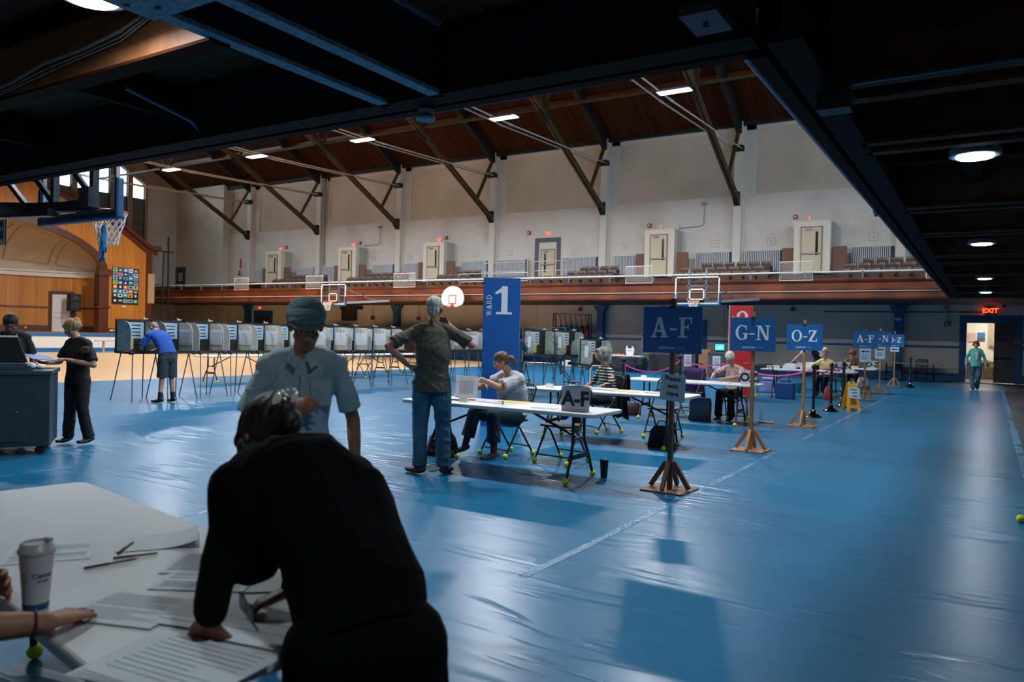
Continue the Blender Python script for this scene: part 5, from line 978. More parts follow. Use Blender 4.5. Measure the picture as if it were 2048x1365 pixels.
def tent(label, x, y, z=T1, s=.11): 
    w = MB(); w.prism([(-.03, 0), (.03, 0), (.004, .06), (-.004, .06)], (x-s/2, y, z), (0, 1, 0), (0, 0, 1), (s, 0, 0)); tag(w.build('name_card', mat('card', '#d8d3c8', .6)), label, 'card', 'small folded cards on the tables')
tent('small folded card in front of the poll worker with the binder', -4.98, 6.95); tent('small folded card at the left end of the striped woman\'s table', -5.5, 9.85); tent('small folded card left of the striped woman\'s papers', -5.15, 9.9); tent('small folded card in the middle of the striped woman\'s table', -4.85, 9.85, s=.08)
tent('small folded card at the left end of the white haired woman\'s table', -5.55, 13.6); tent('second folded card on the white haired woman\'s table', -5.1, 13.6)
sheets('white papers in front of the woman in the striped top', -5.2, 10.12, T1, .4, .26, .1); sheets('stack of white papers at the centre of the striped woman\'s table', -4.75, 10.1, T1, .36, .26, .1, th=.02); sheets('yellow sheet on the striped woman\'s table', -4.35, 10.0, T1, .4, .22, .1, 'paper_yellow', lines=0); sheets('papers beside the hanging paper sheet post', -3.85, 10.1, T1, .42, .25, .05, th=.012)
sheets('notebook the white haired woman writes in', -4.05, 13.5, T1, .32, .22, 0, th=.018); sheets('tan card left of the white haired woman\'s notebook', -4.6, 13.55, T1, .25, .1, 0, 'paper_grey', .006, lines=0)
w = MB(); w.lathe([(.012, 0), (.012, .02), (.006, .04)], (-4.50, 7.02, T1), 10); tag(w.build('glue_cap', mat('cap_orange', '#d8842a', .5)), 'tiny orange cap on the front table', 'cap')
w = MB(); w.b2((-5.30, 7.02, T1), (-5.0, 7.06, T1+.012)); tag(w.build('pen_case', 'iron'), 'thin black pen lying in front of the binder', 'pen')
w = MB(); w.b2((-5.05, 7.13, T1), (-4.96, 7.16, T1+.015)); tag(w.build('red_marker', mat('marker_red', '#c43224', .5)), 'short red marker under the binder', 'pen')
for i, (x, y, w_, h_) in enumerate(((-5.2, 22.3, .32, .07), (-4.75, 22.25, .34, .09), (-4.75, 22.4, .3, .14), (-4.3, 22.3, .3, .07), (-4.95, 25.5, .5, .12), (-4.45, 25.4, .4, .1), (-3.55, 25.4, .3, .05), (-3.2, 22.0, .35, .04))):
    w = MB(); w.b2((x-w_/2, y-.1, T1), (x+w_/2, y+.1, T1+h_)); w.b2((x-w_/2+.02, y-.104, T1+h_*.55), (x+w_/2-.02, y+.104, T1+h_+.012)); tag(w.build('document_box', mat('box_white', '#cfd2d6', .6)), ('low white document box left of the woman in yellow', 'white document box in the middle of the box covered table', 'tallest white document box on the box covered table', 'low white document box right of the tallest', 'long white box on the table behind', 'short white box on the table behind', 'thin white box in front of the red haired woman', 'flat white box at the right end of the yellow shirt table')[i], 'box')
# cup on the floor
t = thing('tumbler', 'dark blue travel tumbler standing on the floor by the front table', 'tumbler', (-3.46, 7.43, 0)); w = MB(); w.lathe([(.033, 0), (.036, .01), (.046, .17), (.047, .18)], n=20); w.build('cup', mat('tumbler_navy', '#14202e', .35, metal=.3), t, smooth=True); w = MB(); w.lathe([(.048, .18), (.048, .19), (.04, .197)], n=20); w.build('lid', 'iron', t, smooth=True)
# bags
def bag(label, x, y, w_, d_, h_, m, rz=0, top=.6, stripes=None, handles=True, name='tote_bag'):
    t = thing(name, label, 'bag', (x, y, 0), rz); w = MB(); n = 12; V = []; F = []
    for k, (q, s_) in enumerate(((0, .92), (.06, 1.0), (.4, .97), (.75, (1+top)/2), (1, top))):
        for a, b in rrect(w_*s_, d_*(s_ if q < .9 else .35), .03, 2): V.append((a+.01*math.sin(k*2+b*30), b+.01*math.cos(k+a*20), h_*q))
    n = 12
    for k in range(4):
        for j in range(n): F.append((k*n+j, k*n+(j+1) % n, (k+1)*n+(j+1) % n, (k+1)*n+j))
    F += [tuple(range(n))[::-1], tuple(range(4*n, 5*n))]; w.add(V, F); w.build('body', m, t, smooth=True)
    if stripes:
        for k in range(3):
            w = MB(); z = h_*(.2+.25*k); s_ = 1.0-.12*k; w.prism(rrect(w_*s_*1.015, d_*s_*1.02, .03, 2), (0, 0, z), (1, 0, 0), (0, 1, 0), (0, 0, h_*.09)); w.build('stripe', stripes, t)
    if handles:
        w = MB(); w.tube([(-w_*.2, -.02, h_*.97), (-w_*.12, -.02, h_*1.22), (w_*.12, -.02, h_*1.22), (w_*.2, -.02, h_*.97)], .009, 6); w.build('handle', 'iron', t, smooth=True)
    return t
mat('bag_black', '#17151a', .8); mat('stripe_grey', '#5d5558', .8)
bag('black tote bag with grey stripes behind the green shirted man', -5.66, 7.47, .38, .18, .31, 'bag_black', .1, .55, 'stripe_grey')
bag('black bag under the table behind the big A-F post', -3.82, 10.05, .36, .2, .30, 'bag_black', .2, .6); bag('blue cloth hanging from the bag behind the A-F post', -3.66, 9.95, .14, .1, .27, mat('cloth_navy', '#1c3f66', .8), .2, .7, handles=False, name='cloth_bag')
bag('teal shopping bag with a red corner left of the white haired woman', -4.56, 13.95, .40, .2, .42, mat('bag_teal', '#2c6f80', .5, var=(5, '#7a2f3a')), .1, .9)
bag('dark red handbag on the floor under the middle table', -5.9, 13.9, .34, .16, .24, mat('bag_wine', '#4a1722', .5), .1, .7); bag('deep red bag behind the black stanchions', -3.55, 20.1+1.2, .22, .16, .36, mat('bag_red', '#8f1f2c', .6), 0, .6)
bag('black and white bag behind the far A-F post', -3.2, 25.0, .4, .2, .5, mat('bag_bw', '#2a2a38', .7, var=(8, '#bdb5a8')), .3, .6)
w = MB(); w.b2((-4.78, 20.75, 0), (-4.32, 21.05, .42)); tag(w.build('storage_tote', mat('tote_blue', '#0d3f7d', .5), bevel=.02), 'square blue tote on the floor left of the O-Z post', 'box')
w = MB(); w.b2((-5.75, 23.2, 0), (-5.35, 23.5, .42)); tag(w.build('crate', mat('crate_lilac', '#8f93c9', .5), bevel=.02), 'pale lilac crate under the box covered table', 'crate')
w = MB(); w.b2((-5.3, 23.6, 0), (-5.05, 23.9, .38)); tag(w.build('waste_bin', mat('bin_blue', '#145a98', .5), bevel=.02), 'blue bin beside the lilac crate', 'bin')
w = MB(); w.lathe([(.08, 0), (.11, .3), (.115, .31)], (-4.75, 23.5, 0), 16); tag(w.build('waste_bin', mat('bin_teal', '#1b7c80', .5)), 'small teal bin beside the blue bin', 'bin')
for i, (x, y, h_, c) in enumerate(((-4.95, 11.5-.75, .2, '#9fb5a8'), (-3.62, 14.65, .22, '#a8c0b8'), (-4.75, 14.3, .12, '#aeb8bd'))):
    w = MB(); w.lathe([(.032, 0), (.035, .02), (.035, h_*.7), (.014, h_*.9), (.014, h_)], (x, y, 0), 12); tag(w.build('water_bottle', 'plastic_clear', smooth=True), ('clear bottle on the floor below the striped woman\'s table', 'clear bottle on the floor by the white haired woman\'s chair', 'clear crumpled bottle right of the purple jacket chair')[i], 'bottle')
w = MB(); w.box((-3.45, 14.35, .015), (.28, .12, .03), .3); tag(w.build('slipper', mat('salmon', '#b8836f', .8), bevel=.01), 'salmon coloured slipper on the floor behind the G-N post', 'shoe')
# jackets on chairs
def jacket(label, x, y, rz, m, h0=.35, h1=.92, wd=.46, name='jacket'):
    w = MB(); V = []; F = []; n = 14; 
    prof = [(.03, h0), (.0, (h0+h1)/2), (-.02, h1-.03), (-.0, h1+.01), (.04, h1), (.05, h1-.1), (.05, (h0+h1)/2-.05)]
    for k, (yy, z) in enumerate(prof):
        for j in range(n):
            u = j/(n-1)*2-1; V.append((u*wd/2*(1+.06*(k in (0, 6))), yy*1.0+.02*math.sin(j*1.7+k)*(1 if k in (0, 1, 5, 6) else .2), z+.02*math.sin(j*.9)*(k in (0, 6))))
    for k in range(len(prof)-1):
        for j in range(n-1): F.append((k*n+j, k*n+j+1, (k+1)*n+j+1, (k+1)*n+j))
    w.add(V, F); o = w.build(name, m, smooth=True, loc=(x, y, 0)); o.rotation_euler = (0, 0, rz); sm = o.modifiers.new('s', 'SOLIDIFY'); sm.thickness = .015; tag(o, label, 'jacket'); return o
jacket('purple jacket draped over an empty folding chair', -5.06, 15.04, -.2, mat('purple', '#4b2a6e', .9)); jacket('long black coat hanging on the striped woman\'s chair', -5.04, 11.28, -.5, mat('coat_black', '#0f0f12', .9), .22, .92)

# ------------------------------------------------------------------ ballot scanners
def scanner_far(label, x, y, rz, screen):
    t = thing('ballot_box', label, 'ballot box', (x, y, 0), rz); w = MB(); w.b2((-.33, -.28, .1), (.33, .3, 1.0)); w.b2((-.35, -.3, .92), (.35, .32, 1.03)); w.build('body', mat('ballot_grey', '#3f4247', .5), t, bevel=.01)
    w = MB(); w.b2((-.14, -.3, .35), (.16, -.285, .85)); w.k = 1; [w.b2((-.1, -.304, .4+i*.06), (.12, -.3, .42+i*.06)) for i in range(7)]; w.build('notice_sheet', ['paper_grey', 'ink'], t)
    for a in (-.27, .27):
        w = MB(); w.cyl((a, -.22, .05), (a+.03, -.22, .05), .05, n=10); w.build('caster', 'black_rubber', t)
        w = MB(); w.cyl((a, .24, .05), (a+.03, .24, .05), .05, n=10); w.build('caster', 'black_rubber', t)
    if screen:
        w = MB(); w.box((.1, -.02, 1.22), (.42, .05, .3), 0); w.box((.1, .05, 1.06), (.3, .2, .06)); w.build('monitor', 'iron', t); w = MB(); w.b2((-.08, -.05, 1.1), (.28, -.045, 1.34)); w.build('screen', mat('screen_glow', '#2a90d0', .3, emit=('#2fa0e0', 1.6)), t); w = MB(); w.prism([(-.03, 0), (.1, .06), (.05, .12), (-.05, .08)], (.08, -.052, 1.14), (1, 0, 0), (0, 0, 1), (0, -.003, 0)); w.build('screen_shape', mat('screen_white', '#e8f4ff', .3, emit=('#e8f6ff', 1.2)), t)
    return t
scanner_far('dark grey ballot box with a small lit screen behind the tables', -9.45, 30.9, .2, True); scanner_far('dark grey ballot box left of the one with the screen', -11.0, 31.9, .2, False)
t = thing('carton', 'brown cardboard carton left of the ballot box with the screen', 'carton', (-10.25, 31.9, 0), .1); w = MB(); w.b2((-.25, -.2, 0), (.25, .2, 1.1)); w.build('box', mat('cardboard', '#9a7048', .7), t); w = MB(); w.b2((-.22, -.21, .45), (-.05, -.2, .5)); w.b2((-.24, -.22, 1.1), (-.18, .0, 1.14)); w.build('hand_hole', 'iron', t)
w = MB(); w.b2((-13.4, 33.3, .03), (-11.3, 34.2, .8)); tag(w.build('equipment_case', mat('case_dark', '#22252b', .6), bevel=.02), 'long dark equipment case under the large A-F sign', 'case')
w = MB(); w.b2((-15.8, 31.6, 0), (-13.0, 32.2, .62)); tag(w.build('equipment_case', 'case_dark', bevel=.02), 'low dark case beneath the snack table', 'case')
t = thing('shopping_bag', 'white plastic bag standing on the snack table', 'bag', (-13.25, 30.8, .742), .2); w = MB(); w.prism([(-.14, 0), (.15, 0), (.2, .25), (.12, .42), (.06, .3), (-.08, .3), (-.14, .44), (-.18, .25)], (0, -.08, 0), (1, 0, 0), (0, 0, 1), (0, .16, 0)); w.build('bag', 'box_white', t, bevel=.02); w = MB(); w.b2((-.09, -.085, .2), (.1, -.08, .22)); w.build('print', 'marker_red', t)
random.seed(8)
for i in range(7):
    w = MB(); w.ell((-13.95+.07*i+.02*(i % 2), 30.75+.05*(i % 3), .742+.03), (.04, .04, .03), n=8, m=6); tag(w.build('orange_snack', mat('snack', '#e08a3c', .6)), 'small orange snacks in a row on the snack table', 'snack', 'orange snacks on the far table')
random.seed(12)
for i in range(9):
    x, y = -17.9+.45*i+random.uniform(-.1, .1), 33.5+random.uniform(-.3, .3); w = MB(); w.box((x, y, .14+.04*(i % 3)), (.3, .25, .24+.08*(i % 3)), random.random()); tag(w.build('supply_bundle', mat('bundle%d' % (i % 3), ('#b9c4cc', '#c9c4b8', '#7fb0a0')[i % 3], .5), bevel=.03), 'pale wrapped bundles on the floor behind the green booths, '+ord_(i)+' from the left', 'bundle', 'wrapped bundles on the floor')

# near left ballot scanner
t = thing('ballot_scanner', 'large dark ballot scanner cabinet on casters cut by the left picture edge', 'ballot scanner', (-9.72, 4.27, 0), 1.0)
w = MB(); w.b2((-.6, -.33, .10), (.6, .45, .95)); w.build('cabinet', 'scan_body', t, bevel=.008)
w = MB(); w.b2((-.62, -.35, .92), (.62, .47, .965)); w.build('cabinet_top', 'scan_lid', t, bevel=.006)
w = MB(); w.b2((-.5, -.345, .16), (.37, -.332, .86)); d = w.build('door', 'scan_body', t, bevel=.003); w = MB(); w.cyl((.28, -.345, .5), (.28, -.36, .5), .015, n=12); w.build('lock', 'chrome', d)
w = MB(); w.b2((-.52, -.28, .965), (.40, .32, 1.02)); w.b2((-.5, -.25, 1.02), (.36, .25, 1.04)); w.build('scanner_unit', 'scan_lid', t, bevel=.01)
w = MB(); w.prism([(-.0, 0), (.33, 0), (.22, .30), (-.02, .30)], (0, .05, 1.04), (1, 0, 0), (0, .12, .99), (0, .03, 0)); w.build('screen_flap', 'iron', t, bevel=.01)
w = MB(); w.prism([(-.01, 0), (.21, 0), (.21, .02), (-.01, .02)], (0, .087, 1.335), (1, 0, 0), (0, .12, .99), (0, .04, 0)); w.build('flap_edge', 'box_white', t)
w = MB(); w.b2((-.53, -.365, .84), (-.42, -.352, .93)); w.build('yellow_tag', mat('tag_yellow', '#c9951c', .5), t); w = MB(); w.tube([(-.36, -.36, .88), (-.38, -.38, .8), (-.5, -.38, .55), (-.62, -.38, .4)], .01, 6); w.b2((-.4, -.38, .86), (-.3, -.355, .93)); w.build('power_cord', 'iron', t)
for a, b in ((-.5, -.25), (.5, -.25), (-.5, .37), (.5, .37)):
    w = MB(); w.cyl((a, b-.02, .052), (a, b+.02, .052), .052, n=18); w.b2((a-.02, b-.03, .06), (a+.02, b+.03, .11)); w.build('caster', 'black_rubber', t, smooth=True)
w = MB(); w.tube([(-9.1+.28*math.cos(a*.6)*.5, 4.6+.12*math.sin(a*.9), .985+.012*a) for a in range(4)], .03, 8); 
w = MB(); w.ell((-9.40, 4.50, 1.01), (.10, .07, .045), n=12, m=8); w.ell((-9.33, 4.58, 1.0), (.07, .05, .03), n=12, m=8); tag(w.build('tissue', mat('tissue_white', '#b9c2c8', .6), smooth=True), 'crumpled white plastic wrap on top of the scanner', 'wrap')
# folding chair leg tips seen right of the scanner
make_chair('black folding chair mostly hidden behind the ballot scanner', (-11.15, 5.15, 0), .9)
tn = tag(tennis(None, .26+.0, 7.85), 'lone tennis ball on the dark floor at the right picture edge', 'tennis ball')
# ------------------------------------------------------------------ people
mat('skin', '#a8735a', .55, var=(9, '#96624b')); mat('skin_pale', '#c08c74', .55, var=(9, '#ad7861')); mat('skin_brown', '#7d4f3b', .5, var=(9, '#6c4231'))
mat('eye_dark', '#1c1412', .3); mat('lip', '#7a3d35', .5); mat('eye_white', '#cfc8c0', .4)
def V3(p): return Vector(p)
def fuse(name, mb, m, parent=None, vox=.012, smooth=6, folds=None, hair=None, fac=.5, thin=0):
    """union of overlapping closed shapes as one continuous surface"""
    me = bpy.data.meshes.new(name); me.from_pydata(mb.v, [], mb.f)
    bm = bmesh.new(); bm.from_mesh(me); bmesh.ops.recalc_face_normals(bm, faces=bm.faces); bm.to_mesh(me); bm.free()
    o = bpy.data.objects.new(name, me); COL.objects.link(o)
    r = o.modifiers.new('r', 'REMESH'); r.mode = 'VOXEL'; r.voxel_size = vox
    if smooth: s = o.modifiers.new('s', 'SMOOTH'); s.iterations = smooth; s.factor = fac
    dg = bpy.context.evaluated_depsgraph_get(); e = bpy.data.meshes.new_from_object(o.evaluated_get(dg)); bpy.data.objects.remove(o)
    e.name = name; n = len(e.vertices); co = np.empty(n*3); e.vertices.foreach_get('co', co); co = co.reshape(-1, 3); no = np.empty(n*3); e.vertices.foreach_get('normal', no); no = no.reshape(-1, 3)
    if folds:
        A, fr, seed = folds; rg = np.random.RandomState(seed); d = np.zeros(n)
        warp = sum(np.sin(co@rg.randn(3)*fr*.45+rg.rand()*6)[:, None]*rg.randn(3)[None]*.05 for _ in range(3))
        for k in range(5):
            dr = rg.randn(3); dr[2] *= .7; dr /= np.linalg.norm(dr); q = np.sin((co+warp)@dr*fr*(.7+.5*k)+rg.rand()*6); msk = .5+.5*np.sin(co@rg.randn(3)*fr*.25+rg.rand()*6); d += (1-np.abs(q))**2.2*msk/(1+.4*k)
        co = co+no*(A*(d-d.mean()))[:, None]
    if hair:
        A, fr = hair; rg = np.random.RandomState(7); d = sum(np.sin((co*[1, 1, .35])@rg.randn(3)*fr*(1+k*.6)+rg.rand()*6) for k in range(5)); co = co+no*(A*d/3)[:, None]
    e.vertices.foreach_set('co', co.reshape(-1)); e.materials.clear(); e.materials.append(M(m)); e.polygons.foreach_set('use_smooth', [True]*len(e.polygons)); e.update()
    o = bpy.data.objects.new(name, e); COL.objects.link(o)
    if parent: o.parent = parent
    return o
def limb(mb, P, R, n=14, side=(1, 0, 0)): mb.loft(P, R, side, n)
def head_shape(mb, c, fwd, up, s=1.0, jaw=1.0, nose=1.0):
    f = V3(fwd).normalized(); u = V3(up); u = (u-f*u.dot(f)).normalized(); r = f.cross(u); R = Matrix((r, f, u)).transposed(); c = V3(c)
    P = lambda x, y, z: c+R@Vector((x*s, y*s, z*s))
    mb.ell(P(0, -.012, .03), (.074*s, .094*s, .088*s), R, 20, 14); mb.ell(P(0, .028, -.03), (.058*s, .062*s*jaw, .075*s), R, 16, 12)
    mb.ell(P(0, .052, -.085), (.034*s, .032*s, .026*s), R, 12, 8); mb.loft([P(-.05, -.0, -.055), P(-.03, .045, -.088), P(0, .06, -.094), P(.03, .045, -.088), P(.05, 0, -.055)], [.016*s]*5, (0, 0, 1), 8)
    mb.loft([P(0, .082, .012), P(0, .1, -.018), P(0, .108*nose, -.034)], [(.009*s, .009*s), (.013*s, .012*s), (.016*s, .011*s)], r, 10); mb.ell(P(.011, .096, -.037), .009*s, None, 8, 6); mb.ell(P(-.011, .096, -.037), .009*s, None, 8, 6)
    mb.loft([P(-.05, .062, .022), P(0, .088, .026), P(.05, .062, .022)], [.013*s]*3, (0, 0, 1), 8)          # brow
    for q in (-1, 1):
        mb.ell(P(q*.04, .062, -.028), (.022*s, .02*s, .022*s), R, 10, 8)                                     # cheek
        mb.loft([P(q*.072, -.01, .022), P(q*.082, -.018, .012), P(q*.083, -.018, -.01), P(q*.074, -.004, -.032)], [.011*s, .013*s, .012*s, .009*s], f, 8)
    mb.loft([P(-.02, .086, -.06), P(0, .094, -.058), P(.02, .086, -.06)], [.009*s]*3, (0, 0, 1), 8)
    return P, R
def face_parts(par, P, R, s=1.0, glasses=False, mouth=True, brows='hair_brown'):
    for q in (-1, 1):
        w = MB(); w.ell(P(q*.031, .0785, .0), (.0125*s, .009*s, .007*s), R, 10, 8); e = w.build('eye', 'eye_white', par, smooth=True); w = MB(); w.ell(P(q*.031, .0865, -.0), (.0055*s, .003*s, .0055*s), R, 8, 6); w.build('iris', 'eye_dark', par, smooth=True)
        w = MB(); w.loft([P(q*.014, .092, .022), P(q*.032, .092, .028), P(q*.05, .078, .022)], [.0035*s]*3, (0, 0, 1), 6); w.build('eyebrow', brows, par, smooth=True)
    if mouth: w = MB(); w.loft([P(-.022, .092, -.061), P(0, .1, -.06), P(.022, .092, -.061)], [(.004*s, .004*s)]*3, (0, 0, 1), 8); w.build('lips', 'lip', par, smooth=True)
    if glasses:
        w = MB(); 
        for q in (-1, 1):
            w.tube([P(q*.033+.022*math.cos(2*PI*i/14), .105, -.001+.017*math.sin(2*PI*i/14)) for i in range(14)], .0016*s, 5, closed=True); w.tube([P(q*.055, .104, .003), P(q*.078, .06, .006), P(q*.082, -.015, .008)], .0016*s, 5)
        w.tube([P(-.011, .105, .003), P(.011, .105, .003)], .0016*s, 5); g = w.build('glasses', 'chair_black' if glasses is True else glasses, par)
def hand(mb, w, d, nrm, s=1.0, side=1, curl=.25, spread=.1, thumb=.6, fist=None, thumb_curl=.2):
    """w wrist, d pointing direction, nrm back-of-hand normal, side: +1 thumb towards d x nrm"""
    w = V3(w); d = V3(d).normalized(); nrm = V3(nrm); nrm = (nrm-d*nrm.dot(d)).normalized(); x = d.cross(nrm)*side
    mb.loft([w-d*.02, w+d*.02*s, w+d*.055*s, w+d*.09*s], [(.024*s, .019*s), (.030*s, .0165*s), (.040*s, .0155*s), (.040*s, .013*s)], x, 14)
    for i, (o, l) in enumerate(((.031, .074), (.0105, .082), (-.0105, .077), (-.030, .060))):
        a = -(i-1.5)*spread; dd = (d*math.cos(a)+x*math.sin(a)); p = w+d*.088*s+x*o*s; c = curl if not isinstance(curl, (list, tuple)) else curl[i]
        P = [p-dd*.014*s, p]; ang = 0; dirn = dd
        for k, q in enumerate((.44, .31, .25)):
            ang += c*(.8, 1.2, .9)[k]; dirn = dd*math.cos(ang)-nrm*math.sin(ang); P.append(P[-1]+dirn*l*q*s)
        mb.loft(P, [.0098*s, .0094*s, .0088*s, .0082*s, .0072*s], x, 10)
    p = w+d*.022*s+x*.024*s; td = (d*math.cos(thumb)+x*math.sin(thumb)-nrm*.25).normalized(); t2 = (td*(1-thumb_curl)+d*thumb_curl*1.3-nrm*thumb_curl).normalized()
    mb.loft([p-td*.01, p+td*.03*s, p+td*.055*s, p+td*.055*s+t2*.03*s], [.0155*s, .0135*s, .0112*s, .0088*s], nrm, 10)
def person(label, loc, rz, J, skin='skin', top=None, bottom=None, shoes='shoe_black', H=1.75, g=1.0, hair=None, vox=.011, hands=None, head=None, legs=True, fine=False, glasses=False, sleeves='short', pants='long', shirt_folds=(.008, 26, 1), pant_folds=(.007, 22, 2), hem=.0, face=True, sh_len=.26, headf=None, socks=None, hipw=1.0, flare=1.0, extra=None, nk=.35):
    s = H/1.75
    D = dict(pel=(0, 0, .95), waist=(0, 0, 1.08), chest=(0, .0, 1.27), top=(0, 0, 1.41), neck=(0, 0, 1.50), head=(0, .02, 1.63), sR=(.168, 0, 1.40), sL=(-.168, 0, 1.40), eR=(.235, -.03, 1.12), eL=(-.235, -.03, 1.12), wR=(.25, .06, .88), wL=(-.25, .06, .88), hR=(.09, 0, .90), hL=(-.09, 0, .90), kR=(.105, .01, .49), kL=(-.105, .01, .49), aR=(.11, -.03, .085), aL=(-.11, -.03, .085), fwd=(0, 1, 0), up=(0, 0, 1), toeR=None, toeL=None)
    D = {k: (tuple(c*s for c in v) if v and k not in ('fwd', 'up') else v) for k, v in D.items()}; D.update(J)
    D = {k: (V3(v) if v is not None else None) for k, v in D.items()}
    root = None
    side = (D['sR']-D['sL']).normalized(); hs = (D['hR']-D['hL']).normalized()
    b = MB(); k_ = .88 if top else 1
    spine = [D['pel'], D['waist'], D['chest'], D['top'], D['neck']]
    rs = [(.150, .105), (.128, .095), (.150, .108), (.145, .082), (.052, .052)]
    b.loft(spine, [(a*g*s*k_, c*g*s*k_) for a, c in rs[:4]]+[(.052*s, .052*s)], [hs, side, side, side, side], 18)
    b.loft([D['top'], D['neck'], D['head']-D['up']*.04*s], [(.06*s, .055*s), (.052*s, .052*s), (.05*s, .052*s)], side, 14)
    P, R = head_shape(b, D['head'], D['fwd'], D['up'], s*(headf or 1))
    for q in 'RL':
        sh, el, wr = D['s'+q], D['e'+q], D['w'+q]; gl = .5+.5*g
        b.loft([sh*.92+el*.08, (sh*.45+el*.55), el], [.040*s*gl, .042*s*gl, .036*s*gl], D['fwd'], 12); ls_ = .8 if sleeves == 'long' else 1; b.loft([el, el*.6+wr*.4, wr], [.038*s*gl*ls_, .037*s*gl*ls_, .0255*s], D['fwd'], 12); b.ell(sh-side*(.02 if q == 'R' else -.02), .042*s*gl, None, 12, 8)
        hd = (hands or {}).get(q)
        if hd is None: hd = dict(d=(wr-el).normalized()+Vector((0, 0, -.2)), nrm=side*(1 if q == 'R' else -1), side=(1 if q == 'R' else -1)*1, curl=.3, spread=.05)
        if hd: hand(b, wr, hd['d'], hd['nrm'], s*hd.get('s', 1), hd.get('side', 1), hd.get('curl', .25), hd.get('spread', .08), hd.get('thumb', .6), thumb_curl=hd.get('tc', .2))
    if legs:
        for q in 'RL':
            h, k, a = D['h'+q], D['k'+q], D['a'+q]
            b.loft([h, (h+k)/2, k], [.080*s*g*.9, .066*s*g*.9, .047*s], D['fwd'], 12); b.loft([k, k*.65+a*.35, a], [.050*s, .050*s, .034*s], D['fwd'], 12)
            t = D['toe'+q] or (a+Vector((.0, .16*s, -.05*s)));  b.loft([a+Vector((0, 0, -.03*s)), t], [.034*s, .025*s], side, 10)
    root = fuse('person', b, skin, None, vox if fine else max(vox, .0105), 4 if fine else 3, fac=.4 if fine else .45)
    root.location = loc; root.rotation_euler = (0, 0, rz); tag(root, label, 'person')
    if top:
        w = MB(); gg = g*s
        hemp = D['pel']+(D['pel']-D['waist']).normalized()*hem
        w.loft([hemp, D['waist'], D['chest'], D['top'], D['neck']-(D['neck']-D['top'])*nk], [(.164*gg*flare*hipw, .126*gg*flare), (.148*gg, .115*gg), (.166*gg, .122*gg), (.148*gg, .088*gg), (.066*s, .062*s)], [hs, side, side, side, side], 20, flat='s')
        for q in 'RL':
            sh, el, wr = D['s'+q], D['e'+q], D['w'+q]
            if sleeves == 'short': e_ = sh+(el-sh)*.82; w.loft([sh-side*(.03 if q == 'R' else -.03), sh+(el-sh)*.4, e_], [.056*gg, .058*gg, .066*gg], D['fwd'], 14, flat='e')
            elif sleeves == 'elbow': w.loft([sh-side*(.03 if q == 'R' else -.03), el, el+(wr-el)*.25], [.056*gg, .050*gg, .050*gg], D['fwd'], 14)
            else: w.loft([sh-side*(.03 if q == 'R' else -.03), (sh+el)/2, el], [.057*gg, .054*gg, .048*s], D['fwd'], 14); w.loft([el, (el+wr)/2, wr-(wr-el)*.10], [.050*s, .047*s, .043*s], D['fwd'], 14)
            w.ell(sh-side*(.014 if q == 'R' else -.014), .060*gg, None, 12, 8)
            w.loft([D['top']*.35+D['neck']*.65, (D['neck']+sh)/2*1.0-D['up']*.0, sh], [.050*s, .052*gg, .054*gg], D['fwd'], 12)
        if extra: extra(w)
        fuse('shirt', w, top, root, vox, 10 if extra else 5, shirt_folds)
    if bottom and legs:
        w = MB(); gg = g*s; gl_ = .5+.5*g; w.loft([D['pel']+(D['waist']-D['pel'])*.75, D['pel'], (D['hR']+D['hL'])/2+Vector((0, 0, -.0))], [(.134*gg*hipw, .100*gg), (.153*gg*hipw, .113*gg), (.153*gg*hipw, .113*gg)], hs, 18)
        for q in 'RL':
            h, k, a = D['h'+q], D['k'+q], D['a'+q]
            if pants == 'shorts': w.loft([h, (h+k)/2, k+(h-k)*.05], [.094*gg, .090*gg, .090*gg], D['fwd'], 14, flat='e')
            else: e_ = a+(k-a)*(.0 if pants == 'long' else .28); w.loft([h, (h+k)/2, k], [.096*gg, .087*gg, .074*s*gl_], D['fwd'], 14); w.loft([k, (k+e_)/2, e_], [.074*s*gl_, .070*s*gl_, .074*s*gl_], D['fwd'], 14, flat='e')
        fuse('trousers' if pants != 'shorts' else 'shorts', w, bottom, root, vox, 4, pant_folds)
    if legs:
        for q in 'RL':
            a = D['a'+q]; t = D['toe'+q] or (a+Vector((.0, .17*s, -.055*s))); hl = a-(t-a)*.28; z0 = min(t.z, a.z-.05*s)
            dn = (a-D['k'+q]).normalized()
            w = MB(); w.loft([hl+dn*.035*s, a+dn*.03*s, (a+t)/2+dn*.018*s, t+Vector((0, 0, .01))], [(.036*s, .036*s), (.042*s, .042*s), (.046*s, .034*s), (.040*s, .024*s)], side, 12); w.ell(a-dn*.005, .044*s, None, 10, 8)
            fuse('shoe', w, shoes, root, .009, 3)
            if socks: w = MB(); w.loft([a-dn*.01, a-dn*.12*s], [.043*s, .048*s], side, 12); fuse('sock', w, socks, root, .01, 2)
    if hair:
        w = MB(); hm = hair(w, P, R, s*(headf or 1)); fuse('hair', w, hm, root, .0075, 3, hair=(.0035, 95))
    if face: face_parts(root, P, R, s*(headf or 1), glasses)
    return root, P, R, D
def hair_short(m, thick=1.0, back=1.0):
    def f(w, P, R, s):
        w.ell(P(0, -.022, .042), (.081*s*thick, .098*s*thick, .088*s*thick), R, 18, 12); w.ell(P(0, -.055, -.01), (.068*s, .058*s, .07*s*back), R, 14, 10); return m
    return f
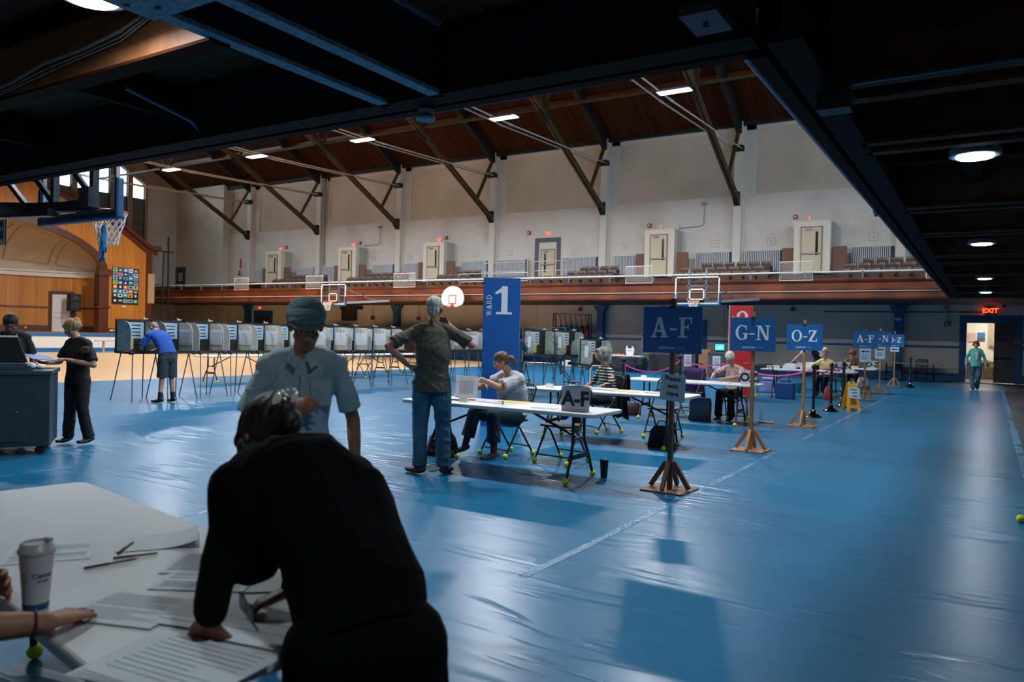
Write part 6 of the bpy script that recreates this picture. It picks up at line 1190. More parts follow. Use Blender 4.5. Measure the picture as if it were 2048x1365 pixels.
def hair_bob(m, v=1.0, l=0.0):
    def f(w, P, R, s):
        w.ell(P(0, -.022, .05), (.098*s*v, .108*s*v, .09*s*v), R, 18, 12); w.ell(P(0, -.06, -.01), (.098*s*v, .07*s*v, (.095+l)*s), R, 16, 12)
        for q in (-1, 1): w.loft([P(q*.07, .035, .055), P(q*.088, .01, .0), P(q*.085, -.01, -.06-l)], [.03*s, .032*s, .028*s], (0, 1, 0), 10)
        w.loft([P(-.05, .07, .07), P(0, .085, .075), P(.05, .065, .065)], [.025*s]*3, (0, 0, 1), 10); return m
    return f
for n_, h_ in (('hair_grey', '#8a8580'), ('hair_white', '#d8d2c8'), ('hair_brown', '#3a2418'), ('hair_black', '#120e0d'), ('hair_blonde', '#b08a55'), ('hair_red', '#7a2f16'), ('hair_mid', '#6b5038'), ('hair_silver', '#b9b2aa'), ('hair_dk', '#150d0a')): mat(n_, h_, .55, var=(30, '#%02x%02x%02x' % tuple(int(int(h_[i:i+2], 16)*.7) for i in (1, 3, 5))), bump=(60, .4))
mat('shoe_black', '#121214', .5); mat('shoe_brown', '#3a2a22', .6); mat('shoe_mauve', '#5a3f44', .7); mat('shoe_grey', '#8d8a8a', .6); mat('jeans', '#1f4a60', .85, var=(7, '#2f6176')); mat('jeans_dark', '#0f3446', .85, var=(7, '#174456')); mat('teal_pants', '#0c2f3d', .85)
mat('green_shirt', '#47473a', .85, var=(5, '#3c3c31')); mat('cap_shirt', '#a9bfc8', .8, var=(9, '#97aeb9')); mat('scrubs', '#0b0b0d', .8); mat('black_knit', '#040405', .95, spec=.15, bump=(260, .3)); mat('black_skirt', '#060607', .95, spec=.15)
mat('royal', '#0a4a9c', .85); mat('shorts_grey', '#2b3338', .85); mat('tee_char', '#202327', .85); mat('white_tee', '#c9cbcf', .85, var=(8, '#b7b9be')); mat('yellow_shirt', '#d9cb8a', .85); mat('pattern_pink', '#d0b8b4', .85, var=(45, '#a98f94')); mat('teal_jacket', '#4f9a94', .8); mat('brown_shirt', '#6a4c3c', .85); mat('navy_pattern', '#151b30', .85, var=(40, '#5f6a80')); mat('teal_scrub', '#0c3e50', .85); mat('cap_cloth', '#4f6e78', .85, var=(60, '#46626c')); mat('lanyard_green', '#2fa35a', .5); mat('lanyard_yellow', '#d8a528', .5); mat('denim_jacket', '#9db4bd', .85)
mat('mauve_sock', '#4a3340', .8)
# striped top material
m = bpy.data.materials.new('stripes'); m.use_nodes = True; N, L = nt(m); tc = N.new('ShaderNodeTexCoord'); sp = N.new('ShaderNodeSeparateXYZ'); L.new(tc.outputs['Object'], sp.inputs[0])
fr = mathn(N, L, 'FRACT', mathn(N, L, 'DIVIDE', sp.outputs[2], .046)); st_ = mathn(N, L, 'LESS_THAN', fr, .40); mx = N.new('ShaderNodeMix'); mx.data_type = 'RGBA'; mx.inputs[6].default_value = hexc('#15151a'); mx.inputs[7].default_value = hexc('#cfc8c0'); L.new(st_, mx.inputs[0]); L.new(mx.outputs[2], N['Principled BSDF'].inputs['Base Color']); N['Principled BSDF'].inputs['Roughness'].default_value = .85; MATS['stripes'] = m
def lanyard(par, D, m, l=.28, s=1, dy=.14):
    n = D['neck']; c = D['chest']; f = Vector((0, 1, 0)); w = MB()
    for q in (-1, 1): w.tube([n+Vector((q*.06, -.01, .0)), n+Vector((q*.065, .06, -.05)), c+Vector((q*.045, dy-.01, .02)), c+Vector((q*.01, dy, -l+.12))], .0045, 6)
    w.build('lanyard', m, par)

# 1. tall man in the green shirt, back to the camera
GX, GY = -5.02, 6.42
go, P, R, D = person('person with short grey hair in a dark green shirt and jeans, seen from behind', (GX, GY, 0), .62+.02,
  dict(eL=(-.46, -.10, 1.355), wL=(-.26, -.02, 1.16), sL=(-.19, 0, 1.52), sR=(.19, .02, 1.52), eR=(.42, .04, 1.375), wR=(.16, .2, 1.60), aR=(.15, -.02, .085), aL=(-.11, -.02, .085), kR=(.13, .02, .52), kL=(-.11, .02, .52), fwd=(.32, .94, -.05), neck=(0, .02, 1.60), head=(.015, .05, 1.765), top=(0, 0, 1.51), chest=(0, -.01, 1.36), waist=(0, 0, 1.16), pel=(0, 0, 1.03), hR=(.095, 0, .99), hL=(-.095, 0, .99), toeR=(.22, .13, .03), toeL=(-.24, .12, .03)),
  top='green_shirt', bottom='jeans', shoes='shoe_brown', H=1.86, g=1.10, hair=hair_short('hair_silver', 1.0, 1.1), skin='skin', vox=.009, glasses='iron', nk=.05, hem=.15, flare=1.10, shirt_folds=(.014, 17, 5), pant_folds=(.012, 16, 6),
  hands={'R': dict(d=(-.7, .1, .5), nrm=(.3, .9, .2), side=-1, curl=.75), 'L': dict(d=(.75, .1, -.55), nrm=(-.5, -.5, -.5), side=-1, curl=.4)}, headf=1.0)
w = MB(); w.loft([D['neck']+Vector((-.075, .02, -.03)), D['neck']+Vector((0, -.068, .0)), D['neck']+Vector((.075, .02, -.03))], [(.012, .028)]*3, (0, 1, 0), 8); w.loft([D['neck']+Vector((-.075, .02, -.03)), D['neck']+Vector((0, .07, -.05)), D['neck']+Vector((.075, .02, -.03))], [(.012, .02)]*3, (0, 1, 0), 8); fuse('collar', w, 'green_shirt', go, .008, 2)
w = MB(); w.b2((-.17, .03, .90), (-.07, .14, .0+.902)); 

# 2. man in flat cap, facing the camera
cx, cy = -2.90, 2.66; ang = math.atan2(-(0-cx), (0-cy))
ho, P, R, D = person('person in a flat cap and pale blue short sleeved shirt standing beyond the near table', (cx, cy, 0), ang+.06,
  dict(head=(-.01, .10, 1.525), neck=(0, .05, 1.405), top=(0, .02, 1.325), chest=(0, .01, 1.19), waist=(0, 0, 1.03), pel=(0, 0, .90), sR=(.172, .02, 1.33), sL=(-.172, .02, 1.335), eR=(.26, -.02, 1.04), wR=(.08, .22, 1.135), eL=(-.262, -.03, 1.05), wL=(-.27, .05, .82), fwd=(.0, .93, -.36), up=(.02, .36, .93), hR=(.09, 0, .86), hL=(-.09, 0, .86), kR=(.1, .02, .47), kL=(-.1, .02, .47)),
  top='cap_shirt', bottom='shorts_grey', H=1.66, g=.98, hair=lambda w, P, R, s: (w.ell(P(0, -.045, .0), (.077, .066, .055), R, 14, 10), 'hair_grey')[1], skin='skin', vox=.007, fine=True, shirt_folds=(.010, 22, 9), hem=.08, flare=1.05, headf=1.02,
  hands={'R': dict(d=(-.92, .2, .25), nrm=(.1, .75, .65), side=1, curl=[.5, .35, .45, .6], thumb=.25, s=1.05), 'L': dict(d=(0, .1, -1), nrm=(-1, 0, 0), side=1, curl=.3)})
w = MB()                                                            # cap: puffed crown and short peak
w.ell(P(0, -.012, .055), (.099, .120, .054), R, 24, 14); w.ell(P(0, -.035, .078), (.086, .088, .054), R, 20, 10); w.ell(P(0, .055, .048), (.086, .070, .034), R, 20, 10); w.ell(P(0, -.006, .036), (.093, .112, .034), R, 22, 10)
co = fuse('flat_cap', w, 'cap_cloth', ho, .006, 5, (.003, 45, 4))
w = MB(); w.loft([P(-.075, .075, .035), P(-.05, .118, .030), P(0, .138, .029), P(.05, .118, .030), P(.075, .075, .035)], [(.018, .006)]*5, R@Vector((0, 1, 0)), 10); w.ell(P(0, .085, .038), (.070, .042, .012), R, 16, 8); fuse('cap_peak', w, 'cap_cloth', co, .005, 3)
w = MB(); w.loft([P(-.03, .05, -.085), P(0, .075, -.093), P(.03, .05, -.085)], [.017]*3, (0, 0, 1), 8)
for q in (-1, 1):
    w = MB(); n = D['neck']; w.prism([(0, -.01), (q*.05, .012), (q*.062, -.03), (q*.024, -.062)], n+Vector((q*.012, .066, -.03)), (1, 0, 0), (0, -.5, 1), (0, .006, 0)); w.build('collar', 'cap_shirt', ho, bevel=.003)
w = MB(); c = D['chest']; w.bar(c+Vector((0, .122, .10)), c+Vector((0, .128, -.26)), .028, .005, up=(0, 1, 0)); w.build('placket', 'cap_shirt', ho)
w = MB(); w.b2((-.135, 0, -.075), (-.035, .006, .045)); o = w.build('pocket', 'cap_shirt', ho, bevel=.002); o.location = c+Vector((0, .112, .02))
w = MB()
for i in range(5): w.cyl(c+Vector((0, .125+.003*i, .08-.08*i)), c+Vector((0, .131+.002*i, .08-.08*i)), .006, n=8)
w.build('buttons', 'rail_white', ho)

# 3. woman in black bending over the near table, back to the camera
bo, P, R, D = person('person dressed all in black with a silver hair clip, bending over the near table', (0, 0, 0), 0,
  dict(pel=(-1.24, 1.34, .80), waist=(-1.35, 1.38, .955), chest=(-1.49, 1.42, 1.055), top=(-1.565, 1.40, 1.145), neck=(-1.66, 1.46, 1.155), head=(-1.80, 1.53, 1.175), fwd=(-.72, .1, -.68), up=(-.62, .25, .74),
       sL=(-1.615, 1.31, 1.135), sR=(-1.46, 1.54, 1.105), eL=(-1.605, 1.22, .93), wL=(-1.565, 1.165, .805), eR=(-1.56, 1.58, .90), wR=(-1.575, 1.42, .80), hL=(-1.27, 1.25, .77), hR=(-1.16, 1.41, .77), kL=(-1.26, 1.27, .44), kR=(-1.13, 1.44, .44), aL=(-1.22, 1.27, .085), aR=(-1.09, 1.46, .085), toeL=(-1.38, 1.30, .03), toeR=(-1.25, 1.50, .03)),
  top='black_knit', bottom='black_skirt', H=1.62, g=1.10, skin='skin_brown', sleeves='long', extra=lambda w: (w.loft([(-1.615, 1.31, 1.12), (-1.58, 1.37, 1.155), (-1.52, 1.46, 1.15), (-1.42, 1.49, 1.075), (-1.33, 1.45, .97), (-1.25, 1.41, .87)], [.062, .07, .08, .09, .095, .12], (1, 0, 0), 16), w.loft([(-1.61, 1.285, 1.10), (-1.585, 1.27, 1.0), (-1.555, 1.28, .90)], [(.085, .07), (.085, .06), (.07, .045)], (.85, .5, 0), 14)), vox=.0065, fine=True, hipw=.95, hem=.02, shirt_folds=(.010, 15, 3), pant_folds=(.006, 14, 8), face=False,
  hands={'L': dict(d=(-.25, .05, -.35), nrm=(.62, -.75, .1), side=-1, curl=[.9, 1.0, 1.0, .9], spread=.12, thumb=.9, s=1.0), 'R': dict(d=(-.5, -.75, -.3), nrm=(-.1, .1, 1), side=1, curl=.55)})
w = MB(); w.ell(P(0, -.02, .035), (.088, .108, .10), R, 20, 14); w.ell(P(0, -.085, .03), (.07, .06, .075), R, 16, 12); w.loft([P(0, -.08, .02), P(0, -.135, -.01), P(.0, -.15, -.06)], [.045, .04, .025], (0, 0, 1), 12)
for q in (-1, 1): w.loft([P(q*.07, .03, .02), P(q*.08, .0, -.05), P(q*.06, .01, -.10)], [.025, .03, .025], (0, 1, 0), 10)
hr = fuse('hair', w, 'hair_dk', bo, .006, 3, hair=(.004, 90))
w = MB(); cc = P(.0, -.148, .045); T = (V3((0, 0, 0))-cc+Vector((0, 0, 1.5))).normalized(); X_ = T.cross(Vector((0, 0, 1))).normalized(); U_ = X_.cross(T)
Q = lambda x, z, d=0.: cc+X_*x+U_*z+T*(.012+d)
RM = Matrix((X_, U_, T)).transposed()
for x, z, a, b_, ro_ in ((-.024, .004, .010, .022, .35), (.025, .0, .013, .025, .35)): w.ell(Q(x, z), (a, b_, .008), RM@Matrix.Rotation(ro_, 3, 'Z'), 14, 8)
for x, z, r in ((-.022, .026, .007), (-.004, .025, .006), (.009, .02, .007), (0, .012, .006), (.003, .0, .006), (-.006, -.016, .006), (.0, -.032, .006), (.015, -.033, .006), (.024, -.026, .006)): w.ell(Q(x, z), (r, r, .005), RM, 10, 6)
w.build('hair_clip', mat('silver', '#f4f2ee', .22, metal=.5), bo, smooth=True)
w = MB(); 
sg = thing('sunglasses', 'dark sunglasses held above the papers on the near table', 'sunglasses', (-1.64, 1.33, .765)); 
for q in (-1, 1): w = MB(); w.prism([(.035*math.cos(2*PI*i/14), .024*math.sin(2*PI*i/14)) for i in range(14)], (q*.04, q*-.02, .0), (.9, -.4, 0), (0, 0, 1), (.002, .003, 0)); w.build('lens', 'glass_dark', sg)
w = MB(); w.tube([(-.07, .035, .015), (0, .0, .02), (.07, -.035, .015)], .003, 6); w.tube([(-.07, .035, .015), (-.02, .12, .005)], .003, 6); w.build('frame', 'iron', sg)

# 4. seated poll worker with the binder
def seated(label, loc, rz, J, H=1.68, **k):
    s = H/1.75; B = dict(pel=(0, -.10, .56), waist=(0, -.10, .68), chest=(0, -.07, .86), top=(0, -.04, 1.0), neck=(0, -.01, 1.09), head=(0, .05, 1.22), sR=(.185, -.03, 1.0), sL=(-.185, -.03, 1.0), eR=(.25, .12, .80), eL=(-.25, .12, .80), wR=(.14, .36, .80), wL=(-.14, .36, .80), hR=(.09, -.06, .53), hL=(-.09, -.06, .53), kR=(.12, .36, .53), kL=(-.12, .36, .53), aR=(.13, .34, .085), aL=(-.13, .34, .085))
    B = {a: tuple(c*s for c in v) for a, v in B.items()}; B.update(J); return person(label, loc, rz, B, H=H, **k)
so, P, R, D = seated('seated person with a brown ponytail and glasses turning the pages of a white binder', (-5.06, 8.0, 0), PI-.25,
  dict(kR=(.20, .36, .54), kL=(-.16, .38, .54), aR=(.26, .46, .13), aL=(-.14, .34, .085), toeR=(.36, .57, .05), eR=(.32, .16, .84), wR=(.44, .34, .86), eL=(-.10, .24, .86), wL=(.14, .32, .955), fwd=(.62, .66, -.42), up=(0, .5, .86), head=(.03, .10, 1.175), toeL=(-.13, .52, .03)),
  top='white_tee', bottom='teal_pants', shoes='shoe_mauve', g=1.42, hair=None, skin='skin_pale', vox=.009, glasses='chrome', hem=.03, pants='crop', socks='mauve_sock',
  hands={'R': dict(d=(.1, .9, .2), nrm=(.9, 0, .3), side=1, curl=.5), 'L': dict(d=(.6, .5, -.3), nrm=(-.3, .3, .9), side=-1, curl=.6)})
w = MB(); w.ell(P(0, -.022, .038), (.079, .098, .086), R, 18, 12); w.ell(P(0, -.06, .0), (.066, .05, .065), R, 14, 10); w.loft([P(0, -.10, .01), P(0, -.14, -.02), P(0, -.15, -.08), P(0, -.13, -.13)], [.03, .038, .034, .018], (1, 0, 0), 12); fuse('hair', w, 'hair_mid', so, .0075, 3, hair=(.0035, 95))
lanyard(so, D, 'lanyard_yellow', .3, 1, .16)
t = thing('binder', 'open white spiral binder held up by the seated poll worker', 'binder', (-5.29, 7.43, T1), .55); w = MB(); w.prism([(-.13, 0), (.12, 0), (.12, .012), (-.13, .012)], (0, .02, 0), (1, 0, 0), (0, 0, 1), (0, .24, 0)); w.build('lower_pages', 'paper', t)
w = MB(); w.prism([(-.14, 0), (.13, 0), (.14, .24), (-.13, .25)], (0, .03, .012), (1, 0, 0), (0, .12, 1), (0, -.008, 0)); w.build('raised_pages', 'paper', t)
w = MB(); [w.tube([(-.125+.0*i, .03-.006*math.cos(a), .02+i*.018+.006*math.sin(a)) for a in (0, 1.2, 2.4, 3.6, 4.8)], .002, 4) for i in range(11)]; w.build('spiral', 'iron', t)
w = MB(); [w.b2((-.09, .012-.0, .05+i*.02), (.09, .016, .056+i*.02)) for i in range(8)]; w.build('printed_lines', 'print_grey', t)

# 5. woman in the striped top
so, P, R, D = seated('seated person with wavy grey hair in a black and white striped top looking left', (-5.16, 10.98, 0), PI-.55,
  dict(fwd=(.62, .72, .06), kR=(.10, .40, .55), kL=(-.10, .38, .56), aL=(.20, .62, .24), toeL=(.30, .74, .20), aR=(.10, .42, .085), eR=(.24, .02, .80), wR=(.14, .26, .70), eL=(-.25, .02, .80), wL=(-.12, .24, .69), head=(.02, .03, 1.225)),
  top='stripes', bottom='scrubs', shoes='shoe_grey', g=1.0, skin='skin_pale', vox=.009, sleeves='elbow', glasses='chrome', hair=hair_bob('hair_grey', 1.0), shirt_folds=(.004, 20, 2))
lanyard(so, D, 'lanyard_green', .32)
# 6. white haired woman
so, P, R, D = seated('seated person with white hair and glasses writing on a notebook at the OZ table', (-4.10, 14.36, 0), PI-.08,
  dict(fwd=(.05, .75, -.66), up=(0, .66, .75), head=(.0, .13, 1.17), eR=(.30, .12, .86), wR=(.24, .38, .80), eL=(-.24, .16, .84), wL=(-.02, .40, .80), kR=(.12, .30, .53), kL=(-.10, .30, .53), aR=(.13, .30, .085), aL=(-.11, .30, .085)),
  top='pattern_pink', bottom='scrubs', skin='skin_pale', vox=.01, glasses=True, hair=hair_short('hair_white', 1.08, 1.0), g=1.02)
lanyard(so, D, 'lanyard_yellow', .3)
# 7. blonde woman in black scrubs
a7 = math.atan2(9.76, -5.2)
bl, P, R, D = person('person with blonde pinned up hair in black scrubs holding a blue folder', (-9.70, 5.22, 0), 3.40,
  dict(fwd=(.88, .36, -.30), up=(.28, .1, .95), head=(.06, .05, 1.455), eR=(.25, .04, 1.03), wR=(.22, .26, 1.02), eL=(-.27, .02, 1.00), wL=(-.02, .20, 1.07), neck=(.01, .02, 1.34), hL=(-.08, 0, .82), hR=(.08, 0, .82), kR=(.09, .02, .45), kL=(-.10, .02, .45), aR=(.14, .0, .085), aL=(-.13, -.06, .085)),
  top='scrubs', bottom='scrubs', H=1.58, g=1.08, skin='skin_pale', vox=.009, hem=.10, flare=1.05, shirt_folds=(.006, 18, 7), headf=1.0,
  hands={'R': dict(d=(.3, .9, .05), nrm=(.2, .1, -1), side=-1, curl=.5), 'L': dict(d=(.95, .2, .02), nrm=(0, .3, .9), side=-1, curl=.2)})
w = MB(); w.ell(P(0, -.025, .04), (.084, .100, .088), R, 18, 12); w.ell(P(0, -.085, .03), (.052, .05, .06), R, 14, 10); w.ell(P(0, -.09, .085), (.045, .04, .045), R, 12, 8); w.loft([P(0, .06, .09), P(.04, .085, .05), P(.06, .07, .0)], [.02, .02, .014], (0, 0, 1), 8); w.loft([P(0, .06, .09), P(-.05, .075, .05), P(-.07, .04, -.02)], [.02, .02, .016], (0, 0, 1), 8); fuse('hair', w, 'hair_blonde', bl, .0075, 3, hair=(.004, 95))
tf = thing('folder', 'flat blue folder held by the blonde person in black scrubs', 'folder', (-9.78, 4.93, 1.075), 3.0); tf.rotation_euler = (.10, -.12, 3.0); w = MB(); w.b2((-.19, -.02, 0), (.24, .26, .006)); w.build('cover', mat('folder_blue', '#2a5f9c', .5), tf)
tf = thing('clutch', 'gold patterned wallet tucked under the blonde person\'s arm', 'wallet', (-9.50, 5.19, 1.19), .4); w = MB(); w.ell((0, 0, 0), (.07, .02, .05), None, 14, 10); w.build('body', mat('gold_pat', '#6d6040', .5, var=(40, '#2a2418')), tf, smooth=True)
# 8. man behind the scanner
so, P, R, D = person('person with black hair and glasses in a dark grey printed t-shirt behind the ballot scanner', (-10.42, 4.78, 0), -2.15,
  dict(fwd=(0, .88, -.47), up=(0, .47, .88), head=(.0, .12, 1.49), neck=(0, .04, 1.40)), top='tee_char', bottom='scrubs', H=1.66, g=1.05, skin='skin_brown', glasses='chrome', hair=hair_short('hair_black', 1.1, 1.0), vox=.009, shirt_folds=(.005, 18, 4))
c = D['chest']; w = MB()
for q in (-1, 1):
    w.prism([(q*.01, -.02), (q*.05, -.05), (q*.075, -.055), (q*.06, 0), (q*.075, .055), (q*.05, .05), (q*.01, .02), (q*.03, .0)], c+Vector((0, .135, .03)), (1, 0, 0), (0, 0, 1), (0, .012, 0))
w.build('shirt_print', 'box_white', so); lanyard(so, D, 'lanyard_green', .26)
# 9. man in the royal blue shirt bending into the first booth
so, P, R, D = person('person in a royal blue shirt and grey shorts leaning into the first grey booth', (-13.72, 9.12, 0), PI/2,
  dict(pel=(0, .0, .95), waist=(0, .06, 1.08), chest=(0, .20, 1.25), top=(0, .32, 1.36), neck=(0, .40, 1.42), head=(.03, .50, 1.47), fwd=(0, .55, -.83), up=(0, .83, .55), sR=(.2, .33, 1.33), sL=(-.2, .33, 1.33), eR=(.26, .45, 1.08), eL=(-.27, .45, 1.08), wR=(.14, .62, 1.03), wL=(-.16, .62, 1.03), aR=(.13, .0, .085), aL=(-.15, .0, .085), toeR=(.15, .17, .03), toeL=(-.20, .16, .03)),
  top='royal', bottom='shorts_grey', pants='shorts', H=1.72, g=1.16, skin='skin_pale', hair=hair_short('hair_grey', .97), socks='shoe_black', vox=.011, face=False, headf=.95)
w = MB(); w.loft([(-.16, 0, 0), (0, -.125, 0), (.16, 0, 0), (0, .125, 0), (-.16, 0, 0)], [(.018, .012)]*5, (0, 0, 1), 6); o = w.build('belt', 'shoe_brown', so, smooth=True); o.location = (0, .0, 1.0); o.scale = (1.12, 1.08, 1)
# 10. woman at the exit doorway
so, P, R, D = person('person in a teal jacket and jeans walking in from the open exit doorway', (-.40, 30.6, 0), PI+.15,
  dict(aL=(-.07, -.10, .10), kL=(-.09, .06, .48), aR=(.08, .08, .085), fwd=(.35, .9, -.1), eR=(.27, -.03, 1.08), eL=(-.27, -.03, 1.08), wR=(.29, .07, .84), wL=(-.29, .07, .84)),
  top='teal_jacket', bottom='jeans', H=1.68, g=1.1, skin='skin_pale', sleeves='long', hair=hair_bob('hair_mid', .98, -.02), hem=.10, flare=1.08, vox=.011)
w = MB(); c = D['chest']; w.prism([(-.025, -.16), (.025, -.16), (.035, .1), (-.035, .1)], c+Vector((0, .128, 0)), (1, 0, 0), (0, 0, 1), (0, .012, 0)); w.build('inner_shirt', 'white_tee', so)
# 11. woman in yellow, 12. red haired woman, 13. standing helper
so, P, R, D = seated('seated person with short white hair in a pale yellow shirt behind the small A-F stand', (-3.92, 22.9, 0), PI-.1, dict(fwd=(-.45, .88, .05), head=(0, .03, 1.25), eR=(.30, .12, .86), wR=(.28, .38, .80)), top='yellow_shirt', bottom='teal_pants', sleeves='elbow', skin='skin', hair=hair_short('hair_white', 1.0), glasses=True, g=1.12, vox=.012)
so, P, R, D = seated('seated person with curly red hair in a brown shirt behind the far A-F sign post', (-3.72, 26.4, 0), PI+.2, dict(fwd=(.3, .85, -.35), up=(0, .3, .95)), top='brown_shirt', bottom='scrubs', sleeves='elbow', skin='skin_pale', hair=hair_bob('hair_red', 1.22, -.02), vox=.012); lanyard(so, D, 'lanyard_yellow')
so, P, R, D = person('standing person in black leaning an arm down to the boxes behind the O-Z sign', (-4.2, 23.6, 0), PI-.2, dict(pel=(0, -.02, .95), chest=(.03, .14, 1.22), waist=(0, .03, 1.08), top=(.05, .24, 1.32), neck=(.07, .3, 1.38), head=(.10, .38, 1.47), sR=(.25, .25, 1.30), sL=(-.12, .25, 1.32), eR=(.43, .40, 1.12), wR=(.55, .62, .92), eL=(-.2, .3, 1.05), wL=(-.2, .35, .85), fwd=(.2, .8, -.4)), top='denim_jacket', bottom='scrubs', skin='skin_pale', hair=hair_short('hair_mid'), vox=.012)
w = MB(); w.loft([D['pel'], D['waist'], D['chest'], D['top']], [(.165, .13), (.16, .125), (.17, .13), (.13, .10)], (1, 0, 0), 16); fuse('vest', w, 'scrubs', so, .013, 3)
# 14. navy patterned person, 15. teal scrubs voter, 16. voter in white with purple shorts
person('person in a navy patterned shirt and jeans half hidden behind the large A-F sign', (-13.35, 32.6, 0), -1.2, dict(), top='navy_pattern', bottom='jeans', H=1.78, g=1.1, skin='skin', hair=hair_short('hair_brown'), vox=.013, face=False)
person('person in dark teal scrubs at the green booth right beside the blue poster board', (-10.28, 16.62, 0), .1, dict(eR=(.22, .18, 1.06), wR=(.20, .40, 1.06), fwd=(.1, .8, -.5), up=(0, .5, .8)), top='teal_scrub', bottom='teal_scrub', H=1.66, g=1.05, skin='skin_pale', hair=hair_short('hair_brown', 1.08, 1.3), vox=.013, face=False, shoes='shoe_mauve')
person('person in white top and dark shorts, mostly hidden behind the green shirted man', (-13.62, 17.35, 0), PI/2+.2, dict(chest=(0, .12, 1.22), top=(0, .2, 1.33), neck=(0, .26, 1.4), head=(0, .36, 1.46), fwd=(0, .7, -.7), up=(0, .7, .7), sR=(.19, .2, 1.3), sL=(-.19, .2, 1.3)), top='white_tee', bottom=mat('purple_shorts', '#33253f', .85) and 'purple_shorts', pants='shorts', H=1.68, g=1.1, skin='skin_pale', hair=hair_short('hair_grey'), vox=.013, face=False, shoes='sign_blue', socks='sign_blue')

# 17. seated person at the left edge: only forearms, hands and knees come into view
w = MB(); E1 = V3((-2.02, .62, .83)); W1 = V3((-1.90, .955, .783))
w.loft([(-2.35, .25, 1.18), (-2.2, .38, .98), E1*1], [.05, .046, .042], (1, 0, 0), 14); w.loft([E1, (E1+W1)/2, W1], [.043, .040, .027], (1, 0, 0), 16); hand(w, W1, (-.42, .88, -.12), (.05, .1, 1), .98, -1, [.08, .05, .05, .1], .05, .35)
E2 = V3((-2.72, .62, .88)); W2 = V3((-2.27, .95, .815)); w.loft([(-2.75, .25, 1.18), (-2.8, .4, .98), E2], [.05, .046, .042], (1, 0, 0), 14); w.loft([E2, (E2+W2)/2, W2], [.043, .038, .026], (1, 0, 0), 16); hand(w, W2, (.62, .35, .02), (-.5, .75, .1), .95, -1, [.5, .45, .45, .5], .1, .5)
w.loft([(-2.55, .15, .55), (-2.55, .13, .8), (-2.55, .16, 1.08), (-2.55, .2, 1.2), (-2.55, .22, 1.27)], [(.15, .11), (.14, .10), (.17, .11), (.15, .08), (.05, .05)], (1, 0, 0), 16); Ph, Rh = head_shape(w, (-2.55, .27, 1.39), (0, 1, -.2), (0, .2, 1))
w.loft([(-2.35, .25, 1.2), (-2.75, .25, 1.2)], [.06, .06], (0, 1, 0), 10)
for x in (-2.42, -2.68): w.loft([(x, .2, .52), (x, .45, .52), (x, .62, .52)], [.08, .07, .052], (1, 0, 0), 12); w.loft([(x, .62, .52), (x, .6, .3), (x, .6, .09)], [.052, .05, .036], (1, 0, 0), 12)
po = fuse('person', w, 'skin', None, .0055, 4, fac=.4); tag(po, 'seated person at the left picture edge with hands on the near table', 'person')
w = MB(); w.loft([(-2.55, .12, .52), (-2.55, .13, .8), (-2.55, .16, 1.08), (-2.55, .2, 1.22)], [(.18, .14), (.17, .13), (.19, .13), (.16, .1)], (1, 0, 0), 18)
for x, e in ((-2.34, (-2.16, .46, .93)), (-2.76, (-2.78, .47, .95))): w.loft([(x, .22, 1.19), e], [.068, .06], (0, 1, 0), 12)
fuse('shirt', w, 'tee_char', po, .01, 4, (.006, 20, 3)); w = MB()
for x in (-2.42, -2.68): w.loft([(x, .15, .53), (x, .45, .53), (x, .63, .53)], [.1, .088, .068], (1, 0, 0), 14); w.loft([(x, .63, .53), (x, .61, .3), (x, .61, .1)], [.066, .062, .062], (1, 0, 0), 12)
fuse('trousers', w, 'scrubs', po, .01, 3); w = MB(); hm = hair_short('hair_brown', 1.05, 1.2)(w, Ph, Rh, 1); fuse('hair', w, 'hair_brown', po, .008, 3, hair=(.0035, 90)); face_parts(po, Ph, Rh)
for x in (-2.42, -2.68): w = MB(); w.loft([(x, .56, .05), (x, .65, .045), (x, .78, .035)], [(.04, .04), (.045, .035), (.04, .025)], (1, 0, 0), 12); fuse('shoe', w, 'shoe_black', po, .009, 2)
dl_ = (W1-E1).normalized(); a_ = dl_.orthogonal().normalized(); b_ = dl_.cross(a_); cc = W1-dl_*.022
w = MB(); w.tube([cc+a_*.031*math.cos(2*PI*i/20)+b_*.031*math.sin(2*PI*i/20) for i in range(20)], .0035, 8, closed=True); w.build('bracelet', 'chair_black', po, smooth=True)
make_chair('black folding chair of the seated person at the left picture edge', (-2.55, .22, 0), 0, None)

# coffee cup, pens and papers on the near table
t = thing('coffee_cup', 'tall white paper coffee cup with a lid and blue base band on the near table', 'cup', (-2.145, 1.055, .741), .0)
w = MB(); w.lathe([(.030, 0), (.0305, .004), (.0415, .150), (.0425, .152)], n=32); w.build('cup_wall', mat('cup_white', '#c9c6cc', .6), t, smooth=True)
w = MB(); w.lathe([(.0305, 0), (.0308, .001), (.0322, .016), (.0318, .017)], n=32); w.build('base_band', mat('band_blue', '#0d4a78', .5), t, smooth=True)
w = MB(); w.lathe([(.0445, .149), (.0455, .153), (.044, .158), (.042, .160), (.039, .174), (.036, .176), (.034, .170), (.0, .169)], n=32); w.b2((-.012, .024, .172), (.012, .036, .182)); w.build('lid', mat('lid_white', '#b3aeb4', .35), t, smooth=True)
def wrap_text(s_, size, ang0, z, m, parent, rad=.0385, name='cup_text'):
    o = text(name, s_, size, m, parent, Matrix.Identity(4), .0002, .0003); me = o.data
    for v in me.vertices: a = ang0+v.co.x/rad; zz = z+v.co.y; rr = .0305+.011*zz/.15+.0006+abs(v.co.z); v.co = (rr*math.cos(a), rr*math.sin(a), zz)
    return o
ca = math.atan2(-1.04, 2.215)
wrap_text('Center', .019, ca+.42, .093, 'band_blue', t); wrap_text('for health', .008, ca+.42, .078, 'band_blue', t)
w = MB()
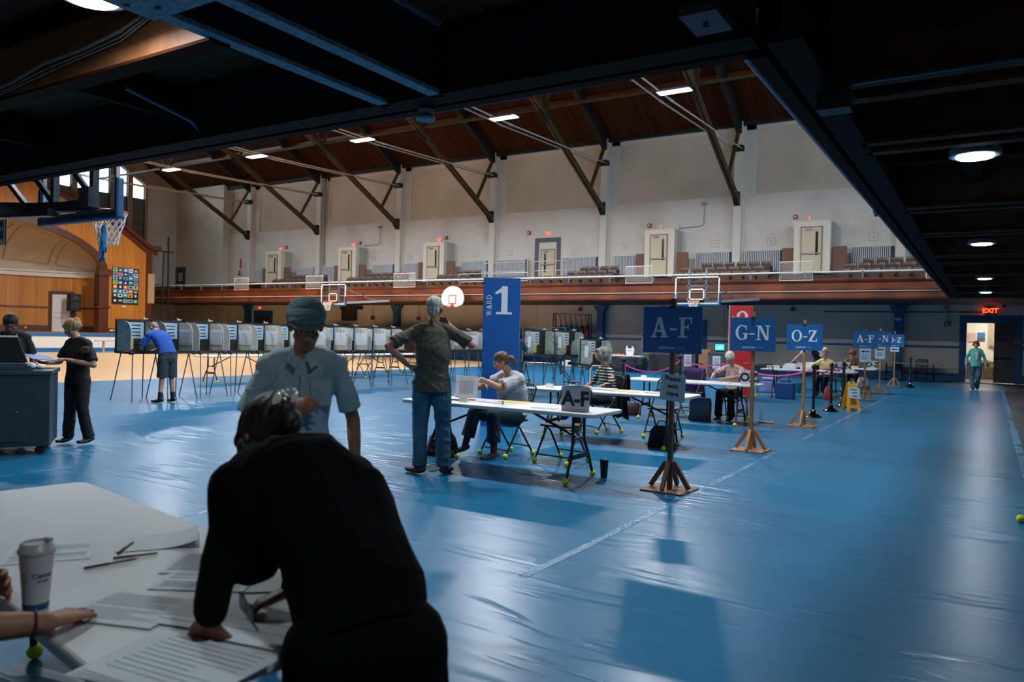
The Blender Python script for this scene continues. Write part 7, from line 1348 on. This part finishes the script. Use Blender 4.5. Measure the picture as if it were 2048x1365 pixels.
for i in range(10): a = ca-.85+.22*math.cos(2*PI*i/10); z = .088+.013*math.sin(2*PI*i/10); rr = .0305+.011*z/.15; w.ell((rr*math.cos(a), rr*math.sin(a), z), .003, None, 8, 6)
w.build('leaf_ring', mat('leaf_green', '#5c9a2e', .5), t)
def pen(label, a, b):
    a = V3(a); b = V3(b); t = thing('pen', label, 'pen', a); d = (b-a); w = MB(); w.cyl((0, 0, 0), d*.45, .0042, n=8); w.build('cap', 'iron', t); w = MB(); w.tube([d*.45, d*.93, d], [.0038, .0036, .001], 8); w.build('barrel', mat('pen_grey', '#4b4648', .4), t)
zt = .746
pen('dark pen lying highest of the three by the open booklet', (-2.43, 1.45, zt), (-2.52, 1.56, zt)); pen('dark pen lying in the middle, touching the lowest pen', (-2.39, 1.41, zt), (-2.33, 1.53, zt)); pen('dark pen with a pale end, lowest of the three', (-2.36, 1.30, zt), (-2.32, 1.45, zt+.002))
PZ = [.7412]
def page(label, c, w_, d_, rz, m='paper', th=.0005, curl=0, lines=14, z=None, name='paper_sheet'):
    if z is None: PZ[0] += .0007; z = PZ[0]
    t = thing(name, label, 'paper', (c[0], c[1], z), rz); w = MB(); n = 12; V = []; F = []
    for i in range(n+1):
        x = -w_/2+w_*i/n; zz = curl*max(0, (i/n-.5)*2)**2
        for y in (-d_/2, d_/2): V.append((x, y, zz)); 
    for i in range(n): F.append((2*i, 2*i+1, 2*i+3, 2*i+2))
    w.add(V, F); o = w.build('page', m, t); sm = o.modifiers.new('s', 'SOLIDIFY'); sm.thickness = th; sm.offset = 1
    w = MB(); random.seed(int(abs(c[0]*1000)))
    for i in range(lines):
        y = d_*(.42-.84*i/lines)
        if random.random() < .12: continue
        w.b2((-w_*.42, y-.0008, th), (w_*(.42-.3*(random.random() < .2) if not curl else .0), y+.0008, th+.0003))
    w.build('printed_lines', 'print_grey', t); return t
page('open booklet lying left of the three pens', (-2.62, 1.33), .26, .21, .95, lines=16); page('raised page of the open booklet behind the pens', (-2.47, 1.62), .26, .21, .95, curl=.022, lines=0)
page('printed form right of the pens', (-1.98, 1.47), .28, .216, .55, lines=22); page('printed form near the middle of the near table', (-2.12, 1.56), .22, .216, .6, lines=20); page('printed form under the fingertips of the seated person', (-1.93, 1.19), .28, .216, .35, lines=16)
page('printed sheet at the left of the leaning hand', (-1.72, 1.30), .28, .216, .3, lines=12); page('blank sheet below the sunglasses', (-1.52, 1.33), .28, .25, .2, lines=4)
for i in range(4): page('loose printed sheets stacked at the near table edge, '+('top', 'second', 'third', 'bottom')[i]+' one', (-1.50-.01*i, 1.05-.004*i, 0), .34, .24, .12+.04*i, lines=10 if i == 0 else 0, z=.7530-.0018*i)
